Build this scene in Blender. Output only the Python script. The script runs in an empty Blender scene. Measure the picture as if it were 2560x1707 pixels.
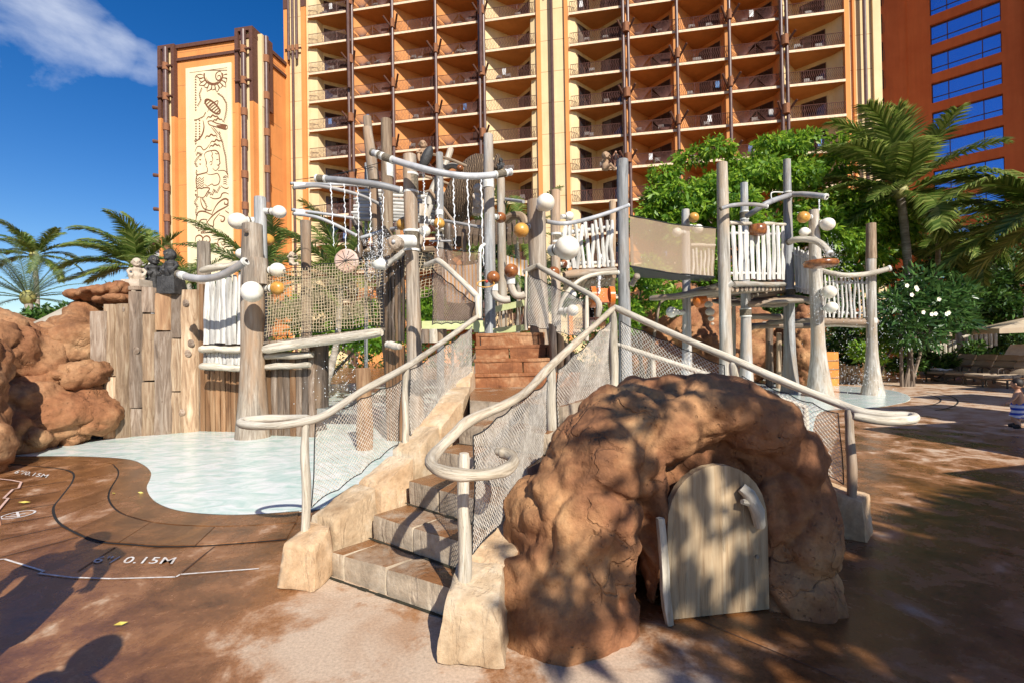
import bpy, bmesh, math, random
import numpy as np
from mathutils import Vector, Matrix, noise
R = math.radians
V = Vector
rnd = random.Random(7)
scene = bpy.context.scene
# ------------------------------------------------------------------ camera
CAMZ = 1.6
cam_d = bpy.data.cameras.new('camera')
cam = bpy.data.objects.new('camera', cam_d)
scene.collection.objects.link(cam)
cam_d.sensor_width = 36
cam_d.lens = 17.0
cam_d.clip_start = 0.05
cam_d.clip_end = 3000
cam_M = Matrix.Rotation(R(90 + 0.5), 4, 'X') @ Matrix.Rotation(R(-0.92), 4, 'Z')
cam.matrix_world = Matrix.Translation((0, 0, CAMZ)) @ cam_M
scene.camera = cam
FPX = 2560 * 17.0 / 36
# ------------------------------------------------------------------ light
SUN_EL = R(37)
sun_dir = V((-.40, .917, 0)).normalized()            # way the light travels, on plan
L = V((sun_dir.x * math.cos(SUN_EL), sun_dir.y * math.cos(SUN_EL), -math.sin(SUN_EL)))
sd = bpy.data.lights.new('sun', 'SUN')
sd.energy = 5.0
sd.angle = R(0.5)
sd.color = (1.0, .95, .86)
so = bpy.data.objects.new('sun', sd)
scene.collection.objects.link(so)
so.rotation_mode = 'QUATERNION'
so.rotation_quaternion = L.to_track_quat('-Z', 'Y')
so.location = (30, -60, 60)
w = bpy.data.worlds.new('World')
scene.world = w
w.use_nodes = True
nt = w.node_tree
nt.nodes.clear()
def N(t, kind, **kw):
    n = t.nodes.new(kind)
    for k, v in kw.items():
        setattr(n, k, v)
    return n
sky = N(nt, 'ShaderNodeTexSky', sky_type='NISHITA')
sky.sun_disc = False
sky.sun_elevation = SUN_EL
# azimuth of the sun: rotation 0 puts it on +Y, positive turns clockwise seen from above
to_sun = -sun_dir
sky.sun_rotation = math.atan2(to_sun.x, to_sun.y)
sky.altitude = 10
sky.air_density = 1.0
sky.dust_density = 0.3
sky.ozone_density = 2.5
hsv = N(nt, 'ShaderNodeHueSaturation')
hsv.inputs['Saturation'].default_value = 1.42
hsv.inputs['Hue'].default_value = .512
hsv.inputs['Value'].default_value = 1.28
tc = N(nt, 'ShaderNodeTexCoord')
mp = N(nt, 'ShaderNodeMapping')
mp.inputs['Rotation'].default_value = (0, R(35), R(20))
mp.inputs['Scale'].default_value = (3.0, 5, 8.5)
nz = N(nt, 'ShaderNodeTexNoise')
nz.inputs['Scale'].default_value = 1.1
nz.inputs['Detail'].default_value = 9
nz.inputs['Roughness'].default_value = .58
nz.inputs['Distortion'].default_value = .35
rp = N(nt, 'ShaderNodeMapRange')
rp.inputs[1].default_value = .40
rp.inputs[2].default_value = .78
bg = N(nt, 'ShaderNodeBackground')
bg.inputs['Strength'].default_value = 0.066
mx = N(nt, 'ShaderNodeMixRGB')
mx.inputs[2].default_value = (11.5, 11.9, 12.6, 1)
out = N(nt, 'ShaderNodeOutputWorld')
def px_dir(x, y):
    v = V(((x - 1280) / FPX, -(y - 853.5) / FPX, -1))
    return (cam_M.to_3x3() @ v).normalized()
# a wisp of cloud over the tower: two soft directional lobes shape the noise
lk = nt.links
lk.new(sky.outputs[0], hsv.inputs['Color'])
lk.new(hsv.outputs[0], mx.inputs[1])
lk.new(tc.outputs['Generated'], mp.inputs[0])
lk.new(mp.outputs[0], nz.inputs['Vector'])
prev = None
for (cx, cy, half, wgt) in ((40, 40, 8.5, 1.0), (150, 60, 6, 1.0), (255, 110, 4.2, .95), (345, 150, 3.4, .75), (430, 165, 2.6, .35), (-90, -60, 7, .9)):
    dv = px_dir(cx, cy)
    dt = N(nt, 'ShaderNodeVectorMath', operation='DOT_PRODUCT')
    dt.inputs[1].default_value = dv
    lk.new(tc.outputs['Generated'], dt.inputs[0])
    mr = N(nt, 'ShaderNodeMapRange', interpolation_type='SMOOTHSTEP')
    mr.inputs[1].default_value = math.cos(R(half))
    mr.inputs[2].default_value = math.cos(R(half * .1))
    mr.inputs[4].default_value = wgt
    lk.new(dt.outputs['Value'], mr.inputs[0])
    if prev is None:
        prev = mr.outputs[0]
    else:
        m2 = N(nt, 'ShaderNodeMath', operation='MAXIMUM')
        lk.new(prev, m2.inputs[0])
        lk.new(mr.outputs[0], m2.inputs[1])
        prev = m2.outputs[0]
lk.new(nz.outputs[0], rp.inputs[0])
sumn = N(nt, 'ShaderNodeMath', operation='MULTIPLY_ADD')
lk.new(prev, sumn.inputs[0]); sumn.inputs[1].default_value = .62
lk.new(nz.outputs[0], sumn.inputs[2])
lk.new(sumn.outputs[0], rp.inputs[0])
rp.inputs[1].default_value = .97
rp.inputs[2].default_value = 1.40
rp.inputs[4].default_value = .7
lk.new(rp.outputs[0], mx.inputs[0])
lk.new(mx.outputs[0], bg.inputs['Color'])
lk.new(bg.outputs[0], out.inputs[0])
vs = scene.view_settings
vs.view_transform = 'Standard'
vs.look = 'None'
vs.exposure = 0.55
vs.gamma = 1
vs.use_curve_mapping = False
scene.cycles.max_bounces = 8
scene.cycles.transparent_max_bounces = 24

# ------------------------------------------------------------------ placing helpers
def P(x, y, d):
    """World point seen at photo pixel (x, y) of the 2560 wide photo, d metres ahead of the camera."""
    v = px_dir(x, y)
    t = d / v.y
    return V((v.x * t, d, CAMZ + v.z * t))
def Gd(x, y, z=0.0):
    v = px_dir(x, y)
    t = (z - CAMZ) / v.z
    return V((v.x * t, v.y * t, z))
def D(x, y, d):
    return P(x / .91875, y / .91875, d)
def DG(x, y, z=0.0):
    return Gd(x / .91875, y / .91875, z)
CR = {'A': (0, 0, 2.2396), 'C2': (700, 0, 2.8), 'C3': (1350, 0, 2.8), 'C4': (1960, 0, 2.8), 'L': (0, 550, 2.613),
      'M': (440, 480, 3.016), 'N': (700, 280, 3.267), 'O': (1000, 480, 3.267), 'P': (1500, 360, 2.613),
      'Q': (1960, 100, 2.613), 'R': (1960, 640, 2.613), 'T': (1500, 700, 2.851), 'U': (0, 1000, 2.218),
      'VV': (600, 900, 1.943), 'W': (1050, 900, 1.943), 'X': (1500, 900, 1.943), 'Y': (180, 100, 2.704),
      'Z': (2240, 700, 4.125), 'I': (1650, 640, 4.354), 'J': (960, 600, 7.84)}
def C(k, x, y, d):
    a, b, s = CR[k]
    return P(a + x / s, b + y / s, d)
def pxm(k, px, d):
    """Size in metres of px crop pixels at depth d."""
    return px / CR[k][2] / FPX * d

# ------------------------------------------------------------------ mesh helpers
def wloc(o):
    p = V((0, 0, 0))
    while o is not None:
        p += o.location
        o = o.parent
    return p
COL = scene.collection
def thing(name, loc, label, cat, group=None):
    o = bpy.data.objects.new(name, None)
    o.empty_display_size = .1
    COL.objects.link(o)
    o.location = loc
    o['label'] = label
    o['category'] = cat
    if group:
        o['group'] = group
    return o
def tag(o, label, cat, group=None, kind=None):
    if label: o['label'] = label
    if cat: o['category'] = cat
    if group: o['group'] = group
    if kind: o['kind'] = kind
    return o
class MB:
    def __init__(s):
        s.v = []; s.f = []; s.g = []
    def add(s, vs, fs, gs=None):
        o = len(s.v)
        s.g.extend([tuple(v) for v in (gs if gs is not None else vs)])
        s.v.extend(tuple(v) for v in vs)
        s.f.extend([tuple(i + o for i in f) for f in fs])
        return s
    def box(s, c, sz, rz=0.0, axes=None):
        c = V(c)
        if axes is None:
            ax, ay, az = V((math.cos(rz), math.sin(rz), 0)), V((-math.sin(rz), math.cos(rz), 0)), V((0, 0, 1))
        else:
            ax, ay, az = axes
        vs = []
        for k in (-.5, .5):
            for (i, j) in ((-.5, -.5), (.5, -.5), (.5, .5), (-.5, .5)):
                vs.append(c + ax * (i * sz[0]) + ay * (j * sz[1]) + az * (k * sz[2]))
        return s.add(vs, [(0, 3, 2, 1), (4, 5, 6, 7), (0, 1, 5, 4), (1, 2, 6, 5), (2, 3, 7, 6), (3, 0, 4, 7)])
    def prism(s, poly, z0, z1):
        n = len(poly)
        vs = [(p[0], p[1], z0) for p in poly] + [(p[0], p[1], z1) for p in poly]
        fs = [tuple(range(n))[::-1], tuple(range(n, 2 * n))]
        fs += [(i, (i + 1) % n, n + (i + 1) % n, n + i) for i in range(n)]
        return s.add(vs, fs)
    def tube(s, pts, rad, n=8, cap=True, jit=0.0, flat=1.0, seed=0, up=None):
        pts = [V(p) for p in pts]
        if not hasattr(rad, '__len__'):
            rad = [rad] * len(pts)
        rr = random.Random(seed)
        vs = []; gs = []; al = rr.uniform(0, 40)
        u = None
        for i, p in enumerate(pts):
            if i: al += (p - pts[i - 1]).length
            t = (pts[min(i + 1, len(pts) - 1)] - pts[max(i - 1, 0)])
            t = t.normalized() if t.length > 1e-9 else V((0, 0, 1))
            if u is None:
                a = V(up) if up is not None else (V((0, 0, 1)) if abs(t.z) < .9 else V((1, 0, 0)))
                u = (a - t * a.dot(t)).normalized()
            else:
                u = (u - t * u.dot(t)).normalized()
            b = t.cross(u)
            for k in range(n):
                an = 2 * math.pi * k / n
                q = rad[i] * (1 + (rr.uniform(-jit, jit) if jit else 0))
                vs.append(p + u * (math.cos(an) * q * flat) + b * (math.sin(an) * q)); gs.append((math.cos(an) * q, math.sin(an) * q, al))
        m = len(pts)
        fs = [(i * n + k, i * n + (k + 1) % n, (i + 1) * n + (k + 1) % n, (i + 1) * n + k) for i in range(m - 1) for k in range(n)]
        if cap:
            fs.append(tuple(range(n))[::-1])
            fs.append(tuple((m - 1) * n + k for k in range(n)))
        return s.add(vs, fs, gs)
    def ball(s, c, r, seg=16, rings=10, axis=None):
        """Ball or gourd: r is a number, or (across, along) with the long way on axis."""
        c = V(c)
        if not hasattr(r, '__len__'): r = (r, r)
        ax = V(axis).normalized() if axis is not None else V((0, 0, 1))
        pts, rad = [], []
        for i in range(rings + 1):
            a = math.pi * i / rings
            pts.append(c - ax * (math.cos(a) * r[1]))
            rad.append(max(math.sin(a) * r[0], 1e-4))
        return s.tube(pts, rad, seg, cap=False)
    def rblock(s, c8, n=(4, 4, 4), rd=.2, amp=0.0, fr=2.0, seed=0, amp2=0.0):
        """Rounded block filling the eight corners (bottom ring then top ring), grown uneven by noise."""
        c8 = [V(c) for c in c8]
        ax = (c8[1] - c8[0]).length; ay = (c8[3] - c8[0]).length; az = (c8[4] - c8[0]).length
        mn = min(ax, ay, az)
        q = [min(.95, rd * mn / max(a, 1e-6)) for a in (ax, ay, az)]
        ids = {}
        vs = []
        sd3 = V((seed * 3.71, seed * 1.37, seed * 7.13))
        def lin(i, nn, qq):
            # first and last rows sit inside the rounded rim
            t = i / nn * 2 - 1
            return t
        def tri(p):
            u, v_, w_ = [(t + 1) / 2 for t in p]
            a = c8[0].lerp(c8[1], u); b = c8[3].lerp(c8[2], u)
            e = c8[4].lerp(c8[5], u); f = c8[7].lerp(c8[6], u)
            return a.lerp(b, v_).lerp(e.lerp(f, v_), w_)
        cen = sum(c8, V((0, 0, 0))) / 8
        def vid(i, j, k):
            key = (i, j, k)
            if key in ids: return ids[key]
            p = [lin(i, n[0], q[0]), lin(j, n[1], q[1]), lin(k, n[2], q[2])]
            # rounding worked out in metres on the three half-axes
            h = (ax / 2, ay / 2, az / 2)
            m = [p[a] * h[a] for a in range(3)]
            r0 = rd * mn
            inn = [max(-(h[a] - r0), min(h[a] - r0, m[a])) for a in range(3)]
            dlt = V([m[a] - inn[a] for a in range(3)])
            if dlt.length > 1e-9:
                mx_ = max(abs(c) for c in dlt)
                dlt = dlt * (mx_ / dlt.length)
            p = [(inn[a] + dlt[a]) / h[a] for a in range(3)]
            w_ = tri(p)
            if amp:
                nv = noise.noise_vector(w_ * fr + sd3)
                w_ = w_ + nv * amp
                if amp2:
                    w_ = w_ + noise.noise_vector(w_ * fr * 5 + sd3) * amp2
            ids[key] = len(vs)
            vs.append(w_)
            return ids[key]
        fs = []
        nx, ny, nz_ = n
        for i in range(nx):
            for j in range(ny):
                fs.append((vid(i, j, 0), vid(i, j + 1, 0), vid(i + 1, j + 1, 0), vid(i + 1, j, 0)))
                fs.append((vid(i, j, nz_), vid(i + 1, j, nz_), vid(i + 1, j + 1, nz_), vid(i, j + 1, nz_)))
        for i in range(nx):
            for k in range(nz_):
                fs.append((vid(i, 0, k), vid(i + 1, 0, k), vid(i + 1, 0, k + 1), vid(i, 0, k + 1)))
                fs.append((vid(i, ny, k), vid(i, ny, k + 1), vid(i + 1, ny, k + 1), vid(i + 1, ny, k)))
        for j in range(ny):
            for k in range(nz_):
                fs.append((vid(0, j, k), vid(0, j, k + 1), vid(0, j + 1, k + 1), vid(0, j + 1, k)))
                fs.append((vid(nx, j, k), vid(nx, j + 1, k), vid(nx, j + 1, k + 1), vid(nx, j, k + 1)))
        return s.add(vs, fs)
    def slab(s, a, b, up, th, **kw):
        """Rounded plank from a to b: up = width vector, th = thickness vector."""
        a, b, up, th = V(a), V(b), V(up), V(th)
        c8 = [a - up / 2 - th / 2, b - up / 2 - th / 2, b - up / 2 + th / 2, a - up / 2 + th / 2,
              a + up / 2 - th / 2, b + up / 2 - th / 2, b + up / 2 + th / 2, a + up / 2 + th / 2]
        return s.rblock(c8, **kw)
    def quad(s, a, b, c, d):
        return s.add([a, b, c, d], [(0, 1, 2, 3)])
    def build(s, name, mat, parent=None, smooth=40, origin=None, label=None):
        if origin is None:
            if parent is not None:
                origin = wloc(parent)
            else:
                a = np.array(s.v)
                origin = V(((a[:, 0].min() + a[:, 0].max()) / 2, (a[:, 1].min() + a[:, 1].max()) / 2, a[:, 2].min()))
        origin = V(origin)
        me = bpy.data.meshes.new(name)
        me.from_pydata([(x - origin.x, y - origin.y, z - origin.z) for x, y, z in s.v], [], s.f)
        me.update()
        if len(s.g) == len(s.v):
            at = me.attributes.new('gr', 'FLOAT_VECTOR', 'POINT')
            at.data.foreach_set('vector', np.array(s.g, dtype=np.float32).ravel())
        if smooth:
            me.shade_smooth()
            me.set_sharp_from_angle(angle=R(smooth))
        o = bpy.data.objects.new(name, me)
        COL.objects.link(o)
        if mat is not None:
            for m_ in (mat if isinstance(mat, (list, tuple)) else [mat]):
                me.materials.append(m_)
        if parent is not None:
            o.parent = parent
        else:
            o.location = origin
        if label: o['label'] = label
        return o
def np_obj(name, verts, faces, mat, parent=None, smooth=False, origin=None):
    verts = np.asarray(verts, dtype=np.float32).reshape(-1, 3)
    faces = np.asarray(faces, dtype=np.int32)
    if origin is None:
        origin = wloc(parent) if parent is not None else V(((verts[:, 0].min() + verts[:, 0].max()) / 2, (verts[:, 1].min() + verts[:, 1].max()) / 2, verts[:, 2].min()))
    verts = verts - np.array(origin, dtype=np.float32)
    me = bpy.data.meshes.new(name)
    k = faces.shape[1]
    me.vertices.add(len(verts)); me.vertices.foreach_set('co', verts.ravel())
    me.loops.add(faces.size); me.loops.foreach_set('vertex_index', faces.ravel())
    me.polygons.add(len(faces)); me.polygons.foreach_set('loop_start', np.arange(0, faces.size, k, dtype=np.int32))
    me.update(calc_edges=True)
    me.validate()
    if smooth: me.shade_smooth()
    o = bpy.data.objects.new(name, me)
    COL.objects.link(o)
    me.materials.append(mat)
    if parent is not None: o.parent = parent
    else: o.location = V(origin)
    return o
def segs(A, B, r, n=3):
    """Thin prisms from every A to every B."""
    A = np.asarray(A, dtype=np.float64).reshape(-1, 3); B = np.asarray(B, dtype=np.float64).reshape(-1, 3)
    d = B - A
    d /= np.maximum(np.linalg.norm(d, axis=1, keepdims=True), 1e-9)
    up = np.where(np.abs(d[:, 2:3]) > .95, np.array([[1.0, 0, 0]]), np.array([[0, 0, 1.0]]))
    x = np.cross(d, up); x /= np.linalg.norm(x, axis=1, keepdims=True)
    y = np.cross(x, d)
    m = len(A)
    ring = []
    for k in range(n):
        a = 2 * math.pi * k / n
        ring.append(x * math.cos(a) * r + y * math.sin(a) * r)
    vs = np.stack([A + q for q in ring] + [B + q for q in ring], axis=1).reshape(-1, 3)
    base = (np.arange(m) * 2 * n)[:, None]
    fs = np.concatenate([base + np.array([[k, (k + 1) % n, n + (k + 1) % n, n + k]]) for k in range(n)], axis=0)
    return vs, fs
def join_np(parts):
    vs, fs, o = [], [], 0
    for v, f in parts:
        vs.append(v); fs.append(f + o); o += len(v)
    return np.concatenate(vs), np.concatenate(fs)
def smooth_path(pts, k=4):
    pts = [V(p) for p in pts]
    res = []
    for i in range(len(pts) - 1):
        p0, p1, p2, p3 = pts[max(i - 1, 0)], pts[i], pts[i + 1], pts[min(i + 2, len(pts) - 1)]
        for j in range(k):
            t = j / k
            res.append(.5 * ((2 * p1) + (p2 - p0) * t + (2 * p0 - 5 * p1 + 4 * p2 - p3) * t * t + (3 * p1 - p0 - 3 * p2 + p3) * t ** 3))
    res.append(pts[-1])
    return res

# ------------------------------------------------------------------ materials
def new_mat(name):
    m = bpy.data.materials.new(name)
    m.use_nodes = True
    t = m.node_tree
    return m, t, t.nodes['Principled BSDF']
def c4(c):
    return (c[0], c[1], c[2], 1)
def ramp(t, fac, stops):
    r = N(t, 'ShaderNodeValToRGB')
    el = r.color_ramp.elements
    while len(el) < len(stops): el.new(.5)
    for e, (p, c) in zip(el, stops):
        e.position = p
        e.color = c4(c) if hasattr(c, '__len__') else (c, c, c, 1)
    t.links.new(fac, r.inputs[0])
    return r.outputs[0]
def coords(t, scale=(1, 1, 1), rand=True, src='Object'):
    tc_ = N(t, 'ShaderNodeTexCoord')
    m_ = N(t, 'ShaderNodeMapping')
    m_.inputs['Scale'].default_value = scale
    if src == 'gr':
        at = N(t, 'ShaderNodeAttribute', attribute_name='gr')
        t.links.new(at.outputs['Vector'], m_.inputs[0])
    else:
        t.links.new(tc_.outputs[src], m_.inputs[0])
    if rand:
        oi = N(t, 'ShaderNodeObjectInfo')
        mu = N(t, 'ShaderNodeMath', operation='MULTIPLY')
        mu.inputs[1].default_value = 37.0
        t.links.new(oi.outputs['Random'], mu.inputs[0])
        t.links.new(mu.outputs[0], m_.inputs['Location'])
    return m_.outputs[0]
def noise_t(t, vec, sc, det=6, ro=.6, dist=0):
    n_ = N(t, 'ShaderNodeTexNoise')
    n_.inputs['Scale'].default_value = sc
    n_.inputs['Detail'].default_value = det
    n_.inputs['Roughness'].default_value = ro
    n_.inputs['Distortion'].default_value = dist
    t.links.new(vec, n_.inputs['Vector'])
    return n_.outputs[0]
def mixc(t, f, a, b, mode='MIX'):
    m_ = N(t, 'ShaderNodeMixRGB', blend_type=mode)
    for i, q in enumerate((f, a, b)):
        if hasattr(q, 'is_linked') or hasattr(q, 'links'):
            t.links.new(q, m_.inputs[i])
        elif hasattr(q, '__len__'):
            m_.inputs[i].default_value = c4(q)
        else:
            m_.inputs[i].default_value = q
    return m_.outputs[0]
def bump(t, h, st, dist, b, prev=None):
    n_ = N(t, 'ShaderNodeBump')
    n_.inputs['Strength'].default_value = st
    n_.inputs['Distance'].default_value = dist
    t.links.new(h, n_.inputs['Height'])
    if prev is not None: t.links.new(prev, n_.inputs['Normal'])
    t.links.new(n_.outputs[0], b.inputs['Normal'])
    return n_.outputs[0]
def plain(name, col, rough=.6, col2=None, sc=4, bst=.15, bsc=40, metal=0, spec=.5, var=.0):
    m, t, b = new_mat(name)
    vec = coords(t)
    c2 = col2 or tuple(c * .72 for c in col)
    f = noise_t(t, vec, sc)
    c = ramp(t, f, [(.35, c2), (.65, col)])
    if var:
        oi = N(t, 'ShaderNodeObjectInfo')
        mr = N(t, 'ShaderNodeMapRange'); mr.inputs[3].default_value = 1 - var; mr.inputs[4].default_value = 1 + var
        t.links.new(oi.outputs['Random'], mr.inputs[0])
        h = N(t, 'ShaderNodeHueSaturation'); t.links.new(mr.outputs[0], h.inputs['Value']); t.links.new(c, h.inputs['Color'])
        c = h.outputs[0]
    t.links.new(c, b.inputs['Base Color'])
    b.inputs['Roughness'].default_value = rough
    b.inputs['Metallic'].default_value = metal
    b.inputs['Specular IOR Level'].default_value = spec
    if bst:
        bump(t, noise_t(t, vec, bsc, 4), bst, .02, b)
    return m
def wood(name, c_lo, c_mid, c_hi, grain=(20, 20, 1.5), rough=.75, bst=.5, var=.25, warp=.6, crack=True, stain=None):
    """Weathered wood with grain running along the object's z axis (swap the scale for other ways)."""
    m, t, b = new_mat(name)
    vec = coords(t, grain, src='gr')
    g = noise_t(t, vec, 1.0, 8, .62, warp)
    c = ramp(t, g, [(.25, c_lo), (.48, c_mid), (.72, c_hi)])
    vec2 = coords(t, tuple(s * .14 for s in grain), src='gr')
    big = noise_t(t, vec2, 1.3, 4, .5, 1.0)
    dk = ramp(t, big, [(.35, .62), (.65, 1.12)])
    c = mixc(t, 1.0, c, dk, 'MULTIPLY')
    if stain:
        s2 = noise_t(t, coords(t, (1.6, 1.6, .35), src='gr'), 1.5, 5, .6)
        f = ramp(t, s2, [(.46, 0.0), (.66, .85)])
        c = mixc(t, f, c, stain)
    oi = N(t, 'ShaderNodeObjectInfo')
    mr = N(t, 'ShaderNodeMapRange'); mr.inputs[3].default_value = 1 - var; mr.inputs[4].default_value = 1 + var
    t.links.new(oi.outputs['Random'], mr.inputs[0])
    h = N(t, 'ShaderNodeHueSaturation'); t.links.new(mr.outputs[0], h.inputs['Value']); t.links.new(c, h.inputs['Color'])
    t.links.new(h.outputs[0], b.inputs['Base Color'])
    b.inputs['Roughness'].default_value = rough
    fine = noise_t(t, coords(t, tuple(s * 3 for s in grain), src='gr'), 1.0, 5, .6, .3)
    n1 = bump(t, fine, bst * .6, .006, b)
    if crack:
        cr = ramp(t, noise_t(t, coords(t, tuple(s * 1.7 for s in grain), src='gr'), 1.0, 2, .5, 1.2), [(.36, 0.0), (.42, 1.0)])
        bump(t, cr, bst, .012, b, n1)
    return m
def rock_mat(name, cols, rough=.85, sc=1.0, bst=1.3):
    m, t, b = new_mat(name)
    vec = coords(t, rand=False)
    f = noise_t(t, vec, 1.7 * sc, 9, .62, .4)
    c = ramp(t, f, [(.28, cols[0]), (.45, cols[1]), (.58, cols[2]), (.75, cols[3])])
    f2 = noise_t(t, vec, .8 * sc, 3, .5, .8)
    c = mixc(t, ramp(t, f2, [(.40, 0.0), (.66, .75)]), c, cols[4])
    f3 = noise_t(t, vec, 16 * sc, 6, .7)
    c = mixc(t, 1.0, c, ramp(t, f3, [(.3, .72), (.7, 1.15)]), 'MULTIPLY')
    t.links.new(c, b.inputs['Base Color'])
    b.inputs['Roughness'].default_value = rough
    b.inputs['Specular IOR Level'].default_value = .3
    n1 = bump(t, noise_t(t, vec, 5 * sc, 8, .65), bst * .6, .05, b)
    vo = N(t, 'ShaderNodeTexVoronoi', feature='DISTANCE_TO_EDGE')
    vo.inputs['Scale'].default_value = 3.2 * sc
    mp_ = N(t, 'ShaderNodeVectorMath', operation='ADD')
    nn = N(t, 'ShaderNodeTexNoise'); nn.inputs['Scale'].default_value = 4 * sc; nn.inputs['Detail'].default_value = 4
    t.links.new(vec, nn.inputs['Vector'])
    sc_ = N(t, 'ShaderNodeVectorMath', operation='SCALE'); sc_.inputs['Scale'].default_value = .35 / sc
    t.links.new(nn.outputs['Color'], sc_.inputs[0])
    t.links.new(vec, mp_.inputs[0]); t.links.new(sc_.outputs[0], mp_.inputs[1])
    t.links.new(mp_.outputs[0], vo.inputs['Vector'])
    gate = ramp(t, noise_t(t, vec, 2.3 * sc, 2), [(.50, 1.0), (.60, 0.0)])
    ck = N(t, 'ShaderNodeMath', operation='MAXIMUM')
    t.links.new(ramp(t, vo.outputs['Distance'], [(.0, 0.0), (.035, 1.0)]), ck.inputs[0])
    t.links.new(gate, ck.inputs[1])
    n2 = bump(t, ck.outputs[0], .55 * bst, .02, b, n1)
    pit = N(t, 'ShaderNodeTexVoronoi'); pit.inputs['Scale'].default_value = 24 * sc
    t.links.new(vec, pit.inputs['Vector'])
    pg = ramp(t, noise_t(t, vec, 3.1 * sc, 3), [(.50, 1.0), (.56, 0.0)])
    pm = N(t, 'ShaderNodeMath', operation='MAXIMUM')
    t.links.new(ramp(t, pit.outputs['Distance'], [(.10, 0.0), (.22, 1.0)]), pm.inputs[0]); t.links.new(pg, pm.inputs[1])
    n3 = bump(t, pm.outputs[0], .6 * bst, .015, b, n2)
    bump(t, noise_t(t, vec, 45 * sc, 5, .7), .35, .01, b, n3)
    return m
def leaf_mat(name, c1, c2, c3, trans=.35, rough=.45, spec=.4):
    m, t, b = new_mat(name)
    g = N(t, 'ShaderNodeNewGeometry')
    c = ramp(t, g.outputs['Random Per Island'], [(.0, c1), (.5, c2), (1.0, c3)])
    t.links.new(c, b.inputs['Base Color'])
    b.inputs['Roughness'].default_value = rough
    b.inputs['Specular IOR Level'].default_value = spec
    tr = N(t, 'ShaderNodeBsdfTranslucent')
    hb = N(t, 'ShaderNodeHueSaturation'); hb.inputs['Value'].default_value = 1.5; hb.inputs['Hue'].default_value = .485
    t.links.new(c, hb.inputs['Color']); t.links.new(hb.outputs[0], tr.inputs['Color'])
    ms = N(t, 'ShaderNodeMixShader'); ms.inputs[0].default_value = trans
    o_ = t.nodes['Material Output']
    t.links.new(b.outputs[0], ms.inputs[1]); t.links.new(tr.outputs[0], ms.inputs[2]); t.links.new(ms.outputs[0], o_.inputs[0])
    return m

grey_wood = wood('grey_wood', (.085, .065, .048), (.27, .215, .16), (.46, .40, .325), stain=(.33, .20, .11))
pale_wood = wood('pale_wood', (.18, .15, .115), (.41, .37, .31), (.60, .58, .53), stain=(.36, .26, .165))
cool_wood = wood('cool_wood', (.15, .145, .14), (.33, .33, .325), (.52, .525, .52), stain=(.33, .26, .19))
tan_wood = wood('tan_wood', (.12, .07, .035), (.32, .215, .13), (.48, .38, .26))
bleached = wood('bleached_wood', (.30, .24, .16), (.56, .49, .38), (.72, .66, .55), grain=(38, 38, 3.2), var=.12, warp=1.2)
rail_wood = wood('rail_wood', (.22, .16, .10), (.52, .43, .31), (.70, .62, .49), grain=(40, 40, 3.5), var=.08, warp=1.3)
white_picket = wood('white_picket', (.30, .265, .22), (.60, .57, .51), (.78, .765, .73), grain=(16, 16, 2), var=.12)
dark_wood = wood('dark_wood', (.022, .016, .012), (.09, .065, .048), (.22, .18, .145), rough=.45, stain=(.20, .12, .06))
plank_a = wood('plank_tan', (.12, .065, .033), (.31, .20, .115), (.50, .385, .26), grain=(9, 9, .9), warp=2.2, var=.2)
plank_b = wood('plank_grey_brown', (.085, .055, .038), (.225, .155, .105), (.40, .32, .25), grain=(9, 9, .9), warp=2.6, var=.2)
plank_c = wood('plank_orange', (.17, .08, .035), (.37, .20, .095), (.50, .34, .19), grain=(9, 9, .9), warp=1.6, var=.2)
wet_plank = wood('wet_plank', (.09, .04, .018), (.24, .125, .06), (.36, .23, .13), grain=(10, 10, .7), rough=.35, var=.25)
lashing = plain('lashing_cord', (.20, .165, .115), .9, (.10, .08, .055), 30, .8, 60)
white_lash = plain('white_lashing', (.72, .71, .66), .7, (.52, .50, .44), 8, .2, 60)
pipe_grey = wood('pipe_grey', (.19, .19, .20), (.33, .335, .345), (.50, .505, .51), grain=(3, 3, 3), rough=.5, bst=.15, crack=False, stain=(.36, .30, .25))
gourd_white = plain('gourd_white', (.83, .80, .72), .4, (.66, .58, .45), 5, .02, 30)
gourd_yellow = plain('gourd_yellow', (.62, .34, .07), .35, (.40, .17, .03), 7, .02, 30)
gourd_brown = plain('gourd_brown', (.36, .13, .035), .25, (.10, .03, .012), 9, .03, 30)
statue_tan = plain('statue_tan', (.42, .27, .16), .8, (.26, .16, .09), 9, .5, 50)
statue_pale = plain('statue_pale', (.52, .43, .33), .85, (.38, .30, .22), 9, .4, 50)
lava_black = plain('lava_black', (.05, .047, .045), .6, (.02, .019, .018), 9, .6, 40)
net_white = plain('net_cord', (.80, .74, .64), .8, (.50, .44, .36), 20, 0)
net_tan = plain('net_rope_tan', (.56, .45, .29), .85, (.34, .26, .16), 20, 0)
black_cord = plain('black_cord', (.02, .02, .022), .7, (.012, .012, .012), 20, 0)
metal_dark = plain('dark_metal', (.05, .035, .03), .45, (.035, .025, .02), 6, 0, metal=.3)
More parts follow.
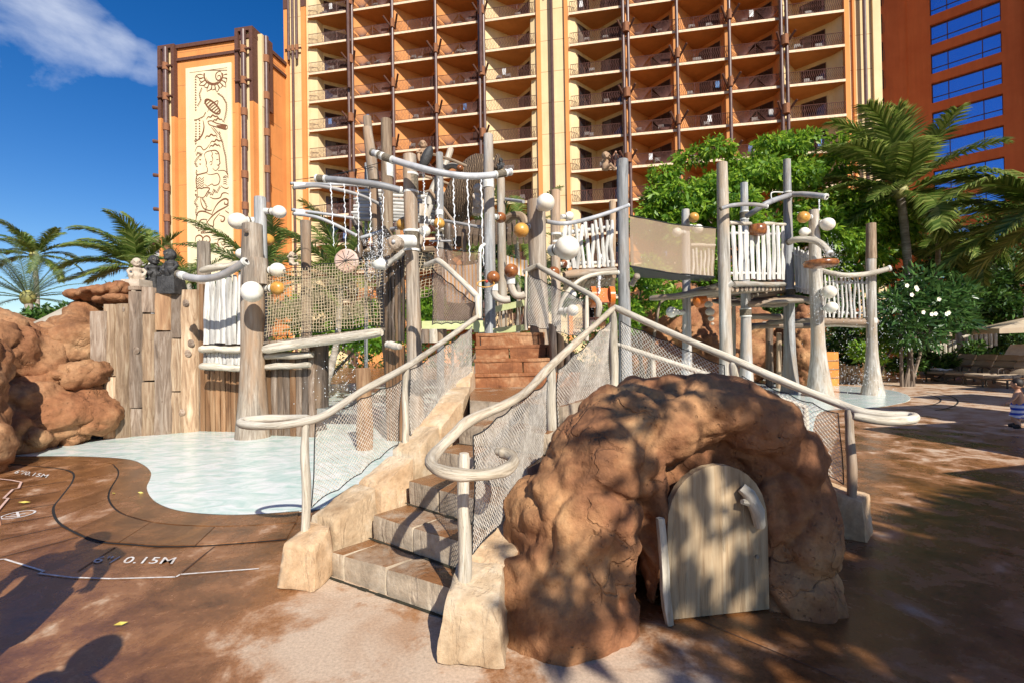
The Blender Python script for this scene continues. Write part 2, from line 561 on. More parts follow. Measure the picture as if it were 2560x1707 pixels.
# ================================================================== GROUND, POOL, DECK
def CG(k, x, y, z=0.0):
    a, b, s = CR[k]
    return Gd(a + x / s, b + y / s, z)
def lobe(t, pos, c, r0, r1, soft=None):
    d = N(t, 'ShaderNodeVectorMath', operation='DISTANCE')
    t.links.new(pos, d.inputs[0]); d.inputs[1].default_value = c
    m_ = N(t, 'ShaderNodeMapRange', interpolation_type='SMOOTHSTEP')
    m_.inputs[1].default_value = r0; m_.inputs[2].default_value = r1
    m_.inputs[3].default_value = 1; m_.inputs[4].default_value = 0
    t.links.new(d.outputs['Value'], m_.inputs[0])
    return m_.outputs[0]
def maxn(t, a, b, op='MAXIMUM'):
    m_ = N(t, 'ShaderNodeMath', operation=op)
    for i, q in enumerate((a, b)):
        if isinstance(q, (int, float)): m_.inputs[i].default_value = q
        else: t.links.new(q, m_.inputs[i])
    return m_.outputs[0]
def deck_material(name, bias=0.0, rand=False):
    m, t, b = new_mat(name)
    tcn = N(t, 'ShaderNodeNewGeometry')
    pos = tcn.outputs['Position']
    big = noise_t(t, pos, .55, 7, .6, .6)
    med = noise_t(t, pos, 2.4, 9, .68, .3)
    # dryness: stays put with the place: trodden dry patches round the stairs and the far terrace
    dry = lobe(t, pos, tuple(DG(860, 1440)), .35, 1.1)
    dry = maxn(t, dry, lobe(t, pos, tuple(DG(1010, 1560)), .2, .95))
    dry = maxn(t, dry, lobe(t, pos, tuple(DG(760, 1340)), .1, .5))
    dry = maxn(t, dry, lobe(t, pos, tuple(DG(1400, 1560)), .2, .8))
    far = maxn(t, lobe(t, pos, (16, 13, 0), 5.0, 9), lobe(t, pos, (10.5, 9.5, 0), 1.5, 5.5))
    dry = maxn(t, dry, maxn(t, far, .8, 'MULTIPLY'))
    dry = maxn(t, dry, maxn(t, lobe(t, pos, tuple(DG(2250, 1060)), .3, 2.0), .75, 'MULTIPLY'))
    s = maxn(t, maxn(t, dry, .27, 'MULTIPLY'), maxn(t, maxn(t, med, 1.15, 'MULTIPLY'), -.19, 'ADD'), 'ADD')
    s = maxn(t, s, maxn(t, big, .28, 'MULTIPLY'), 'ADD')
    if rand:
        oi = N(t, 'ShaderNodeObjectInfo')
        s = maxn(t, s, maxn(t, maxn(t, oi.outputs['Random'], -.5, 'ADD'), .22, 'MULTIPLY'), 'ADD')
    s = maxn(t, s, bias, 'ADD')
    wet = lobe(t, pos, (6.2, 5.9, 0), .6, 2.6)
    s = maxn(t, s, maxn(t, wet, -.08, 'MULTIPLY'), 'ADD')
    c = ramp(t, s, [(.36, (.085, .034, .013)), (.50, (.17, .072, .028)), (.61, (.27, .125, .055)), (.67, (.38, .22, .125)), (.76, (.50, .37, .26))])
    or_ = noise_t(t, pos, 1.1, 5, .6, 1.0)
    c = mixc(t, ramp(t, or_, [(.50, 0.0), (.70, .5)]), c, (.30, .125, .035))
    sp = noise_t(t, pos, 60, 3, .7)
    c = mixc(t, 1.0, c, ramp(t, sp, [(.3, .78), (.7, 1.18)]), 'MULTIPLY')
    vo = N(t, 'ShaderNodeTexVoronoi'); vo.inputs['Scale'].default_value = 26
    t.links.new(pos, vo.inputs['Vector'])
    c = mixc(t, ramp(t, vo.outputs['Distance'], [(.05, .35), (.12, 0.0)]), c, (.08, .03, .012))
    t.links.new(c, b.inputs['Base Color'])
    r_ = ramp(t, s, [(.38, .06), (.50, .16), (.62, .45), (.74, .8)])
    t.links.new(r_, b.inputs['Roughness'])
    n1 = bump(t, noise_t(t, pos, 95, 4, .65), .28, .006, b)
    bump(t, noise_t(t, pos, 6, 4, .5), .15, .02, b, n1)
    return m
deck_mat = deck_material('deck_concrete')
slab_mat = deck_material('deck_slab_concrete', -.05, True)
mb = MB()
mb.quad((-260, -60, 0), (260, -60, 0), (260, 420, 0), (-260, 420, 0))
g = mb.build('ground', deck_mat, smooth=0, origin=(0, 0, 0)); g['kind'] = 'structure'

# pool: milky white shallow basin with a thin sheet of moving water
def pool_mats():
    m, t, b = new_mat('pool_plaster')
    g_ = N(t, 'ShaderNodeNewGeometry'); pos = g_.outputs['Position']
    f = noise_t(t, pos, 1.2, 5)
    c = ramp(t, f, [(.3, (.78, .86, .80)), (.7, (.90, .92, .87))])
    t.links.new(c, b.inputs['Base Color']); b.inputs['Roughness'].default_value = .6
    m2, t, b = new_mat('shallow_water')
    g_ = N(t, 'ShaderNodeNewGeometry'); pos = g_.outputs['Position']
    mp_ = N(t, 'ShaderNodeMapping'); mp_.inputs['Scale'].default_value = (1, 1.7, 1); mp_.inputs['Rotation'].default_value = (0, 0, R(-12))
    t.links.new(pos, mp_.inputs[0])
    wv = noise_t(t, mp_.outputs[0], 3.0, 7, .62, .8)
    tr = N(t, 'ShaderNodeBsdfTransparent'); tr.inputs[0].default_value = (.90, .985, .965, 1)
    gl = N(t, 'ShaderNodeBsdfGlossy'); gl.inputs['Roughness'].default_value = .06
    milk = N(t, 'ShaderNodeBsdfDiffuse'); 
    mc = ramp(t, wv, [(.36, (.58, .78, .70)), (.48, (.77, .89, .82)), (.60, (.95, .975, .94))])
    t.links.new(mc, milk.inputs[0])
    bn = N(t, 'ShaderNodeBump'); bn.inputs['Strength'].default_value = .4; bn.inputs['Distance'].default_value = .025
    t.links.new(wv, bn.inputs['Height'])
    t.links.new(bn.outputs[0], gl.inputs['Normal'])
    fr = N(t, 'ShaderNodeFresnel'); fr.inputs[0].default_value = 1.33; t.links.new(bn.outputs[0], fr.inputs['Normal'])
    ma = N(t, 'ShaderNodeMixShader'); ma.inputs[0].default_value = .78
    t.links.new(tr.outputs[0], ma.inputs[1]); t.links.new(milk.outputs[0], ma.inputs[2])
    mb_ = N(t, 'ShaderNodeMixShader')
    t.links.new(fr.outputs[0], mb_.inputs[0]); t.links.new(ma.outputs[0], mb_.inputs[1]); t.links.new(gl.outputs[0], mb_.inputs[2])
    t.links.new(mb_.outputs[0], t.nodes['Material Output'].inputs[0])
    return m, m2
pool_m, water_m = pool_mats()
edge = [(18, 1142), (203, 1142), (316, 1149), (356, 1162), (376, 1180), (376, 1198), (367, 1221), (379, 1246), (406, 1266), (464, 1282), (564, 1289), (654, 1287), (757, 1278)]
pool = [Gd(x, y) for x, y in edge]
pool = [p for p in smooth_path(pool, 5)]
right_edge = [V((-.6, 5.3, 0)), V((1.5, 6.4, 0)), V((3.2, 6.6, 0)), V((4.6, 7.6, 0)), Gd(2050, 1030), Gd(2160, 1022), Gd(2240, 1010), Gd(2275, 999), Gd(2262, 985), Gd(2200, 972), Gd(2050, 960)]
right_edge = smooth_path(right_edge, 5)
back = [V((12.5, 22, 0)), V((-5, 24, 0)), V((-14, 17, 0)), V((-14, 9, 0))]
poly = pool + right_edge + back
def flat_poly(name, pts, z, mat, dz=0.0):
    mb_ = MB()
    mb_.add([(p.x, p.y, z) for p in pts], [tuple(range(len(pts)))])
    o = mb_.build(name, mat, smooth=0, origin=(0, 0, 0))
    bm = bmesh.new(); bm.from_mesh(o.data)
    bmesh.ops.triangulate(bm, faces=bm.faces[:])
    for f in bm.faces:
        if f.normal.z < 0: f.normal_flip()
    bm.to_mesh(o.data); bm.free()
    return o
tag(flat_poly('pool_floor', poly, .004, pool_m), None, None, kind='structure')
tag(flat_poly('pool_water', poly, .016, water_m), None, None, kind='structure')

# coping slabs along the pool, split by joints, between the curved drain slots
dk = thing('pool_coping', (0, 0, 0), 'wet brown concrete coping slabs curving round the shallow pool edge', 'pool coping')
def ucurve(pts, z=0.0):
    return smooth_path([CG('U', x, y, z) for x, y in pts], 6)
def resample(pts, n):
    L_ = [0]
    for a, b in zip(pts, pts[1:]): L_.append(L_[-1] + (b - a).length)
    res = []
    for i in range(n):
        s = L_[-1] * i / (n - 1)
        j = 0
        while j < len(pts) - 2 and L_[j + 1] < s: j += 1
        t_ = (s - L_[j]) / max(L_[j + 1] - L_[j], 1e-9)
        res.append(pts[j].lerp(pts[j + 1], min(1, t_)))
    return res
cA = ucurve([(-200, 330), (60, 355), (300, 375), (400, 400), (405, 450), (340, 540), (298, 600), (320, 670), (400, 725), (540, 782), (720, 800), (900, 812), (1170, 806), (1590, 772)])
cB = ucurve([(-200, 318), (100, 330), (560, 348), (640, 375), (655, 420), (610, 500), (604, 560), (660, 625), (780, 668), (900, 690), (1060, 702), (1260, 705), (1450, 698), (1640, 684)])
cE = ucurve([(-200, 312), (100, 314), (450, 316), (700, 331), (790, 361), (836, 402), (832, 445), (814, 490), (838, 545), (900, 591), (1030, 626), (1250, 643), (1450, 637), (1660, 622)])
nA = 121
rA, rB, rE = resample(cA, nA), resample(cB, nA), resample(cE, nA)
cuts = [0, 14, 27, 38, 46, 54, 62, 70, 78, 87, 98, 109, 120]
for a, b in zip(cuts, cuts[1:]):
    for (p, q, g1, g2) in ((rA, rB, .012, .012),):
        one = [p[i].lerp(q[i], .018) for i in range(a, b + 1)]
        two = [q[i].lerp(p[i], .018) for i in range(a, b + 1)]
        e0 = (one[1] - one[0]).normalized() * .004; e1 = (one[-1] - one[-2]).normalized() * .004
        one[0] = one[0] + e0; two[0] = two[0] + e0; one[-1] = one[-1] - e1; two[-1] = two[-1] - e1
        pl = one + two[::-1]
        MB().prism([(v.x, v.y) for v in pl], .0, .012).build('slab', slab_mat, dk, smooth=0)
one = [rB[i].lerp(rE[i], .03) for i in range(nA)]; two = [rE[i] for i in range(nA)]
MB().prism([(v.x, v.y) for v in one + two[::-1]], 0, .014).build('edge_band', slab_mat, dk, smooth=0)
slot_m = plain('drain_slot', (.012, .011, .01), .8, bst=0)
for cv in (cA, cB):
    s_ = MB()
    pts = resample(cv, 120)
    for i in range(len(pts) - 1):
        t_ = (pts[min(i + 2, len(pts) - 1)] - pts[max(i - 1, 0)]).normalized(); n_ = V((-t_.y, t_.x, 0)) * .014
        t2 = (pts[min(i + 2, len(pts) - 1)] - pts[i]).normalized(); n2 = V((-t2.y, t2.x, 0)) * .014
        a, b = pts[i], pts[i + 1]
        s_.quad((a - n_) + V((0, 0, .005)), (b - n2) + V((0, 0, .005)), (b + n2) + V((0, 0, .005)), (a + n_) + V((0, 0, .005)))
    s_.build('drain_slot', slot_m, dk, smooth=0)
# boards of scored concrete left of the slots
L_edges = [((0, 560), (335, 505)), ((0, 625), (310, 575)), ((0, 690), (300, 640)), ((0, 775), (345, 700)), ((0, 872), (430, 760)), ((0, 500), (370, 450))]
seam = plain('seam_line', (.10, .05, .03), .8, (.03, .014, .008), 3, 0)
def strip(mbx, a, b, wd, z):
    a, b = V(a), V(b)
    t_ = (b - a).normalized(); n_ = V((-t_.y, t_.x, 0)) * wd / 2
    k = V((0, 0, z))
    mbx.quad(a - n_ + k, b - n_ + k, b + n_ + k, a + n_ + k)
s_ = MB()
for a, b in L_edges:
    strip(s_, CG('U', *a), CG('U', *b), .016, .004)
strip(s_, CG('U', 1010, 955), CG('U', 1190, 812), .012, .004)
strip(s_, CG('U', 430, 950), CG('U', 640, 815), .010, .004)
strip(s_, DG(1560, 1405), DG(1860, 1530), .006, .004)
strip(s_, DG(1860, 1530), DG(2100, 1640), .006, .004)
o = s_.build('deck_joints', seam, smooth=0); o['kind'] = 'structure'
# painted marks
paint = plain('worn_white_paint', (.78, .76, .72), .6, (.5, .42, .36), 30, 0)
pink = plain('worn_pink_paint', (.72, .50, .42), .6, (.5, .3, .22), 30, 0)
s_ = MB()
ln = [(-60, 890), (25, 883), (245, 950), (213, 962), (400, 985), (620, 992), (975, 982), (1000, 968), (1436, 936)]
for a, b in zip(ln, ln[1:]): strip(s_, CG('U', *a), CG('U', *b), .016, .006)
tag(s_.build('painted_line', paint, smooth=0), 'thin jagged white line painted on the deck below the depth text', 'painted line')
s_ = MB()
ln = [(-60, 436), (60, 449), (118, 460), (102, 495), (72, 500), (20, 550), (46, 551), (-30, 640)]
for a, b in zip(ln, ln[1:]): strip(s_, CG('U', *a), CG('U', *b), .022, .018)
tag(s_.build('painted_line', pink, smooth=0), 'pink zigzag line painted on the deck near the left picture edge', 'painted line')
def text_obj(name, body, p0, p1, cap, z, mat, label, shear=.25):
    cu = bpy.data.curves.new(name, 'FONT'); cu.body = body; cu.shear = shear; cu.size = 1; cu.space_character = 1.05
    cu.offset = .006
    tmp = bpy.data.objects.new(name, cu); COL.objects.link(tmp)
    dg = bpy.context.evaluated_depsgraph_get()
    me = bpy.data.meshes.new_from_object(tmp.evaluated_get(dg))
    bpy.data.objects.remove(tmp)
    xs = [v.co.x for v in me.vertices]; ys = [v.co.y for v in me.vertices]
    x0, x1, y0, y1 = min(xs), max(xs), min(ys), max(ys)
    p0, p1, cap = V(p0), V(p1), V(cap)
    for v in me.vertices:
        u, h = (v.co.x - x0) / (x1 - x0), (v.co.y - y0) / (y1 - y0)
        q = p0 + (p1 - p0) * u + cap * h
        v.co = (q.x - p0.x, q.y - p0.y, 0)
    o = bpy.data.objects.new(name, me); COL.objects.link(o); o.location = (p0.x, p0.y, z)
    me.materials.clear(); me.materials.append(mat)
    return tag(o, label, 'depth marking')
a = CG('U', 508, 903); b = CG('U', 955, 911); cp = (CG('U', 560, 866) - CG('U', 520, 903))
text_obj('depth_text', '6"/ 0.15M', a, b, cp, .0065, paint, 'large white 6"/ 0.15M depth text painted on wet deck by the pool', 0.0)
a = CG('U', 75, 405); b = CG('U', 255, 432); cp = (CG('U', 90, 398) - CG('U', 72, 412)) * 1.3
text_obj('depth_text', '6"/0.15M', a, b, cp, .0065, paint, 'small white 6"/0.15M depth text near the boulders at far left', 0.0)
def ring_mark(c, r, name, label, z=.0065, fig=True):
    s_ = MB(); n = 28
    for i in range(n):
        a0, a1 = 2 * math.pi * i / n, 2 * math.pi * (i + 1) / n
        q = lambda a, rr: V((c.x + math.cos(a) * rr, c.y + math.sin(a) * rr, z))
        s_.quad(q(a0, r * .86), q(a0, r), q(a1, r), q(a1, r * .86))
    if fig:
        strip(s_, c + V((-r * .62, r * .55, 0)), c + V((r * .62, -r * .55, 0)), r * .16, z + .001)
        strip(s_, c + V((-r * .45, -r * .1, 0)), c + V((r * .35, .2 * r, 0)), r * .16, z)
        strip(s_, c + V((-r * .5, -r * .45, 0)), c + V((r * .5, -.5 * r, 0)), r * .12, z)
    return tag(s_.build(name, paint, smooth=0), label, 'deck sign')
ring_mark(CG('U', 100, 636), .13, 'no_diving_mark', 'round white no diving mark painted on the left deck')
# fallen leaves on the deck
fl = plain('fallen_leaf', (.62, .50, .12), .6, (.45, .36, .06), 8, 0)
for i, (k, x, y, sz, lb) in enumerate([('U', 670, 1258, .035, 'curled yellow leaf lying on dry deck in front of the pool'), ('U', 135, 575, .05, 'large yellow green leaf lying on wet deck by the round mark'),
        ('U', 630, 525, .04, 'small yellow leaf beside the inner drain slot'), ('U', 780, 522, .03, 'tiny yellow leaf on the smooth coping band'),
        ('X', 1975, 928, .07, 'long green leaf lying on shaded deck at right'), ('Z', 405, 1252, .05, 'yellow leaf on wet deck near the far drain ring')]):
    p = CG(k, x, y)
    a = rnd.uniform(0, 3)
    u = V((math.cos(a), math.sin(a), 0)) * sz; v_ = V((-math.sin(a), math.cos(a), 0)) * sz * .35
    s_ = MB()
    z1 = V((0, 0, .016)); z2 = V((0, 0, .03))
    s_.add([p - u + z2, p - v_ + z1, p + u + z1, p + v_ + z2, p + z1], [(0, 1, 4), (1, 2, 4), (2, 3, 4), (3, 0, 4)])
    tag(s_.build('fallen_leaf', fl, smooth=0), lb, 'leaf')

# ================================================================== STAIRS
def stone_mat(name, c1, c2, c3, wet, wetf=(.5, .62)):
    m, t, b = new_mat(name)
    g_ = N(t, 'ShaderNodeNewGeometry'); pos = g_.outputs['Position']
    f = noise_t(t, pos, 3.2, 8, .65, .5)
    c = ramp(t, f, [(.3, c1), (.5, c2), (.68, c3)])
    f2 = noise_t(t, pos, 22, 6, .7)
    c = mixc(t, 1.0, c, ramp(t, f2, [(.3, .75), (.7, 1.12)]), 'MULTIPLY')
    rgh = None
    if wet:
        # water stands on treads, not on the upright faces
        sx = N(t, 'ShaderNodeSeparateXYZ'); t.links.new(g_.outputs['Normal'], sx.inputs[0])
        up = ramp(t, sx.outputs['Z'], [(.75, 0.0), (.92, 1.0)])
        wn = ramp(t, noise_t(t, pos, 1.9, 6, .65, .4), [(wetf[0], 1.0), (wetf[1], 0.15)])
        wf = maxn(t, up, wn, 'MULTIPLY')
        c = mixc(t, wf, c, wet)
        rgh = ramp(t, wf, [(.2, .85), (.8, .24)])
        t.links.new(rgh, b.inputs['Roughness'])
    else:
        b.inputs['Roughness'].default_value = .85
    t.links.new(c, b.inputs['Base Color'])
    n1 = bump(t, noise_t(t, pos, 9, 8, .68), .35, .03, b)
    mg = N(t, 'ShaderNodeMapping'); mg.inputs['Scale'].default_value = (9, 9, 1.4); t.links.new(pos, mg.inputs[0])
    gv = noise_t(t, mg.outputs[0], 1.0, 4, .6, 1.0)
    n1 = bump(t, ramp(t, gv, [(.40, 0.0), (.47, 1.0)]), .35, .02, b, n1)
    bump(t, noise_t(t, pos, 60, 5, .7), .4, .008, b, n1)
    return m
step_m = stone_mat('stair_stone', (.22, .165, .11), (.43, .34, .24), (.57, .48, .36), (.22, .095, .034), (.50, .66))
red_step_m = stone_mat('wet_red_stone', (.16, .055, .018), (.27, .10, .035), (.46, .26, .13), (.24, .085, .025), (.6, .8))
curb_m = stone_mat('curb_stone', (.30, .19, .10), (.50, .36, .22), (.62, .52, .38), None)
curb_m2 = stone_mat('curb_stone_orange', (.40, .24, .12), (.56, .38, .22), (.64, .50, .34), None)
st = thing('stone_stairs', (0, 4.2, 0), 'curving stone stairs with wet brown treads climbing between net railings', 'stairs')
Ls = [(-1.30, 3.42), (-1.07, 3.64), (-.85, 3.88), (-.66, 4.14), (-.50, 4.42), (-.40, 4.75)]
Rs = [(-.38, 2.85), (-.22, 2.98), (-.04, 3.16), (.10, 3.50), (.28, 3.85), (.45, 4.15)]
def stone_piece(a, b, c_, d_, z0, z1, mat, seed, parent=st, name='step_stone', rd=.10, amp=.012, n=(8, 4, 3)):
    c8 = [V((p[0], p[1], z0)) for p in (a, b, c_, d_)] + [V((p[0], p[1], z1)) for p in (a, b, c_, d_)]
    return MB().rblock(c8, n=n, rd=rd, amp=amp, fr=3, seed=seed, amp2=.003).build(name, mat, parent, smooth=55)
def l2(a, b, t_): return (a[0] + (b[0] - a[0]) * t_, a[1] + (b[1] - a[1]) * t_)
for k in range(5):
    z1 = .18 * (k + 1)
    L0, R0, L1, R1 = Ls[k], Rs[k], Ls[k + 1], Rs[k + 1]
    L1 = l2(L1, (L1[0] + (L1[0] - L0[0]), L1[1] + (L1[1] - L0[1])), .3); R1 = l2(R1, (R1[0] * 2 - R0[0], R1[1] * 2 - R0[1]), .3)
    js = [[0, .12, .50, 1], [0, .42, 1], [0, .34, 1], [0, .6, 1], [0, .3, .7, 1]][k]
    for i, (t0, t1) in enumerate(zip(js, js[1:])):
        t0 += .001; t1 -= .001
        stone_piece(l2(L0, R0, t0), l2(L0, R0, t1), l2(L1, R1, t1), l2(L1, R1, t0), z1 - .20, z1, step_m, k * 5 + i)
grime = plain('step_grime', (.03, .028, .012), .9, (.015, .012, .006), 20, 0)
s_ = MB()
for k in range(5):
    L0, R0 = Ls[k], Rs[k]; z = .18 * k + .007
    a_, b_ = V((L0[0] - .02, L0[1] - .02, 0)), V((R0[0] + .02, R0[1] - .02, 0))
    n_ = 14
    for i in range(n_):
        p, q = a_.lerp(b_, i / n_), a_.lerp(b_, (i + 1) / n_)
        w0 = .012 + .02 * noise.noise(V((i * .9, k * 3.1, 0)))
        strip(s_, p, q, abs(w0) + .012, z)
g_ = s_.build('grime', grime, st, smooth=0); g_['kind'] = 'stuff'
# landing
MB().prism([(-.42, 4.72), (.42, 4.1), (1.2, 5.45), (1.15, 6.3), (-.55, 6.3)], .2, 1.08).build('landing', step_m, st, smooth=0)
# upper wet red flight
for k in range(4):
    z1 = 1.08 + .175 * (k + 1)
    y0 = 6.1 + .30 * k
    xl, xr = -.50 - .01 * k, [.95, .80, .55, .48][k]
    js = [[0, .7, 1], [0, .5, 1], [0, .45, .93, 1], [0, .06, .9, 1]][k]
    for t0, t1 in zip(js, js[1:]):
        a, b = xl + (xr - xl) * t0 + .004, xl + (xr - xl) * t1 - .004
        stone_piece((a, y0), (b, y0), (b, y0 + .36), (a, y0 + .36), z1 - .19, z1, step_m if k == 0 and 0 else red_step_m, 30 + k * 3)
    stone_piece((xl, y0 - .012), (xr, y0 - .012), (xr, y0 + .1), (xl, y0 + .1), z1 - .045, z1 + .006, red_step_m, 50 + k, name='nosing', rd=.3, amp=.006, n=(14, 2, 2))
# second flight going down to the right behind the rock
for k in range(5):
    z1 = 1.08 - .18 * (k + 1)
    a0 = V((1.3, 5.55)) + V((.72, -.69)) * (.33 * k); nn_ = V((.69, .72))
    b0 = a0 + nn_ * 1.15; d_ = V((.72, -.69)) * .38
    if z1 > .05:
        stone_piece(a0, a0 + d_, b0 + d_, b0, z1 - .2, z1, step_m, 70 + k)
# curbs of fitted stones on both sides
def curb(label, path, width, parent_name='stair_curb', z0=0.0, mats=(curb_m, curb_m2), seed=0, wts=None, cnt=2):
    root = thing(parent_name, (path[0][0], path[0][1], 0), label, 'stone curb')
    pts = []
    for i in range(len(path) - 1):
        for j in range(cnt):
            t_ = j / cnt
            pts.append(V(path[i]).lerp(V(path[i + 1]), t_))
    pts.append(V(path[-1]))
    for i in range(len(pts) - 1):
        a, b = pts[i], pts[i + 1]
        t0 = (pts[min(i + 1, len(pts) - 1)] - pts[max(i - 1, 0)]); t0.z = 0; t0.normalize()
        t1 = (pts[min(i + 2, len(pts) - 1)] - pts[i]); t1.z = 0; t1.normalize()
        n0, n1 = V((-t0.y, t0.x, 0)), V((-t1.y, t1.x, 0))
        w_ = width * (1 + .06 * math.sin(i * 2.3 + seed))
        gp = (b - a).normalized() * .011
        up = rnd.uniform(-.02, .035)
        A, B = a + gp, b - gp
        q = [A + n0 * w_ / 2, A - n0 * w_ / 2, B - n1 * w_ / 2, B + n1 * w_ / 2]
        zb = max(z0, min(a.z, b.z) - .75)
        bot = [V((p.x, p.y, zb)) + (p - (A + B) / 2) * .12 * V((1, 1, 0)).length * .5 for p in q]
        for p in bot: p.z = zb
        if i == 0:
            cq = sum(q, V((0, 0, 0))) / 4; q = [p.lerp(V((cq.x, cq.y, p.z)), .16) for p in q]; q[0].z -= .03; q[1].z -= .05
        top = [V((p.x, p.y, p.z + up)) for p in q]
        MB().rblock(bot + top, n=(8, 8, 10), rd=.07, amp=.018, fr=4.6, seed=seed + i, amp2=.007).build('stone', mats[(i * 7 + seed) % len(mats)], root, smooth=60)
    return root
curb('low sandy stone curb left of the stairs, one square stone pillar at its foot', [(-1.46, 3.22, .34), (-1.40, 3.52, .37), (-1.17, 3.85, .52), (-.96, 4.16, .70), (-.78, 4.48, .88), (-.64, 4.9, 1.06), (-.60, 5.4, 1.18), (-.60, 6.15, 1.36)], .27, seed=3, cnt=1)
curb('sandy stone curb right of the stairs ending in the front pillar beside the rock cave', [(-.24, 2.42, .31), (-.19, 2.78, .37), (.02, 3.16, .48), (.24, 3.6, .58), (.42, 4.0, .68), (.68, 4.5, .86), (.98, 5.05, 1.04), (1.22, 5.55, 1.12)], .31, seed=8, cnt=1)
curb('grey brown stone curb of the right flight ending in a stump by the far rail post', [(1.24, 5.60, 1.1), (1.6, 5.2, .92), (1.95, 4.85, .7), (2.3, 4.5, .52), (2.6, 4.2, .40), (2.86, 3.92, .34)], .30, seed=15, cnt=1, mats=(curb_m2,))
# weathered bark flank right of the red steps
w_ = thing('bark_flank', (1.0, 6.6, 1.0), 'dark driftwood bark flank right of the wet red steps', 'wood flank')
for i in range(7):
    x0 = .50 + .09 * i; x1 = x0 + .09
    ht = 1.90 - .12 * i
    MB().rblock([V((x0, 6.35 + .0 * i, .9)), V((x1, 6.28, .9)), V((x1, 6.55, .9)), V((x0, 6.6, .9)), V((x0, 6.38, ht)), V((x1, 6.3, ht - .07)), V((x1, 6.6, ht - .05)), V((x0, 6.6, ht))], n=(3, 3, 6), rd=.3, amp=.02, fr=6, seed=i).build('stave', dark_wood, w_)

# ================================================================== RAILS AND NETS
def limb(pts, r0, r1=None, n=10, k=5, jit=.05, knob=.06, seed=0):
    """Slightly crooked peeled branch."""
    r1 = r0 if r1 is None else r1
    q = smooth_path(pts, k)
    m = len(q)
    rr = random.Random(seed)
    ph = rr.uniform(0, 6)
    rad = [(r0 + (r1 - r0) * i / max(1, m - 1)) * (1 + knob * math.sin(i * .55 + ph) + knob * .5 * math.sin(i * 1.31 + ph * 2)) for i in range(m)]
    rad[0] *= .8; rad[-1] *= .8
    return q, rad
def add_limb(mbx, pts, r0, r1=None, n=10, k=5, seed=0, knob=.06, jit=.02):
    q, rad = limb(pts, r0, r1, n, k, jit, knob, seed)
    mbx.tube(q, rad, n, jit=jit, seed=seed)
# left rail
lr = thing('stair_railing', (-1.47, 3.43, 0), 'pale driftwood railing with looped end left of the stairs over the pool', 'railing')
A1, A2, A3 = D(703, 968, 3.43), D(933, 842, 4.3), D(1096, 728, 6.0)
m_ = MB()
zl = A1.z
add_limb(m_, [A3, A2.lerp(A3, .5) + V((0, 0, -.01)), A2, A1.lerp(A2, .5) + V((0, 0, .0)), A1 + V((.10, .12, .035)), A1 + V((-.02, -.02, 0)), A1 + V((-.20, -.09, -.012)), A1 + V((-.42, -.03, -.01)), A1 + V((-.50, .08, .0)), A1 + V((-.42, .18, .0)), A1 + V((-.22, .20, .0)), A1 + V((-.03, .12, .01))], .030, .027, seed=3)
m_.build('handrail', bleached, lr)
for i, (tp, bs) in enumerate(((A1, D(701, 1212, 3.43)), (A2, D(929, 1034, 4.3)))):
    m_ = MB(); add_limb(m_, [bs - V((0, 0, .05)), bs.lerp(tp, .35) + V((.008, 0, 0)), bs.lerp(tp, .7) - V((.008, 0, 0)), tp], .034 if i == 0 else .032, .027, seed=5 + i); m_.build('post', bleached, lr)
# upper-left rail piece
B1, B2, B3 = D(1096, 700, 6.05), D(1097, 692, 6.05), C('N', 1290, 1220, 6.7)
m_ = MB(); add_limb(m_, [D(1100, 732, 6.0), D(1097, 690, 6.03), C('N', 1600, 1500, 6.15), C('N', 1450, 1350, 6.4), C('N', 1310, 1225, 6.65), C('N', 1260, 1225, 6.75), C('N', 1185, 1255, 6.85)], .04, .036, seed=9)
m_.build('upper_handrail', bleached, lr)
# right rail of the stairs
rr_ = thing('stair_railing', (-.25, 2.62, 0), 'pale driftwood railing with curled snake-like end right of the stairs', 'railing')
E = [D(1065, 1040, 2.62), D(1267, 838, 4.0), D(1410, 708, 5.5)]
m_ = MB()
add_limb(m_, [E[2], E[1].lerp(E[2], .5), E[1], E[0].lerp(E[1], .55), D(1085, 962, 2.95), D(1040, 1000, 2.75), D(1001, 1040, 2.58), D(990, 1062, 2.46), D(1010, 1080, 2.38), D(1060, 1090, 2.34), D(1120, 1088, 2.36), D(1163, 1077, 2.42), D(1180, 1058, 2.52), D(1170, 1044, 2.60), D(1148, 1036, 2.63)], .033, .030, n=12, seed=11, knob=.09)
hr = m_.build('handrail', rail_wood, rr_)
m_ = MB(); m_.tube([D(1150, 1037, 2.63), D(1142, 1036, 2.64), D(1136, 1039, 2.64)], [.026, .024, .012], 10); m_.build('rail_tip', rail_wood, rr_)
for i, (bs, tp, r_) in enumerate(((D(1066, 1350, 2.62), D(1066, 1040, 2.62), .034), (D(1267, 1082, 4.0), D(1267, 842, 4.0), .040), (D(1410, 900, 5.5), D(1410, 712, 5.5), .048))):
    m_ = MB(); add_limb(m_, [bs - V((0, 0, .05)), bs.lerp(tp, .3) + V((.006, 0, 0)), bs.lerp(tp, .65) - V((.006, 0, 0)), tp], r_ * 1.1, r_ * .92, seed=15 + i); m_.build('post', bleached, rr_)
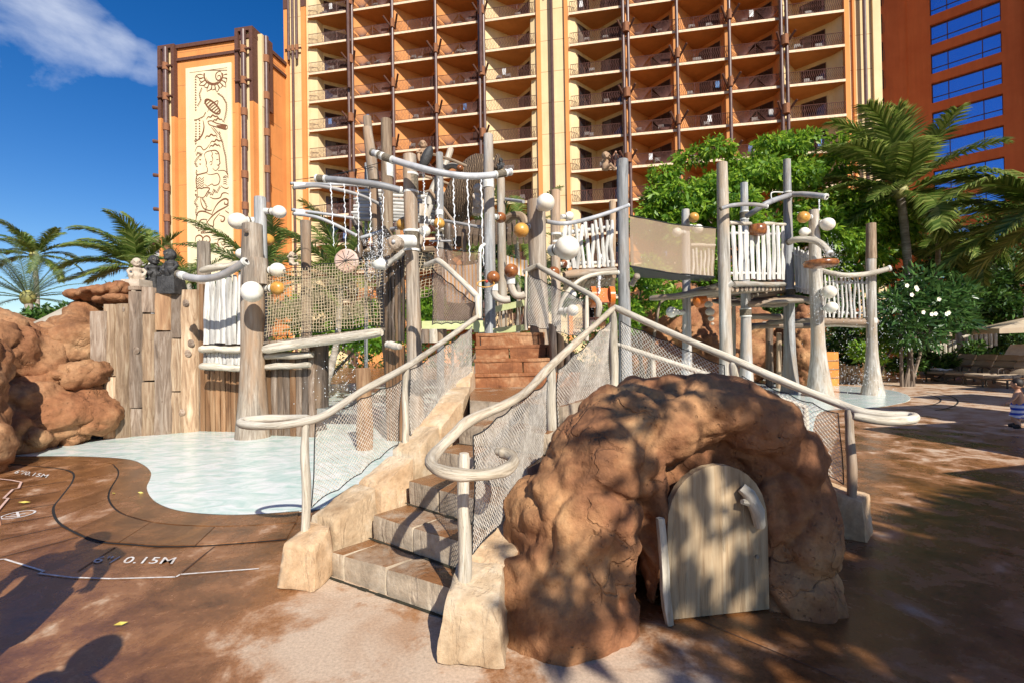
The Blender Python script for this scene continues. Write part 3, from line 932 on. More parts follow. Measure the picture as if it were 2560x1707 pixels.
# far right rail
fr_ = thing('stair_railing', (2.76, 3.93, 0), 'long pale railing sloping down right behind the rock cave to a grey loop', 'railing')
F = [D(1411, 706, 5.5), D(1685, 826, 4.58), D(1950, 941, 3.93)]
m_ = MB()
add_limb(m_, [F[0], F[0].lerp(F[1], .5) + V((0, 0, -.01)), F[1], F[1].lerp(F[2], .5), D(1930, 928, 4.0), D(1975, 945, 3.88), D(2030, 952, 3.8), D(2085, 955, 3.76), D(2102, 958, 3.68), D(2088, 964, 3.58), D(2030, 966, 3.5), D(1960, 955, 3.55)], .037, .032, n=12, seed=21)
m_.build('handrail', bleached, fr_)
for i, (bs, tp, r_) in enumerate(((D(1687, 905, 4.58), D(1685, 830, 4.58), .045), (D(1956, 1146, 3.93), D(1950, 940, 3.93), .036))):
    m_ = MB(); add_limb(m_, [bs - V((0, 0, .25 if i == 0 else .05)), bs.lerp(tp, .35) + V((.01, 0, 0)), bs.lerp(tp, .7), tp], r_, r_ * .9, seed=25 + i); m_.build('post', bleached if i == 0 else grey_wood, fr_)
# low rail on the far side of that flight
lw = thing('low_railing', (2.2, 5.9, 0), 'lower pale railing with short posts seen through the net of the right flight', 'railing')
m_ = MB(); q = [D(1415, 790, 6.6), D(1650, 868, 5.9), D(1850, 935, 5.3)]
add_limb(m_, q, .034, .03, seed=31); m_.build('handrail', bleached, lw)
for i, (x, y, d) in enumerate(((1704, 886, 5.75), (1850, 935, 5.3), (1500, 820, 6.35))):
    t = D(x, y, d); m_ = MB(); add_limb(m_, [t - V((0, 0, .75)), t], .034, .032, seed=35 + i); m_.build('post', bleached, lw)

def net_panel(name, label, TL, TR, BR, BL, cell, r, mat, sag=.02, square=False, border=True, n=3, shape=None, cat='rope net', parent=None, seed=0):
    """Knotted net of crossing cords between four corners, a dark lacing cord around it."""
    TL, TR, BR, BL = map(V, (TL, TR, BR, BL))
    wdt = ((TR - TL).length + (BR - BL).length) / 2; hgt = ((BL - TL).length + (BR - TR).length) / 2
    nx = max(2, int(wdt / cell)); ny = max(2, int(hgt / cell))
    nrm = np.array((TR - TL).cross(BL - TL).normalized())
    a = [np.array(p) for p in (TL, TR, BR, BL)]
    rs = np.random.RandomState(seed)
    ph = rs.uniform(0, 6, 4)
    def pt(u, v):
        u = np.asarray(u, float); v = np.asarray(v, float)
        # edges are drawn in between the tie points
        vs_ = v + 0 * u
        top = a[0] + (a[1] - a[0]) * u[..., None]; bot = a[3] + (a[2] - a[3]) * u[..., None]
        sc_t = np.abs(np.sin(u * math.pi * 4)) * sag; sc_b = np.abs(np.sin(u * math.pi * 4)) * sag
        top = top + np.array([0, 0, -1.0]) * sc_t[..., None]; bot = bot + np.array([0, 0, 1.0]) * sc_b[..., None]
        p = top + (bot - top) * v[..., None]
        w_ = (np.sin(u * 5 + ph[0]) * np.sin(v * 4 + ph[1]) * .6 + np.sin(u * 11 + v * 7 + ph[2]) * .3) * sag * 1.2
        p = p + nrm * w_[..., None]
        e = np.minimum(1, np.minimum(u, 1 - u) * 6)
        return p
    A, B = [], []
    if square:
        us = np.linspace(0, 1, nx + 1); vs_ = np.linspace(0, 1, ny + 1)
        U, Vv = np.meshgrid(us, vs_)
        jx = rs.normal(0, .10 / nx, U.shape); jy = rs.normal(0, .10 / ny, U.shape)
        jx[:, [0, -1]] = 0; jy[[0, -1], :] = 0
        Pm = pt(U + jx, Vv + jy)
        A += [Pm[:, :-1].reshape(-1, 3), Pm[:-1, :].reshape(-1, 3)]; B += [Pm[:, 1:].reshape(-1, 3), Pm[1:, :].reshape(-1, 3)]
    else:
        # diamond mesh; knots on a staggered grid
        us = np.linspace(0, 1, nx + 1); vs_ = np.linspace(0, 1, 2 * ny + 1)
        for j in range(2 * ny):
            o0 = .5 / nx if j % 2 else 0
            u0 = us + o0
            u0c = np.clip(u0, 0, 1)
            for s in (-1, 1):
                u1 = np.clip(u0 + s * .5 / nx, 0, 1)
                A.append(pt(u0c, np.full_like(u0c, vs_[j]))); B.append(pt(u1, np.full_like(u1, vs_[j + 1])))
    A = np.concatenate(A); B = np.concatenate(B)
    ok = np.linalg.norm(A - B, axis=1) > 1e-4
    v_, f_ = segs(A[ok], B[ok], r, n)
    own = parent is None
    if own:
        root = thing(name, tuple((TL + TR + BR + BL) / 4), label, cat)
    else:
        root = parent
    o = np_obj('netting', v_, f_, mat, root); o['kind'] = 'stuff'
    if border:
        t_ = np.linspace(0, 1, 33)
        loops = [pt(t_, t_ * 0), pt(t_ * 0 + 1, t_), pt(t_[::-1], t_ * 0 + 1), pt(t_ * 0, t_[::-1])]
        lp = [V(p) for q_ in loops for p in q_[:-1]]
        lp.append(lp[0])
        MB().tube(lp, .0045 if r < .004 else .007, 5, cap=False).build('lacing', black_cord, root)
    return root
net_panel('stair_net', 'white net panel over the pool between the two left rail posts', D(724, 966, 3.5), D(919, 872, 4.25), D(916, 1020, 4.25), D(718, 1166, 3.5), .034, .0024, net_white, seed=1)
net_panel('stair_net', 'white net panel left of the stairs just below the red steps', D(942, 848, 4.38), D(1086, 750, 5.9), D(1084, 902, 5.9), D(940, 1000, 4.38), .039, .0028, net_white, seed=2)
net_panel('stair_net', 'nearest white net panel right of the stairs behind the curled rail end', D(1090, 1000, 2.76), D(1254, 872, 3.92), D(1254, 1066, 3.92), D(1086, 1272, 2.70), .030, .0023, net_white, seed=3)
net_panel('stair_net', 'white net panel below the apex of the railing, left of the corner post', D(1282, 848, 4.1), D(1402, 738, 5.42), D(1400, 910, 5.42), D(1279, 1030, 4.1), .038, .0028, net_white, seed=4)
net_panel('stair_net', 'white net panel right of the corner post above the rock cave', D(1426, 738, 5.45), D(1664, 838, 4.68), D(1666, 1010, 4.68), D(1426, 905, 5.45), .044, .0030, net_white, seed=5)
net_panel('stair_net', 'last white net panel of the right flight ending at the grey post', D(1706, 862, 4.52), D(1926, 948, 3.98), D(1938, 1112, 3.98), D(1706, 1020, 4.52), .040, .0028, net_white, seed=6)
brown_net = plain('net_cord_brown', (.30, .22, .17), .8, (.20, .14, .10), 20, 0)
net_panel('stair_net', 'brown fine net panel left of the red steps under the upper rail', C('O', 270, 625, 6.9), C('O', 600, 905, 6.2), C('O', 590, 1075, 6.2), C('O', 262, 1085, 6.9), .045, .0042, brown_net, seed=7)
net_panel('stair_net', 'fine net panel right of the red steps under the upper right rail', C('O', 1050, 670, 7.0), C('O', 1500, 880, 6.1), C('O', 1500, 1200, 6.1), C('O', 1045, 1095, 7.0), .045, .0032, net_white, seed=8)
ur = thing('upper_railing', (.6, 6.4, 0), 'short pale railing sloping down right of the red steps', 'railing')
m_ = MB(); add_limb(m_, [C('O', 1010, 660, 7.1), C('O', 1120, 605, 7.0), C('O', 1160, 625, 6.9), C('O', 1400, 760, 6.45), C('O', 1610, 885, 6.1), C('O', 1615, 1020, 6.1)], .040, .036, seed=41); m_.build('handrail', bleached, ur)
for i, (x, y0, y1, d) in enumerate(((1032, 650, 1130, 7.05), (1525, 850, 1215, 6.15))):
    m_ = MB(); add_limb(m_, [C('O', x, y1, d), C('O', x, y0, d)], .03, .026, seed=44 + i); m_.build('post', bleached, ur)

# ================================================================== ROCKS
def rock(name, blobs, voxel, amp, mat, label, cat, fr=1.6, crack=.05, cfr=1.1, seed=0, parent=None, fine=.012, group=None, floor=None, smo=22, bil=1.0):
    bm = bmesh.new()
    for c, r in blobs:
        M4 = Matrix.Translation(V(c)) @ Matrix.Diagonal((*r, 1))
        bmesh.ops.create_icosphere(bm, subdivisions=3, radius=1, matrix=M4)
    me = bpy.data.meshes.new(name); bm.to_mesh(me); bm.free()
    o = bpy.data.objects.new(name, me); COL.objects.link(o)
    md = o.modifiers.new('r', 'REMESH'); md.mode = 'VOXEL'; md.voxel_size = voxel
    ms = o.modifiers.new('s', 'SMOOTH'); ms.iterations = smo; ms.factor = .6
    dg = bpy.context.evaluated_depsgraph_get()
    m2 = bpy.data.meshes.new_from_object(o.evaluated_get(dg))
    o.modifiers.clear(); o.data = m2; m2.name = name
    n = len(m2.vertices)
    co = np.empty(n * 3, np.float32); m2.vertices.foreach_get('co', co); co = co.reshape(-1, 3)
    no = np.empty(n * 3, np.float32); m2.vertices.foreach_get('normal', no); no = no.reshape(-1, 3)
    s3 = V((seed * 5.3, seed * 2.1, seed * 9.7))
    dsp = np.empty(n)
    for i in range(n):
        p = V(co[i]) + s3
        h = noise.fractal(p * fr, 1.0, 2.1, 4) * amp
        wv = p + noise.noise_vector(p * 1.3) * .35
        dd, _ = noise.voronoi(wv * cfr)
        e = dd[1] - dd[0]
        if e < .16: h -= crack * (1 - e / .16) ** 1.5
        n1 = abs(noise.noise(p * fr * 1.9 + V((7, 3, 1)))); n2_ = abs(noise.noise(p * fr * 4.3))
        h += ((min(n1, .2) / .2 - .7) * amp * .75 + (min(n2_, .2) / .2 - .7) * amp * .22) * bil
        h += noise.noise(p * fr * 7) * fine + noise.noise(p * fr * 17) * fine * .45
        dsp[i] = h
    co = co + no * dsp[:, None]
    if floor is not None: co[:, 2] = np.maximum(co[:, 2], floor)
    org = V(((co[:, 0].min() + co[:, 0].max()) / 2, (co[:, 1].min() + co[:, 1].max()) / 2, 0)) if parent is None else wloc(parent)
    co = co - np.array(org, np.float32)
    m2.vertices.foreach_set('co', co.astype(np.float32).ravel()); m2.update(); m2.shade_smooth()
    m2.materials.clear(); m2.materials.append(mat)
    if parent is None:
        o.location = org; tag(o, label, cat, group)
    else: o.parent = parent
    return o
rock_red = rock_mat('rock_rust', [(.085, .036, .020), (.24, .105, .045), (.40, .205, .090), (.56, .345, .165), (.27, .105, .048)])
rock_tan = rock_mat('rock_tan', [(.085, .036, .018), (.25, .115, .05), (.39, .215, .105), (.53, .35, .19), (.27, .105, .045)], sc=.9)
cave = thing('rock_cave', (1.2, 3.2, 0), 'big rusty brown artificial rock arch with dappled shade round a small wooden door', 'rock')
blobs = [((.33, 2.84, .12), (.42, .38, .5)), ((.40, 2.92, .52), (.36, .38, .44)), ((.58, 3.04, .90), (.33, .40, .28)), ((.06, 2.84, .02), (.24, .26, .38)),
         ((.22, 3.05, .4), (.28, .3, .4)),
         ((.88, 3.18, 1.08), (.40, .42, .25)), ((1.25, 3.25, 1.16), (.42, .45, .235)), ((1.52, 3.27, 1.05), (.35, .45, .25)), ((1.72, 3.25, .80), (.30, .42, .32)),
         ((1.78, 3.2, .4), (.28, .42, .5)), ((1.75, 3.08, -.02), (.28, .32, .4)), ((.8, 3.75, .45), (.6, .55, .65)), ((1.4, 3.8, .55), (.7, .55, .7)), ((1.78, 3.65, .3), (.32, .4, .6)), ((1.2, 3.3, 1.30), (.26, .3, .12)), ((.78, 3.3, 1.12), (.3, .35, .2)),
         ((1.0, 3.45, 1.2), (.3, .3, .18)), ((1.15, 3.12, .55), (.36, .12, .5)), ((.84, 3.0, .5), (.10, .2, .55)), ((1.55, 3.08, .4), (.10, .2, .6))]
rock('boulder', blobs, .016, .075, rock_red, None, None, fr=1.35, crack=.035, cfr=1.5, seed=2, parent=cave, fine=.014, smo=16, bil=.5)
# door: thick rounded-top leaf with a jamb stick, knob branch and lock
def door():
    a, b = DG(1527, 1412), DG(1752, 1388)
    a = a + V((0, -.05, 0)); b = b + V((0, -.05, 0))
    u = (b - a); w_ = u.length; u.normalize(); n_ = V((u.y, -u.x, 0))
    prof = [(0, 0)]
    for i in range(15):
        an = math.pi * (1 - i / 14)
        prof.append((w_ * .5 + math.cos(an) * w_ * (.5 if an > 1.57 else .5), .50 + math.sin(an) ** .85 * .37))
    prof.append((w_, 0))
    mbx = MB()
    z0 = .012
    n = len(prof)
    fr, bk = [], []
    for (x, z) in prof:
        p = a + u * x + V((0, 0, z + z0))
        fr.append(p + n_ * .02); bk.append(p - n_ * .03)
    mbx.add(fr + bk, [tuple(range(n)), tuple(range(2 * n - 1, n - 1, -1))] + [(i, n + i, n + (i + 1) % n, (i + 1) % n) for i in range(n)])
    dm = wood('door_wood', (.22, .13, .06), (.46, .32, .18), (.60, .46, .29), grain=(13, 13, .9), warp=1.8, var=.02)
    dr = mbx.build('door', dm, cave, smooth=30)
    dl = D(1690, 1185, 2.93)
    m_ = MB(); p0 = a + u * (w_ * .76) + V((0, 0, .72)) + n_ * .05
    m_.tube([p0 + V((-.03, 0, .03)), p0 + V((.0, 0, 0)) + n_ * .02, p0 + u * .05 + V((0, 0, -.10)) + n_ * .02, p0 + u * .08 + V((0, 0, -.20))], [.03, .036, .04, .03], 10, jit=.06)
    m_.tube([p0 + V((-.005, 0, -.05)) + n_ * .02, p0 - u * .05 + V((0, 0, -.04)) + n_ * .03], [.022, .015], 7)
    m_.build('handle', bleached, dr)
    c = a + u * (w_ * .88) + V((0, 0, .33)) + n_ * .024
    MB().tube([c - n_ * .004, c + n_ * .004], .012, 14).build('lock', plain('lock_metal', (.45, .42, .38), .35, bst=0, metal=1), dr)
    m_ = MB(); q0 = a - u * .05 + n_ * .05
    m_.slab(q0 + V((.03, -.0, .0)), q0 + V((-.01, 0, .62)), u * .055, n_ * .05, n=(6, 2, 2), rd=.4, amp=.012, fr=5)
    m_.build('jamb', bleached, cave)
door()
rock('rock', [((2.25, 3.98, .40), (.25, .24, .50)), ((2.2, 4.0, .75), (.18, .2, .26))], .022, .05, rock_red, 'rounded brown boulder behind the right leg of the rock cave', 'rock', seed=6, crack=.02)
# ================================================================== HOTEL
FO = V((-20.8, 50.7, 0)); fu = V((.984, -.18, 0)).normalized(); fn = V((.18, .984, 0)).normalized()   # fn points into the building
def F(a, b, z=0.0):
    return FO + fu * a + fn * b + V((0, 0, z))
def fa(px):
    k = (px - 1280) / FPX
    return (k * FO.y - FO.x) / (fu.x - k * fu.y)
stucco_joint = .012
def stucco(name, col, col2):
    m, t, b = new_mat(name)
    g_ = N(t, 'ShaderNodeNewGeometry'); pos = g_.outputs['Position']
    f = noise_t(t, pos, .35, 8, .62, .3)
    c = ramp(t, f, [(.33, col2), (.66, col)])
    mpz = N(t, 'ShaderNodeMapping'); mpz.inputs['Scale'].default_value = (1.6, 1.6, .12); t.links.new(pos, mpz.inputs[0])
    st_ = noise_t(t, mpz.outputs[0], 1.0, 6, .65)
    c = mixc(t, 1.0, c, ramp(t, st_, [(.30, .88), (.62, 1.04)]), 'MULTIPLY')
    t.links.new(c, b.inputs['Base Color'])
    b.inputs['Roughness'].default_value = .9
    bump(t, noise_t(t, pos, 9, 5, .7), .2, .03, b)
    return m
s_cream = stucco('stucco_cream', (.72, .55, .31), (.62, .46, .24))
s_orange = stucco('stucco_orange', (.62, .265, .085), (.52, .21, .062))
s_light = stucco('stucco_light_orange', (.68, .27, .075), (.60, .225, .06))
s_red = stucco('stucco_red', (.62, .16, .045), (.54, .125, .032))
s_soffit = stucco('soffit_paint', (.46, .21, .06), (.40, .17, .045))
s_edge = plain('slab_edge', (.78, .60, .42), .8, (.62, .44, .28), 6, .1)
brown_trim = plain('brown_trim', (.115, .045, .026), .7, (.08, .03, .018), 5, .1)
pipe_brown = plain('brown_pipe', (.13, .07, .055), .35, (.09, .045, .035), 3, .02)
rail_brown = plain('railing_paint', (.15, .065, .05), .5, (.10, .04, .03), 3, 0)
cord = plain('bracket_cord', (.30, .12, .05), .85, (.18, .07, .03), 20, .5)
def glass(name, col, rough=.04, refl=.55):
    m, t, b = new_mat(name)
    b.inputs['Base Color'].default_value = c4(col)
    b.inputs['Roughness'].default_value = rough
    b.inputs['Specular IOR Level'].default_value = refl
    b.inputs['Coat Weight'].default_value = .6
    b.inputs['Coat Roughness'].default_value = .02
    return m
g_dark = glass('dark_glass', (.022, .02, .022))
g_mirror, t, b = new_mat('blue_mirror_glass')
b.inputs['Base Color'].default_value = (.24, .46, .86, 1); b.inputs['Metallic'].default_value = .9; b.inputs['Roughness'].default_value = .03
curtain = plain('curtain', (.16, .12, .09), .9, (.08, .06, .05), 3, .1)

ZL, ZR = 3.46, 3.0
SEC = [dict(px=[783, 893, 998, 1105, 1219, 1352], z=ZL, n=14, cream=(0, 4)), dict(px=[1437, 1577, 1704, 1834, 1969, 2124], z=ZR, n=12, cream=(0, 4))]
hotel = thing('hotel_block', tuple(F(fa(1400), 0)), 'tall cream and orange hotel block of stacked balconies with brown railings', 'hotel')
def railing_mesh(w_, style):
    """Bars, wavy or fanned, with rails: local x along the front, z up, origin at the left bottom."""
    A, B = [], []
    H = 1.05
    for z in (.06, H):
        A.append((0, 0, z)); B.append((w_, 0, z))
    for x in (0, w_ * .5, w_) if style == 1 else (0, w_ / 3, 2 * w_ / 3, w_):
        A.append((x, 0, 0)); B.append((x, 0, H + .02))
    if style == 0:
        n = int(w_ / .15)
        zs = [.06, .3, .52, .78, H]
        ys = [0, .04, -.05, .045, 0]
        for i in range(1, n):
            x = w_ * i / n
            for j in range(4):
                A.append((x + ys[j] * 1.2, 0, zs[j])); B.append((x + ys[j + 1] * 1.2, 0, zs[j + 1]))
    else:
        for s_, c_ in ((0, 0.0), (1, 1.0)):
            xc = w_ * (.25 if s_ == 0 else .75); half = w_ * .25
            for i in range(17):
                q = i / 16 * 2 - 1
                A.append((xc + q * half * .25, 0, .06)); B.append((xc + q * half * .96, 0, H))
            for i in range(4):
                for sg in (-1, 1):
                    q = .40 + .16 * i
                    A.append((xc + sg * half * q * .9, 0, .06)); B.append((xc + sg * half * .96, 0, .62 - .15 * i))
    v, f = segs(A, B, .021, 4)
    v2, f2 = segs([(0, 0, H)], [(w_, 0, H)], .03, 4)
    return join_np([(v, f), (v2, f2)])
def rot_mesh_obj(name, me, mat, parent, loc, ang):
    o = bpy.data.objects.new(name, me); COL.objects.link(o); o.parent = parent
    o.location = V(loc) - wloc(parent); o.rotation_euler = (0, 0, ang)
    return o
fang = math.atan2(fu.y, fu.x)
rs_ = np.random.RandomState(5)
def local_mesh(name, v, f, mat):
    me = bpy.data.meshes.new(name)
    me.from_pydata([tuple(map(float, p)) for p in v], [], [tuple(map(int, q)) for q in f]); me.update()
    me.materials.append(mat)
    return me
def lp(a, b, z): return (a, b, z)
chair_m = plain('balcony_chair', (.20, .17, .15), .6, (.10, .08, .07), 5, 0)
towel_m = [plain('towel_white', (.75, .74, .72), .9, bst=0), plain('towel_blue', (.10, .22, .45), .9, bst=0), plain('towel_pink', (.75, .20, .35), .9, bst=0)]
for si, S_ in enumerate(SEC):
    ax = [fa(p) for p in S_['px']]
    zt = S_['z'] + 3 * S_['n']
    for bi in range(5):
        a0, a1 = ax[bi], ax[bi + 1]
        w_ = a1 - a0
        wall_m = s_cream if bi in S_['cream'] else s_orange
        wide = (bi == 0)
        if si == 0 and bi == 0:
            plan = [(0, 0), (.16, .12), (.20, .9), (.62, 2.6), (1.0, .55), (1.0, 0)]; win = [(2, 3, .04, .96)]
        elif si == 1 and bi == 0:
            plan = [(0, 0), (.10, .15), (.45, 2.6), (.94, .8), (1.0, 0)]; win = [(1, 2, .12, .72), (2, 3, .25, .98)]
        elif si == 1 and bi == 4:
            plan = [(0, 0), (.42, 2.7), (.90, .9), (1.0, .12), (1.0, 0)]; win = [(1, 2, .16, .84)]
        elif bi == 4:
            plan = [(0, 0), (.56, 2.9), (.86, 1.2), (.90, .12), (1.0, 0)]; win = [(1, 2, .12, .95)]
        else:
            plan = [(0, 0), (.50 if si else .56, 2.9), (.93, .95), (.95, .05), (1.0, 0)]; win = [(1, 2, .15, .95)]
        # recessed walls run the whole height
        mbx = MB()
        for (u0, b0), (u1, b1) in zip(plan, plan[1:]):
            if (u1 - u0) ** 2 + (b1 - b0) ** 2 < 1e-6: continue
            p, q = F(a0 + u0 * w_, b0), F(a0 + u1 * w_, b1)
            mbx.quad(p + V((0, 0, 0)), q + V((0, 0, 0)), q + V((0, 0, zt)), p + V((0, 0, zt)))
        mbx.build('recess_wall', wall_m, hotel, smooth=0)
        # slab shared by every storey
        th = .22
        poly_ = [(0, -.32)] + [(u * w_, b + .05) for u, b in plan] + [(w_, -.32)]
        m = len(poly_)
        v = [(x, y, -th) for x, y in poly_] + [(x, y, 0) for x, y in poly_]
        f = [tuple(range(m))[::-1], tuple(range(m, 2 * m))] + [(i, (i + 1) % m, m + (i + 1) % m, m + i) for i in range(m)]
        sm = bpy.data.meshes.new('slab'); sm.from_pydata(v, [], f); sm.update()
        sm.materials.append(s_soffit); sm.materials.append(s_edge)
        sm.polygons[2 + m - 1].material_index = 1
        bm = bmesh.new(); bm.from_mesh(sm); bmesh.ops.recalc_face_normals(bm, faces=bm.faces[:]); bm.to_mesh(sm); bm.free()
        style = 0 if bi in (0, 4) or bi == 2 else 1
        if si == 1: style = {0: 0, 1: 1, 2: 0, 3: 1, 4: 0}[bi]
        else: style = {0: 0, 1: 1, 2: 0, 3: 1, 4: 0}[bi]
        v, f = railing_mesh(w_ - .12, style)
        rm = local_mesh('railing', v, f, rail_brown)
        wms = []
        for (i0, i1, t0, t1) in win:
            p = V((plan[i0][0] * w_, plan[i0][1], 0)); q = V((plan[i1][0] * w_, plan[i1][1], 0))
            d_ = q - p; nn_ = V((d_.y, -d_.x, 0)).normalized()
            if nn_.y > 0: nn_ = -nn_
            A_, B_ = p + d_ * t0 + nn_ * .03, p + d_ * t1 + nn_ * .03
            ww = (B_ - A_).length; uu = (B_ - A_).normalized()
            fb = MB()
            axs = (uu, nn_, V((0, 0, 1)))
            for (x, z, sx, sz) in ((ww / 2, 2.33, ww, .07), (ww / 2, .05, ww, .06), (.035, 1.2, .07, 2.2), (ww - .035, 1.2, .07, 2.2), (ww * .5, 1.2, .06, 2.2)):
                fb.box(A_ + uu * x + V((0, 0, z)), (sx, .06, sz), axes=axs)
            fm = local_mesh('window', fb.v, fb.f, brown_trim)
            gb = MB(); g0 = A_ + nn_ * .004
            gb.quad(g0 + V((0, 0, .05)), g0 + uu * ww + V((0, 0, .05)), g0 + uu * ww + V((0, 0, 2.33)), g0 + V((0, 0, 2.33)))
            gm = local_mesh('pane', gb.v, gb.f, g_dark)
            cb = MB()
            c0 = A_ + nn_ * .012; nf = 9
            for i in range(nf):
                x0, x1 = ww * (.05 + .40 * i / nf), ww * (.05 + .40 * (i + 1) / nf)
                y0 = (.010 if i % 2 else 0); y1 = (0 if i % 2 else .010)
                cb.quad(c0 + uu * x0 + nn_ * y0 + V((0, 0, .1)), c0 + uu * x1 + nn_ * y1 + V((0, 0, .1)), c0 + uu * x1 + nn_ * y1 + V((0, 0, 2.28)), c0 + uu * x0 + nn_ * y0 + V((0, 0, 2.28)))
            cm = local_mesh('curtain', cb.v, cb.f, curtain)
            wms.append((fm, gm, cm))
        for k in range(S_['n']):
            z = S_['z'] + 3 * k
            loc = F(a0, 0, z)
            s_o = rot_mesh_obj('balcony', sm, None, hotel, loc, fang)
            r_o = bpy.data.objects.new('railing', rm); COL.objects.link(r_o); r_o.parent = s_o; r_o.location = (.06, -.27, .005)
            if rs_.rand() < .75:
                # chairs and a towel left out on the balcony
                cb = MB()
                for c_ in range(rs_.randint(1, 3)):
                    x = w_ * rs_.uniform(.25, .7); y = rs_.uniform(.1, .5)
                    cb.box((x, y, .38), (.5, .5, .07)); cb.box((x, y + .25, .62), (.5, .05, .5), rz=.0)
                    for (qx, qy) in ((-.22, -.22), (.22, -.22), (.22, .22), (-.22, .22)): cb.box((x + qx, y + qy, .18), (.04, .04, .36))
                me = local_mesh('balcony_chair', cb.v, cb.f, chair_m)
                co_ = bpy.data.objects.new('balcony_chair', me); COL.objects.link(co_); co_.parent = s_o; co_['kind'] = 'stuff'
            if rs_.rand() < .22:
                x = w_ * rs_.uniform(.2, .8)
                cb = MB(); cb.box((x, -.24, .72), (.35, .03, .62))
                me = local_mesh('towel', cb.v, cb.f, towel_m[rs_.randint(0, 2)])
                co_ = bpy.data.objects.new('towel', me); COL.objects.link(co_); co_.parent = s_o
            for fm, gm, cm in wms:
                wo = rot_mesh_obj('window', fm, None, hotel, loc, fang)
                for nm, mm in (('pane', gm), ('curtain', cm)):
                    if nm == 'curtain' and rs_.rand() < .35: continue
                    go = bpy.data.objects.new(nm, mm); COL.objects.link(go); go.parent = wo
    # vertical brown tubes on the bay lines
    for bi in range(1, 5):
        a = ax[bi]
        dbl = (bi in (1, 4))
        offs = (-.22, .22) if dbl else (0,)
        for o_ in offs:
            MB().tube([F(a + o_, -.62, 0), F(a + o_, -.62, zt)], .15, 10).build('pipe', pipe_brown, hotel)
        ks = range(1, S_['n'], 2)
        for k in ks:
            z = S_['z'] + 3 * k + (.4 if bi % 2 else -2.5) + .2
            mbx = MB()
            for sgn in (-1, 1):
                p0 = F(a + sgn * .75, -1.15, z + .55); p1 = F(a + sgn * .10, -.25, z - .35)
                mbx.tube([p0, p1], .10, 7)
            mbx.build('bracket', brown_trim, hotel)
            MB().tube([F(a, -.62, z - .42), F(a, -.62, z + .42)], .27 if not dbl else .42, 10, flat=.8).build('cord_wrap', cord, hotel)
    
# flat panels between and beside the sections
def fpanel(p0, p1, b, mat, z0=0.0, z1=48.0, name='wall_panel', th=.5, par=hotel):
    a0, a1 = fa(p0) if p0 > 50 else p0, fa(p1)
    c8 = [F(a0, b, z0), F(a1, b, z0), F(a1, b + th, z0), F(a0, b + th, z0), F(a0, b, z1), F(a1, b, z1), F(a1, b + th, z1), F(a0, b + th, z1)]
    mbx = MB(); mbx.add(c8, [(0, 1, 5, 4), (1, 2, 6, 5), (2, 3, 7, 6), (3, 0, 4, 7), (4, 5, 6, 7), (0, 3, 2, 1)])
    return mbx.build(name, mat, par, smooth=0)
joint_m = plain('panel_joint', (.30, .16, .06), .9, bst=0)
def joints(p0, p1, b, zs, nm='joint'):
    mbx = MB()
    for z in zs:
        a0, a1 = fa(p0), fa(p1)
        mbx.quad(F(a0, b, z - .02), F(a1, b, z - .02), F(a1, b, z + .02), F(a0, b, z + .02))
    o = mbx.build(nm, joint_m, hotel, smooth=0); o['kind'] = 'stuff'
zj = [3 * k + .8 for k in range(15)]
fpanel(722, 783, .0, s_cream); joints(722, 783, -.004, zj)
fpanel(722, 733, -.25, s_light, z1=37.6); fpanel(765, 776, -.25, s_light, z1=37.6)
fpanel(722, 733, -.30, brown_trim, z0=37.6); fpanel(765, 776, -.30, brown_trim, z0=37.6)
fpanel(1352, 1437, .0, s_cream); joints(1352, 1437, -.004, zj)
fpanel(1354, 1364, -.25, s_light, z1=40.8); fpanel(1424, 1433, -.25, s_light, z1=40.8)
fpanel(1354, 1364, -.30, brown_trim, z0=40.8); fpanel(1424, 1433, -.30, brown_trim, z0=40.8)
fpanel(2124, 2216, .0, s_cream); joints(2124, 2216, -.004, zj)
fpanel(2124, 2136, -.3, s_light); fpanel(2146, 2152, -.2, s_light); fpanel(2196, 2216, -.25, s_cream)
def pipes3(pc, dx, zlow, zcen0, label):
    for i, s in enumerate((-1, 0, 1)):
        a = fa(pc + s * dx)
        MB().tube([F(a, -.42, zcen0 if s == 0 else zlow), F(a, -.42, 48)], .14, 9).build('pipe', pipe_brown, hotel)
    a0, a1 = fa(pc - dx * 2), fa(pc + dx * 2)
    k = 0
    z = zlow + 1.2
    while z < 47:
        MB().tube([F(a0, -.35, z), F(a1, -.35, z)], .09, 7).build('cross_tube', brown_trim, hotel)
        for s in (-1, 0, 1):
            a = fa(pc + s * dx)
            MB().tube([F(a, -.42, z - .3), F(a, -.42, z + .3)], .19, 8).build('cord_wrap', cord, hotel)
        z += 7.6
pipes3(747, 10, 32.0, 0, 'l'); pipes3(1393, 12, 35.2, 3, 'm'); pipes3(2172, 15, 36.5, 6, 'r')
# arched tubes that bow across the upper left section
for (pts) in ([(893, 13.2 * 3), (903, 45), (914, 50), (925, 55)], [(1219, 40), (1212, 45), (1200, 50), (1188, 55)]):
    q = smooth_path([F(fa(px_), -.95, z) for px_, z in ([(pts[0][0], 28)] + pts)], 5)
    MB().tube(q, .16, 9).build('arched_pipe', pipe_brown, hotel)
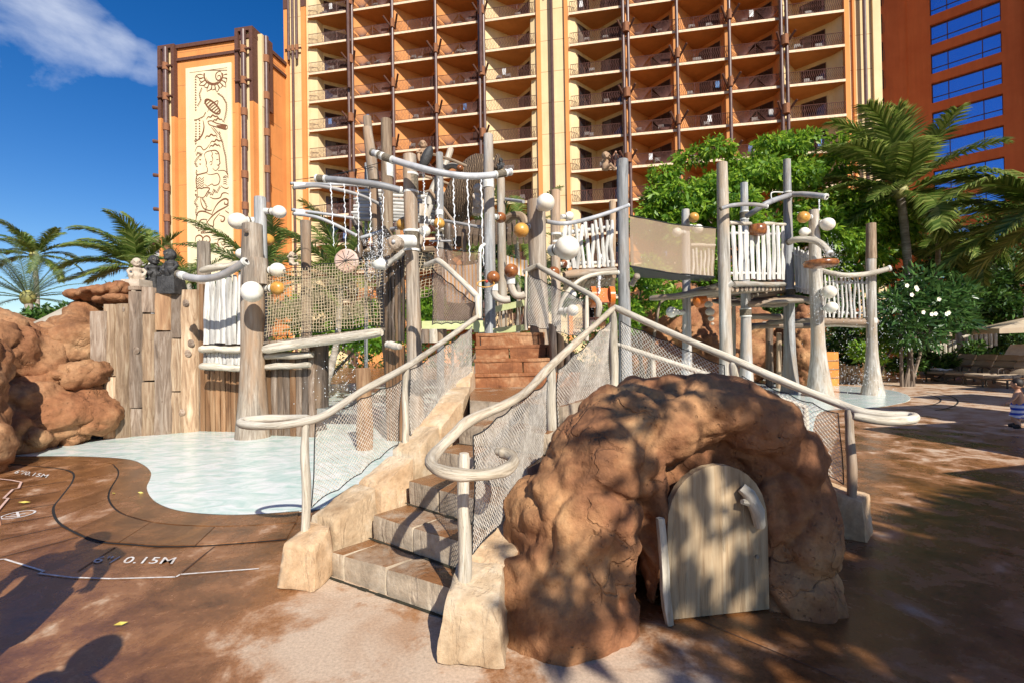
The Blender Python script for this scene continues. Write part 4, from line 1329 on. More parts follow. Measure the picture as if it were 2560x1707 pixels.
# the block behind and its right flank
cor = MB(); a0, a1 = fa(722), fa(2216)
cor.add([F(a0, 3.2, 0), F(a1, 3.2, 0), F(a1, 14, 0), F(a0, 14, 0), F(a0, 3.2, 48), F(a1, 3.2, 48), F(a1, 14, 48), F(a0, 14, 48)], [(0, 1, 5, 4), (1, 2, 6, 5), (2, 3, 7, 6), (3, 0, 4, 7), (4, 5, 6, 7)])
cor.build('core', s_orange, hotel, smooth=0)
fl_ = MB()
fl_.add([F(a1, 0, 0), F(a1, 14, 0), F(a1, 14, 48), F(a1, 0, 48), F(a0, 0, 0), F(a0, 14, 0), F(a0, 14, 48), F(a0, 0, 48)], [(0, 1, 2, 3), (5, 4, 7, 6)])
fl_.build('flank_wall', s_cream, hotel, smooth=0)

# ---------------- mural tower on the left
TC = V((-24.4, 46.3, 0)); TZ = 31.9; TW = 10.3
def T(a, b, z=0.0):            # a runs left along the front from the near right corner, b inward
    return TC - fu * a + fn * b + V((0, 0, z))
tower = thing('mural_tower', tuple(T(6, 0)), 'light orange hotel tower with cream line-art mural panel and brown corner columns', 'tower')
def tbox(a0, a1, b0, b1, z0, z1, mat, name, smooth=0):
    v = [T(a1, b0, z0), T(a0, b0, z0), T(a0, b1, z0), T(a1, b1, z0), T(a1, b0, z1), T(a0, b0, z1), T(a0, b1, z1), T(a1, b1, z1)]
    mbx = MB(); mbx.add(v, [(0, 1, 5, 4), (1, 2, 6, 5), (2, 3, 7, 6), (3, 0, 4, 7), (4, 5, 6, 7), (0, 3, 2, 1)])
    return mbx.build(name, mat, tower, smooth=0)
tbox(.0, TW, 0.0, 14, 0, TZ - 1.0, s_light, 'wall')
mbx = MB()
for z in [3.3 * k + 1.5 for k in range(10)]:
    mbx.quad(T(TW, -.005, z - .02), T(0, -.005, z - .02), T(0, -.005, z + .02), T(TW, -.005, z + .02))
    mbx.quad(T(-.005, 0, z - .02), T(-.005, 4, z - .02), T(-.005, 4, z + .02), T(-.005, 0, z + .02))
o = mbx.build('joint', joint_m, tower, smooth=0); o['kind'] = 'stuff'
# parapet and copings
tbox(-.02, TW + .02, .0, 14, TZ - 1.0, TZ - .35, s_light, 'parapet')
tbox(-.20, TW + .2, -.2, 14, TZ - .35, TZ - .0, brown_trim, 'coping')
tbox(1.75, TW - 1.75, -.16, .0, TZ - 1.6, TZ - 1.32, brown_trim, 'band')
tbox(-.16, 0, 1.9, 5, TZ - 1.6, TZ - 1.32, brown_trim, 'band')
# corner columns: right corner (wraps round), left corner
for (c0, c1, top) in ((-.18, 1.75, TZ + .6), (TW - 1.75, TW + .15, TZ - .0)):
    tbox(c0, c1, -.42, 1.4 if c0 < 0 else 1.0, top - .35, top, brown_trim, 'column_cap')
    wd = .36
    for (x0, x1) in ((c0, c0 + wd), (c1 - wd, c1)):
        tbox(x0, x1, -.42, .3, 2.6, top - 7.2, s_light, 'pilaster')
        tbox(x0, x1, -.44, .3, top - 7.2, top - .35, brown_trim, 'pilaster')
        tbox(x0, x1, -.44, .3, 0, 2.6 + 2, brown_trim, 'pilaster')
    tbox(c0 + wd, c1 - wd, -.10, .2, 0, top - .35, s_cream, 'column_face')
    cc = (c0 + c1) / 2
    MB().tube([T(cc, -.42, 0), T(cc, -.42, top - .3)], .24, 10).build('pipe', pipe_brown, tower)
    for z in [top - 2.2 - 3.0 * k for k in range(9)]:
        MB().tube([T(cc, -.42, z - .35), T(cc, -.42, z + .35)], .30, 10).build('cord_wrap', cord, tower)
        if z > top - 8:
            MB().tube([T(c0 + .1, -.5, z), T(c1 - .1, -.5, z)], .12, 7).build('cross_tube', brown_trim, tower)
# side of the right corner
tbox(-.57, -.02, .35, 1.3, 2.6, TZ - 6.8, s_cream, 'column_face')
tbox(-.62, .0, 1.3, 1.9, TZ - 6.8, TZ + .25, brown_trim, 'pilaster')
tbox(-.60, -.03, .35, 1.3, TZ - 6.8, TZ + .25, s_cream, 'column_face')
MB().tube([T(-.72, .8, 0), T(-.72, .8, TZ + .2)], .24, 10).build('pipe', pipe_brown, tower)
for z in [TZ - 2 - 3.6 * k for k in range(7)]:
    MB().tube([T(-.72, .8, z - .35), T(-.72, .8, z + .35)], .30, 10).build('cord_wrap', cord, tower)
# stub outriggers on the left edge
for k in range(7):
    z = TZ - 6.0 - 3.4 * k
    if z > 3:
        MB().tube([T(TW + .1, .2, z), T(TW + 1.05, -.1, z + .12)], [.13, .2], 8).build('outrigger', brown_trim, tower)
# mural: cream panel with raised brown line work
MA0, MA1 = 7.50, 2.40          # left and right edge (a runs leftwards)
MZ0, MZ1 = 3.2, TZ - 2.45
tbox(MA1, MA0, -.10, .0, MZ0, MZ1, stucco('mural_cream', (.74, .64, .42), (.70, .59, .37)), 'mural_panel')
mfr = stucco('mural_frame', (.76, .66, .44), (.72, .60, .38))
tbox(MA1 - .0, MA0 + .0, -.14, -.101, MZ1 - .45, MZ1, mfr, 'mural_frame'); tbox(MA0 - .42, MA0, -.14, -.101, MZ0, MZ1 - .45, mfr, 'mural_frame'); tbox(MA1, MA1 + .42, -.14, -.101, MZ0, MZ1 - .45, mfr, 'mural_frame')
line_m = plain('mural_line', (.20, .075, .03), .8, bst=0)
lines = MB()
def MP(x, y, lift=-.12):
    """Crop Y pixel on the mural panel turned into a place on the tower face (x 800..1100, y 180..1480)."""
    u = (x - 798) / 302.0
    dx = px_dir(180 + x / 2.704, 100 + y / 2.704)
    # meet the ray with the panel plane
    p0 = T(0, lift); n_ = fn
    t_ = (p0 - V((0, 0, CAMZ))).dot(n_) / dx.dot(n_)
    return V((0, 0, CAMZ)) + dx * t_
def stroke(pts, wd=5.5, k=4, taper=True, closed=False):
    q = [MP(x, y) for x, y in pts]
    if closed: q.append(q[0])
    q = smooth_path(q, k)
    m = len(q)
    ww = 1.55 * wd / 2.704 / FPX * 49
    L_, R_ = [], []
    for i, p in enumerate(q):
        t_ = (q[min(i + 1, m - 1)] - q[max(i - 1, 0)]).normalized()
        s_ = t_.cross(fn)
        f_ = (1 if not taper else (.35 + .65 * math.sin(math.pi * min(1, max(0, i / (m - 1))))))
        L_.append(p + s_ * ww * f_ / 2); R_.append(p - s_ * ww * f_ / 2)
    for i in range(m - 1):
        lines.quad(L_[i], L_[i + 1], R_[i + 1], R_[i])
def rope(pts, wd=9):
    q = []
    for a, b in zip(pts, pts[1:]):
        n_ = max(1, int(math.hypot(b[0] - a[0], b[1] - a[1]) / 11))
        q += [(a[0] + (b[0] - a[0]) * i / n_, a[1] + (b[1] - a[1]) * i / n_) for i in range(n_)]
    q.append(pts[-1])
    for a, b in zip(q, q[1:]):
        dx, dy = b[0] - a[0], b[1] - a[1]; l_ = math.hypot(dx, dy) or 1; nx, ny = -dy / l_, dx / l_
        h = wd / 2
        stroke([(a[0] + nx * h, a[1] + ny * h), ((a[0] + b[0]) / 2, (a[1] + b[1]) / 2), (b[0] - nx * h, b[1] - ny * h)], 2.6, 2, False)
        stroke([(a[0] + nx * h, a[1] + ny * h), (b[0] + nx * h, b[1] + ny * h)], 1.8, 1, False)
def tri(x, y, s, up=1):
    p = [MP(x - s, y + up * s * .8), MP(x + s, y + up * s * .8), MP(x, y - up * s * .9)]
    lines.add(p, [(0, 1, 2)])
y = 250; i = 0
while y < 1160:
    up = 1 if int((y - 250) / 150) % 2 == 0 else -1
    tri(1062, y, 7, up); 
    if y < 480 or 640 < y < 720 or 1010 < y < 1060: tri(836, y, 7, up)
    if 540 < y < 680:
        for xx in (838, 862): tri(xx, y, 7, up)
    if 780 < y < 870: tri(866, y, 7, -1)
    y += 17.5 if y < 720 else 30
# sun with flame rays and a spiral
arc = [(955 + 62 * math.cos(a), 240 + 62 * math.sin(a)) for a in [math.pi * j / 14 for j in range(-1, 16)]]
stroke(arc, 7, 3, False)
stroke([(955 + 50 * math.cos(a) * .98, 242 + 52 * math.sin(a)) for a in [math.pi * j / 14 for j in range(3, 14)]], 3, 3)
stroke([(1012, 238), (1005, 215), (985, 218), (972, 235), (974, 262), (990, 275), (1005, 262), (1000, 242), (985, 245), (986, 258)], 5)
stroke([(840, 208), (955, 206), (1070, 206)], 3, 1, False)
for j in range(11):
    a = math.pi * (j + .3) / 10.6
    c_, s_ = math.cos(a), math.sin(a)
    b0, b1 = (955 + 68 * math.cos(a - .10), 240 + 68 * math.sin(a - .10)), (955 + 68 * math.cos(a + .10), 240 + 68 * math.sin(a + .10))
    r_ = 118 if j % 2 == 0 else 100
    tp = (955 + r_ * math.cos(a + .08), 240 + r_ * math.sin(a + .08))
    m1 = (955 + 92 * math.cos(a - .16), 240 + 92 * math.sin(a - .16)); m2 = (955 + 90 * math.cos(a + .16), 240 + 90 * math.sin(a + .16))
    stroke([b0, m1, tp], 4.5); stroke([b1, m2, tp], 3.5)
rope([(880, 325), (862, 370), (872, 410), (850, 450)])
rope([(985, 360), (1020, 385), (1045, 430), (1045, 480), (1035, 530), (1025, 560)])
# oval shield with bands crossed by a fin
ov = [(950 + 62 * math.cos(a) * .78 - 26 * math.sin(a) * .6, 452 + 62 * math.cos(a) * .72 + 26 * math.sin(a) * .8) for a in [2 * math.pi * j / 14 for j in range(14)]]
stroke(ov, 7, 4, False, True)
for j in range(-3, 4):
    cx_, cy_ = 950 + j * 13, 452 + j * 12
    stroke([(cx_ - 20, cy_ + 17), (cx_ - 2, cy_ - 2), (cx_ + 18, cy_ - 16)], 5, 3)
stroke([(915, 490), (940, 440), (985, 412), (975, 450), (930, 480)], 4)
for (x, y, s) in ((950, 525, 1), (985, 545, .8), (940, 655, 1), (975, 690, 1), (965, 720, .9)):
    stroke([(x - 42 * s, y + 14), (x - 30 * s, y - 4), (x - 12 * s, y - 2), (x, y - 16), (x + 18 * s, y - 6), (x + 32 * s, y - 8), (x + 42 * s, y + 8)], 6)
# long triangular blade with bound grip
q_ = [MP(975, 578), MP(1045, 575), MP(1038, 607), MP(985, 592)]; lines.add(q_, [(0, 1, 2, 3)])
stroke([(918, 552), (945, 548), (980, 566), (1048, 580), (1040, 606), (985, 592), (930, 575), (918, 552)], 4, 3, False)
stroke([(940, 590), (965, 620), (985, 648)], 3); stroke([(952, 588), (975, 615), (995, 640)], 3)
rope([(998, 620), (1000, 650), (1018, 690), (1025, 730), (1040, 790), (1045, 850), (1050, 905)])
stroke([(885, 545), (892, 590), (880, 640), (850, 678), (825, 684)], 7)
rope([(905, 490), (890, 520), (850, 540), (826, 545)], 7)
# cloud bank and carried basket at left
stroke([(830, 760), (845, 725), (870, 722), (890, 745), (915, 728), (930, 705)], 4)
rope([(835, 780), (850, 760), (880, 775), (850, 800), (832, 830), (846, 860)], 12)
rope([(845, 880), (840, 905), (850, 915)])
# standing figure seen from the chest up in profile, line work only
stroke([(905, 850), (915, 870), (912, 895), (880, 905), (845, 918), (838, 960), (845, 1010), (850, 1060)], 5)
stroke([(900, 800), (895, 775), (912, 757), (940, 750), (970, 748), (990, 765), (995, 790), (997, 815), (1000, 835), (992, 845), (994, 858), (988, 870), (970, 885), (950, 868)], 5)
stroke([(900, 800), (908, 830), (905, 850)], 5); stroke([(930, 835), (936, 822), (946, 828), (942, 845), (932, 845)], 3)
stroke([(940, 752), (950, 770), (945, 785), (952, 805), (948, 822)], 4); stroke([(965, 765), (978, 772), (990, 768)], 3)
stroke([(975, 812), (990, 808)], 3); stroke([(978, 845), (992, 850)], 3)
stroke([(910, 905), (935, 912), (960, 908), (985, 905), (1000, 940), (990, 975), (960, 985), (945, 975), (915, 990), (895, 975)], 4)
stroke([(985, 885), (1030, 885), (1052, 910), (1060, 945), (1065, 980), (1050, 1005), (1025, 1000), (1005, 985)], 5)
stroke([(1020, 930), (1040, 920), (1058, 935)], 3); 
for j in range(4): stroke([(1020, 935 + 14 * j), (1035, 930 + 14 * j), (1050, 938 + 14 * j)], 3, 3)
for j in range(5):
    stroke([(838, 930 + 16 * j), (850, 945 + 16 * j), (862, 930 + 16 * j), (876, 945 + 16 * j), (890, 930 + 16 * j)], 3, 2, False)
stroke([(836, 1000), (870, 1005), (900, 1000), (930, 1005), (915, 1030), (890, 1065), (850, 1060)], 5)
rope([(905, 1060), (925, 1025), (945, 1050), (960, 1010), (975, 1035), (1000, 990)], 12)
stroke([(930, 1062), (960, 1075), (1000, 1068), (1015, 1040), (1040, 1035), (1075, 1050)], 5)
stroke([(870, 1066), (872, 1100), (890, 1140), (930, 1155), (945, 1150)], 5)
rope([(880, 1070), (900, 1100), (912, 1130), (900, 1165)], 9); rope([(838, 1040), (850, 1070), (830, 1100), (850, 1130), (838, 1160), (845, 1190)], 12)
# curling wave shapes and a coiled tail below
stroke([(945, 1180), (975, 1120), (1010, 1085), (1040, 1075), (1056, 1090), (1050, 1112), (1030, 1110), (1032, 1095)], 7)
stroke([(905, 1245), (940, 1200), (985, 1160), (1040, 1130), (1078, 1105)], 6)
stroke([(905, 1215), (925, 1250), (955, 1260), (960, 1220), (1000, 1170)], 5)
stroke([(835, 1270), (840, 1200), (855, 1165), (890, 1160), (930, 1175), (950, 1185)], 6)
stroke([(860, 1265), (862, 1230), (880, 1215), (915, 1215)], 5); stroke([(835, 1265), (850, 1275), (862, 1262)], 4)
stroke([(995, 1185), (1030, 1200), (1025, 1225), (1008, 1228), (1008, 1212)], 6); stroke([(1035, 1155), (1070, 1180), (1080, 1200)], 5)
rope([(850, 1290), (890, 1270), (905, 1290), (870, 1305), (930, 1300), (1000, 1315), (1060, 1330)], 10)
for j, (x, y) in enumerate(((860, 1345), (910, 1350), (970, 1400), (1010, 1370), (1050, 1420), (890, 1430))):
    stroke([(x - 26, y + 20), (x - 22, y - 12), (x, y - 24), (x + 20, y - 12), (x + 22, y + 12), (x + 6, y + 18), (x - 2, y + 4)], 6)
o = lines.build('mural_line_work', line_m, tower, smooth=0); o['kind'] = 'stuff'

# ---------------- red wing on the right
wing = thing('red_wing', tuple(P(2347, 850, 49.3)).__class__((P(2347, 850, 49.3).x, P(2347, 850, 49.3).y, 0)), 'red orange hotel wing with wide blue mirror windows at the right edge', 'hotel wing')
wu = V((.68, -.733, 0)); wn = V((-.733, -.68, 0))
W0 = V((43.5, 49.3, 0))
def Wp(a, b, z=0.0): return W0 + wu * a + wn * b + V((0, 0, z))
def wbox(a0, a1, b0, b1, z0, z1, mat, name, par=wing):
    v = [Wp(a0, b0, z0), Wp(a1, b0, z0), Wp(a1, b1, z0), Wp(a0, b1, z0)]
    v += [p + V((0, 0, z1 - z0)) for p in v]
    mbx = MB(); mbx.add(v, [(0, 3, 2, 1), (4, 5, 6, 7), (0, 1, 5, 4), (1, 2, 6, 5), (2, 3, 7, 6), (3, 0, 4, 7)])
    bm_ = mbx.build(name, mat, par, smooth=0)
    return bm_
WN = 15
wx0, wx1 = -.1, 5.0
zb = .55      # sill offset
mbx = MB()
wbox(-1.9, wx0, -6, 0, 0, 48, s_red, 'wall'); wbox(wx1, 6.6, -6, 0, 0, 48, s_red, 'wall')
for k in range(-1, WN):
    z = 1.6 + 3 * k
    # spandrel and the window band of each storey
    z_s = z + .1
    wbox(wx0, wx1, -6, 0, z_s + 2.05 if k >= 0 else 0, z_s + 3.0, s_red, 'spandrel')
    if k >= 0:
        wf = wbox(wx0, wx1, -.40, -.30, z_s, z_s + .07, brown_trim, 'window')
        for (a0, a1, z0, z1) in ((wx0, wx1, 1.98, 2.05), (wx0, wx0 + .07, .07, 1.98), (1.15, 1.22, .07, 1.98), (3.65, 3.72, .07, 1.98), (wx1 - .07, wx1, .07, 1.98), (wx0 + .07, wx1 - .07, .62, .68)):
            o = wbox(a0, a1, -.40, -.30, z_s + z0, z_s + z1, brown_trim, 'mullion', wf)
            o.parent = wf; o.location = V((0, 0, 0))
        for (a0, a1) in ((wx0 + .07, 1.15), (1.22, 3.65), (3.72, wx1 - .07)):
            for (z0, z1) in ((.07, .62), (.68, 1.98)):
                mb2 = MB(); mb2.quad(Wp(a0, -.36, z_s + z0), Wp(a1, -.36, z_s + z0), Wp(a1, -.36, z_s + z1), Wp(a0, -.36, z_s + z1))
                mb2.build('pane', g_mirror, wf, smooth=0)
# rounded link wall with a strip of narrow windows
link = [Wp(-1.9, 0), V((42.0, 51.0, 0)), V((41.0, 51.6, 0)), V((39.6, 51.9, 0)), V((36, 52.3, 0))]
mbx = MB(); q = smooth_path(link, 5)
for a, b in zip(q, q[1:]): mbx.quad(b, a, a + V((0, 0, 48)), b + V((0, 0, 48)))
mbx.build('link_wall', s_red, wing, smooth=60)
for k in range(15):
    z = 1.4 + 3 * k
    a, b = V((39.0, 51.82, z)), V((40.3, 51.62, z))
    mb2 = MB(); mb2.quad(a, b, b + V((0, 0, 2.1)), a + V((0, 0, 2.1))); fr_o = mb2.build('window', g_dark, wing, smooth=0)
    A_, B_ = [], []
    for j in range(8):
        p = a.lerp(b, j / 7) + V((-.02, -.25, 0)); A_.append(p + V((0, 0, .0))); B_.append(p + V((0, 0, 1.0)))
    A_.append(a + V((-.02, -.25, 1.0))); B_.append(b + V((-.02, -.25, 1.0)))
    v, f = segs(A_, B_, .02, 4)
    o = np_obj('railing', v, f, rail_brown, fr_o)
# projecting bay at the right edge, with brown pipe
wbox(6.6, 7.1, -6, .5, 0, 48, brown_trim, 'pilaster')
wbox(7.1, 9.4, -6, .9, 0, 48, s_light, 'pilaster')
MB().tube([Wp(8.3, 1.2, 0), Wp(8.3, 1.2, 48)], .3, 10).build('pipe', pipe_grey, wing)
wbox(9.4, 26, -6, .2, 0, 48, s_red, 'wall')

# unseen block added right of the frame, tall enough to shade the red wing
hw = thing('shade_block', (62, 29, 0), 'plain orange block added out of frame to the right to shade the red wing', 'hotel wing')
hb = MB(); c_ = V((66, 12, 0))
hb.box((62, 29, 33), (22, 20, 66), rz=R(-43)); hb.build('wall', s_orange, hw, smooth=0)

# small white house with brown hip roof far left
wh = thing('white_house', tuple(V((-46, 62, 0))), 'small white building with brown hip roof beside the mural tower', 'building')
white_st = plain('white_stucco', (.74, .73, .70), .85, (.66, .65, .62), 2, .1)
roof_m = plain('brown_shingle', (.20, .11, .075), .85, (.13, .07, .05), 9, .3)
c0 = P(345, 700, 62); hz = P(345, 607, 62).z
bx0, bx1 = P(318, 700, 62).x, P(470, 700, 62).x
mbx = MB(); mbx.prism([(bx0 + .8, 62), (bx1, 61), (bx1, 72), (bx0 + .8, 72)], 0, hz + .2); mbx.build('wall', white_st, wh, smooth=0)
ez = P(345, 616, 62).z; rz_ = P(430, 573, 66).z
mbx = MB(); e = [V((bx0 - .6, 60.6, ez)), V((bx1 + 1, 59.8, ez)), V((bx1 + 1, 73, ez)), V((bx0 - .6, 73, ez))]
r0, r1 = V((bx0 + 5.5, 66.5, rz_)), V((bx1 + 1, 66.5, rz_ + .1))
mbx.add(e + [r0, r1], [(0, 1, 5, 4), (3, 0, 4), (2, 3, 4, 5), (3, 2, 1, 0)]); mbx.build('roof', roof_m, wh, smooth=0)
for i in range(3):
    x = bx0 + 1.6 + i * 2.6
    wn_ = MB().box((x, 61.7, hz - 1.2), (1.3, .12, 1.3)).build('window', brown_trim, wh, smooth=0)
    MB().box((x, 61.62, hz - 1.2), (1.1, .06, 1.1)).build('pane', g_dark, wn_, smooth=0)
# lower white terrace house seen between the tiki figures
mbx = MB()
# ================================================================== PLAY STRUCTURE
def post(k, x0, y0, x1, y1, d, w0, w1, mat, label, flare=0.0, bend=0.0, group=None, z_end=0.0, seed=0, name='wooden_post', lash=(), tilt_top=.02):
    """Round log standing at depth d: top centre and a lower centre read off the photo, widths in pixels."""
    tp, lo = C(k, x0, y0, d), C(k, x1, y1, d)
    s = (tp.z - z_end) / max(tp.z - lo.z, .01)
    bs = tp.lerp(lo, s)
    r0, r1 = pxm(k, w0, d) / 2, pxm(k, w1, d) / 2
    root = thing(name, (bs.x, bs.y, z_end), label, 'post', group)
    n = 18
    pts, rad = [], []
    for i in range(n + 1):
        t_ = i / n
        p = bs.lerp(tp, t_)
        p = p + V((math.sin(t_ * 3.3 + seed) * .012 + bend * math.sin(math.pi * t_), math.cos(t_ * 2.7 + seed) * .012, 0))
        h = p.z - z_end
        rr = r1 + (r0 - r1) * t_
        rr *= 1 + .04 * math.sin(t_ * 9 + seed * 1.7)
        rr += flare * max(0, 1 - h / 1.9) ** 2
        pts.append(p); rad.append(rr)
    pts.append(pts[-1] + (pts[-1] - pts[-2]).normalized() * .006 + V((0, 0, .003))); rad.append(rad[-1] * .86)
    mbx = MB(); mbx.tube(pts, rad, 14, jit=.018, seed=seed)
    mbx.build('log', mat, root, smooth=50)
    for (t_, hgt, kind) in lash:
        c0 = C(k, x0 + (x1 - x0) * t_, y0 + (y1 - y0) * t_, d)
        rr = (r0 + (r1 - r0) * min(1, t_)) * 1.07 + flare * max(0, 1 - (c0.z - z_end) / 1.9) ** 2
        coil(root, c0, V((0, 0, 1)), rr, hgt, kind)
    return root
def coil(parent, c, axis, r, h, kind='cord'):
    """Band of wound cord: ridged so each turn shows."""
    axis = V(axis).normalized()
    nt_ = max(3, int(h / .022))
    pts, rad = [], []
    for i in range(nt_ * 2 + 1):
        pts.append(V(c) + axis * (h * (i / (nt_ * 2) - .5))); rad.append(r * (1.0 if i % 2 else 1.035))
    MB().tube(pts, rad, 14).build('lashing', lashing if kind == 'cord' else white_lash, parent, smooth=25)
    if kind == 'cord':
        for s in (-1, 1):
            q = V(c) + axis * (s * h * .56)
            MB().tube([q - axis * .018, q + axis * .018], r * 1.06, 14).build('lashing_ring', white_lash, parent, smooth=40)
def gourd(parent, k, x, y, d, r, mat, frm=None, rl=None, back=0.0, name='gourd', collar=True, df=None):
    """Ball float on a bound collar: centre and radius in crop pixels, frm = pixel where the neck meets the wood."""
    c = C(k, x, y, d); R_ = pxm(k, r, d)
    if frm is not None:
        f_ = C(k, frm[0], frm[1], df if df else d + back)
        ax = (c - f_).normalized()
        L_ = (c - f_).length
    else:
        ax = V((0, -1, 0)); f_ = c - ax * R_ * 1.5; L_ = R_ * 1.5
    g_ = MB(); ral = R_ * (rl if rl else 1.0)
    g_.ball(c, (R_, ral), 20, 14, axis=ax)
    o = g_.build(name, mat, parent, smooth=80)
    if collar:
        nr = R_ * .48
        MB().tube([f_, c - ax * ral * .78], nr, 12).build('neck', white_lash, o)
        m_ = f_.lerp(c - ax * ral * .85, .62)
        MB().tube([m_ - ax * R_ * .10, m_ + ax * R_ * .10], nr * 1.10, 12).build('binding', lashing, o)
        MB().tube([m_ + ax * R_ * .16, m_ + ax * R_ * .26], nr * 1.16, 12).build('ring', white_lash, o)
    return o
def pipe(k, pts, r, label, mat=None, ends=True, lash=(), name='curved_pipe', taper=1.0, n=12, white_sleeve=None, jit=0.0, cat='pipe', group=None):
    P3 = [C(k, x, y, d) for x, y, d in pts]
    root = thing(name, tuple(P3[0]), label, cat, group)
    q = smooth_path(P3, 6)
    rr = [pxm(k, r, P3[0].y) * (1 + (taper - 1) * i / (len(q) - 1)) for i in range(len(q))]
    MB().tube(q, rr, n, jit=jit, seed=int(abs(pts[0][0]))).build('tube', mat or pipe_grey, root, smooth=60)
    if ends:
        for e, s in ((0, -1), (len(q) - 1, 1)):
            t_ = (q[1] - q[0]).normalized() if e == 0 else (q[-1] - q[-2]).normalized()
            p = q[e]
            MB().tube([p - t_ * s * .0 - t_ * rr[e] * .35, p + t_ * rr[e] * .35], rr[e] * 1.15, n).build('end_cap', white_lash if s == 1 else lashing, root)
            MB().tube([p + t_ * s * rr[e] * .3, p + t_ * s * rr[e] * .8], rr[e] * .35, 8).build('bolt', metal_dark, root)
    for (t_, h, kind) in lash:
        i = min(len(q) - 2, max(1, int(t_ * (len(q) - 1))))
        coil(root, q[i], q[i + 1] - q[i - 1], rr[i] * 1.12, h, kind)
    return root
# ---- left trunk cluster with gourds
t1 = post('M', 583, 248, 575, 1560, 8.8, 145, 185, grey_wood, 'thick grey trunk standing in the pool at left with white and yellow gourd floats', flare=.07, seed=1)
MB().tube([C('M', 598, 505, 8.75), C('M', 602, 700, 8.75)], [pxm('M', 86, 8.8), pxm('M', 95, 8.8)], 12, jit=.02, seed=3).build('stub_log', grey_wood, t1, smooth=50)
m_ = MB(); kn = C('M', 582, 318, 8.8) + V((0, -.235, 0)); m_.ball(kn, (.045, .02), 10, 6, axis=(0, 1, 0)); m_.build('knot', dark_wood, t1)
gourd(t1, 'M', 572, 755, 8.15, 80, gourd_white, (590, 740), 1.15, df=8.6, collar=False)
o = t1
gourd(t1, 'M', 765, 590, 8.7, 54, gourd_white, (672, 592), 1.15, df=8.8)
gourd(t1, 'M', 768, 727, 8.7, 52, gourd_yellow, (670, 725), 1.1, df=8.8)
t1b = post('M', 628, 42, 640, 700, 9.5, 84, 100, cool_wood, 'dark grey upright log behind the thick left trunk, white gourds near its top', seed=4)
gourd(t1b, 'M', 467, 222, 9.3, 62, gourd_white, (590, 220), 1.12, df=9.5)
gourd(t1b, 'M', 778, 152, 9.4, 48, gourd_white, (672, 145), 1.15, df=9.5)
gourd(t1b, 'M', 686, 362, 9.7, 46, gourd_yellow, (640, 360), 1.15, df=9.6)
gourd(t1b, 'M', 492, 466, 9.4, 38, gourd_white, (560, 466), 1.1, df=9.6)
post('M', 205, 380, 205, 620, 9.9, 92, 96, grey_wood, 'short flat-topped grey log rising behind the white slat panel', seed=5)
post('M', 978, 222, 980, 900, 10.6, 76, 72, grey_wood, 'plain grey log with flat top left of the hanging shield disc', seed=6)
pipe('M', [(20, 622, 8.4), (110, 648, 8.3), (230, 655, 8.2), (340, 630, 8.15), (440, 580, 8.1), (520, 527, 8.05)], 27, 'bowed grey pipe reaching from the tiki figures to the left trunk', lash=((.10, .10, 'w'),))
# ---- timber wall
tw = thing('timber_wall', (-6.8, 9, 0), 'tall retaining wall of weathered brown planks at the left pool edge', 'wall')
cols = [  # left x, right x, then boards as (top y, bottom y, material) in crop L; depth at left and right
    (585, 672, [(590, 945, plank_b)]), (675, 748, [(548, 1020, plank_a), (1026, 1275, plank_a), (1285, 1440, plank_c)]),
    (752, 832, [(545, 1430, plank_a)]), (834, 918, [(434, 460, plank_b), (464, 1225, plank_b), (1230, 1405, plank_b)]),
    (920, 1000, [(440, 608, plank_b), (612, 1050, plank_a), (1056, 1395, plank_a)]), (1002, 1106, [(446, 470, plank_a), (475, 722, plank_c), (728, 1385, plank_b)]),
    (1106, 1178, [(452, 770, plank_b), (775, 1118, plank_a), (1124, 1380, plank_a)]), (1176, 1282, [(452, 1378, plank_a)])]
for ci, (xa, xb, boards) in enumerate(cols):
    da = 8.75 + (xa - 585) / 700 * .75; db = 8.75 + (xb - 585) / 700 * .75
    for bi, (ya, yb, mt) in enumerate(boards):
        off = rnd.uniform(-.03, .03)
        A_, B_ = C('L', xa, ya, da + off), C('L', xb + .5, ya, db + off)
        A2_, B2_ = C('L', xa + rnd.uniform(-2, 2), yb, da + off), C('L', xb + .5, yb, db + off)
        if yb > 1370: A2_.z = B2_.z = -.05
        th = V((.05, .22, 0))
        ln_ = max(4, int((A_.z - A2_.z) / .16))
        MB().rblock([A2_, B2_, B2_ + th, A2_ + th, A_, B_, B_ + th, A_ + th], n=(5, 2, ln_), rd=.13, amp=.02, fr=2.4, seed=ci * 5 + bi, amp2=.004).build('plank', mt, tw, smooth=60)
for i, (x, y) in enumerate(((1210, 545), (1245, 805), (1225, 870), (1185, 1255), (1040, 1185), (885, 850), (790, 585))):
    d_ = 8.75 + (x - 585) / 700 * .75
    p = C('L', x, y, d_) + V((0, .0, 0))
    MB().ball(p, (.075, .016), 14, 8, axis=(0, 1, 0)).build('knot', plank_b, tw)
MB().box(((C('L', 650, 900, 8.9) + C('L', 1270, 900, 9.5)) / 2) * 1.0 + V((0, .25, -.6)), (3.2, .1, 2.6), rz=R(13)).build('backing', dark_wood, tw)
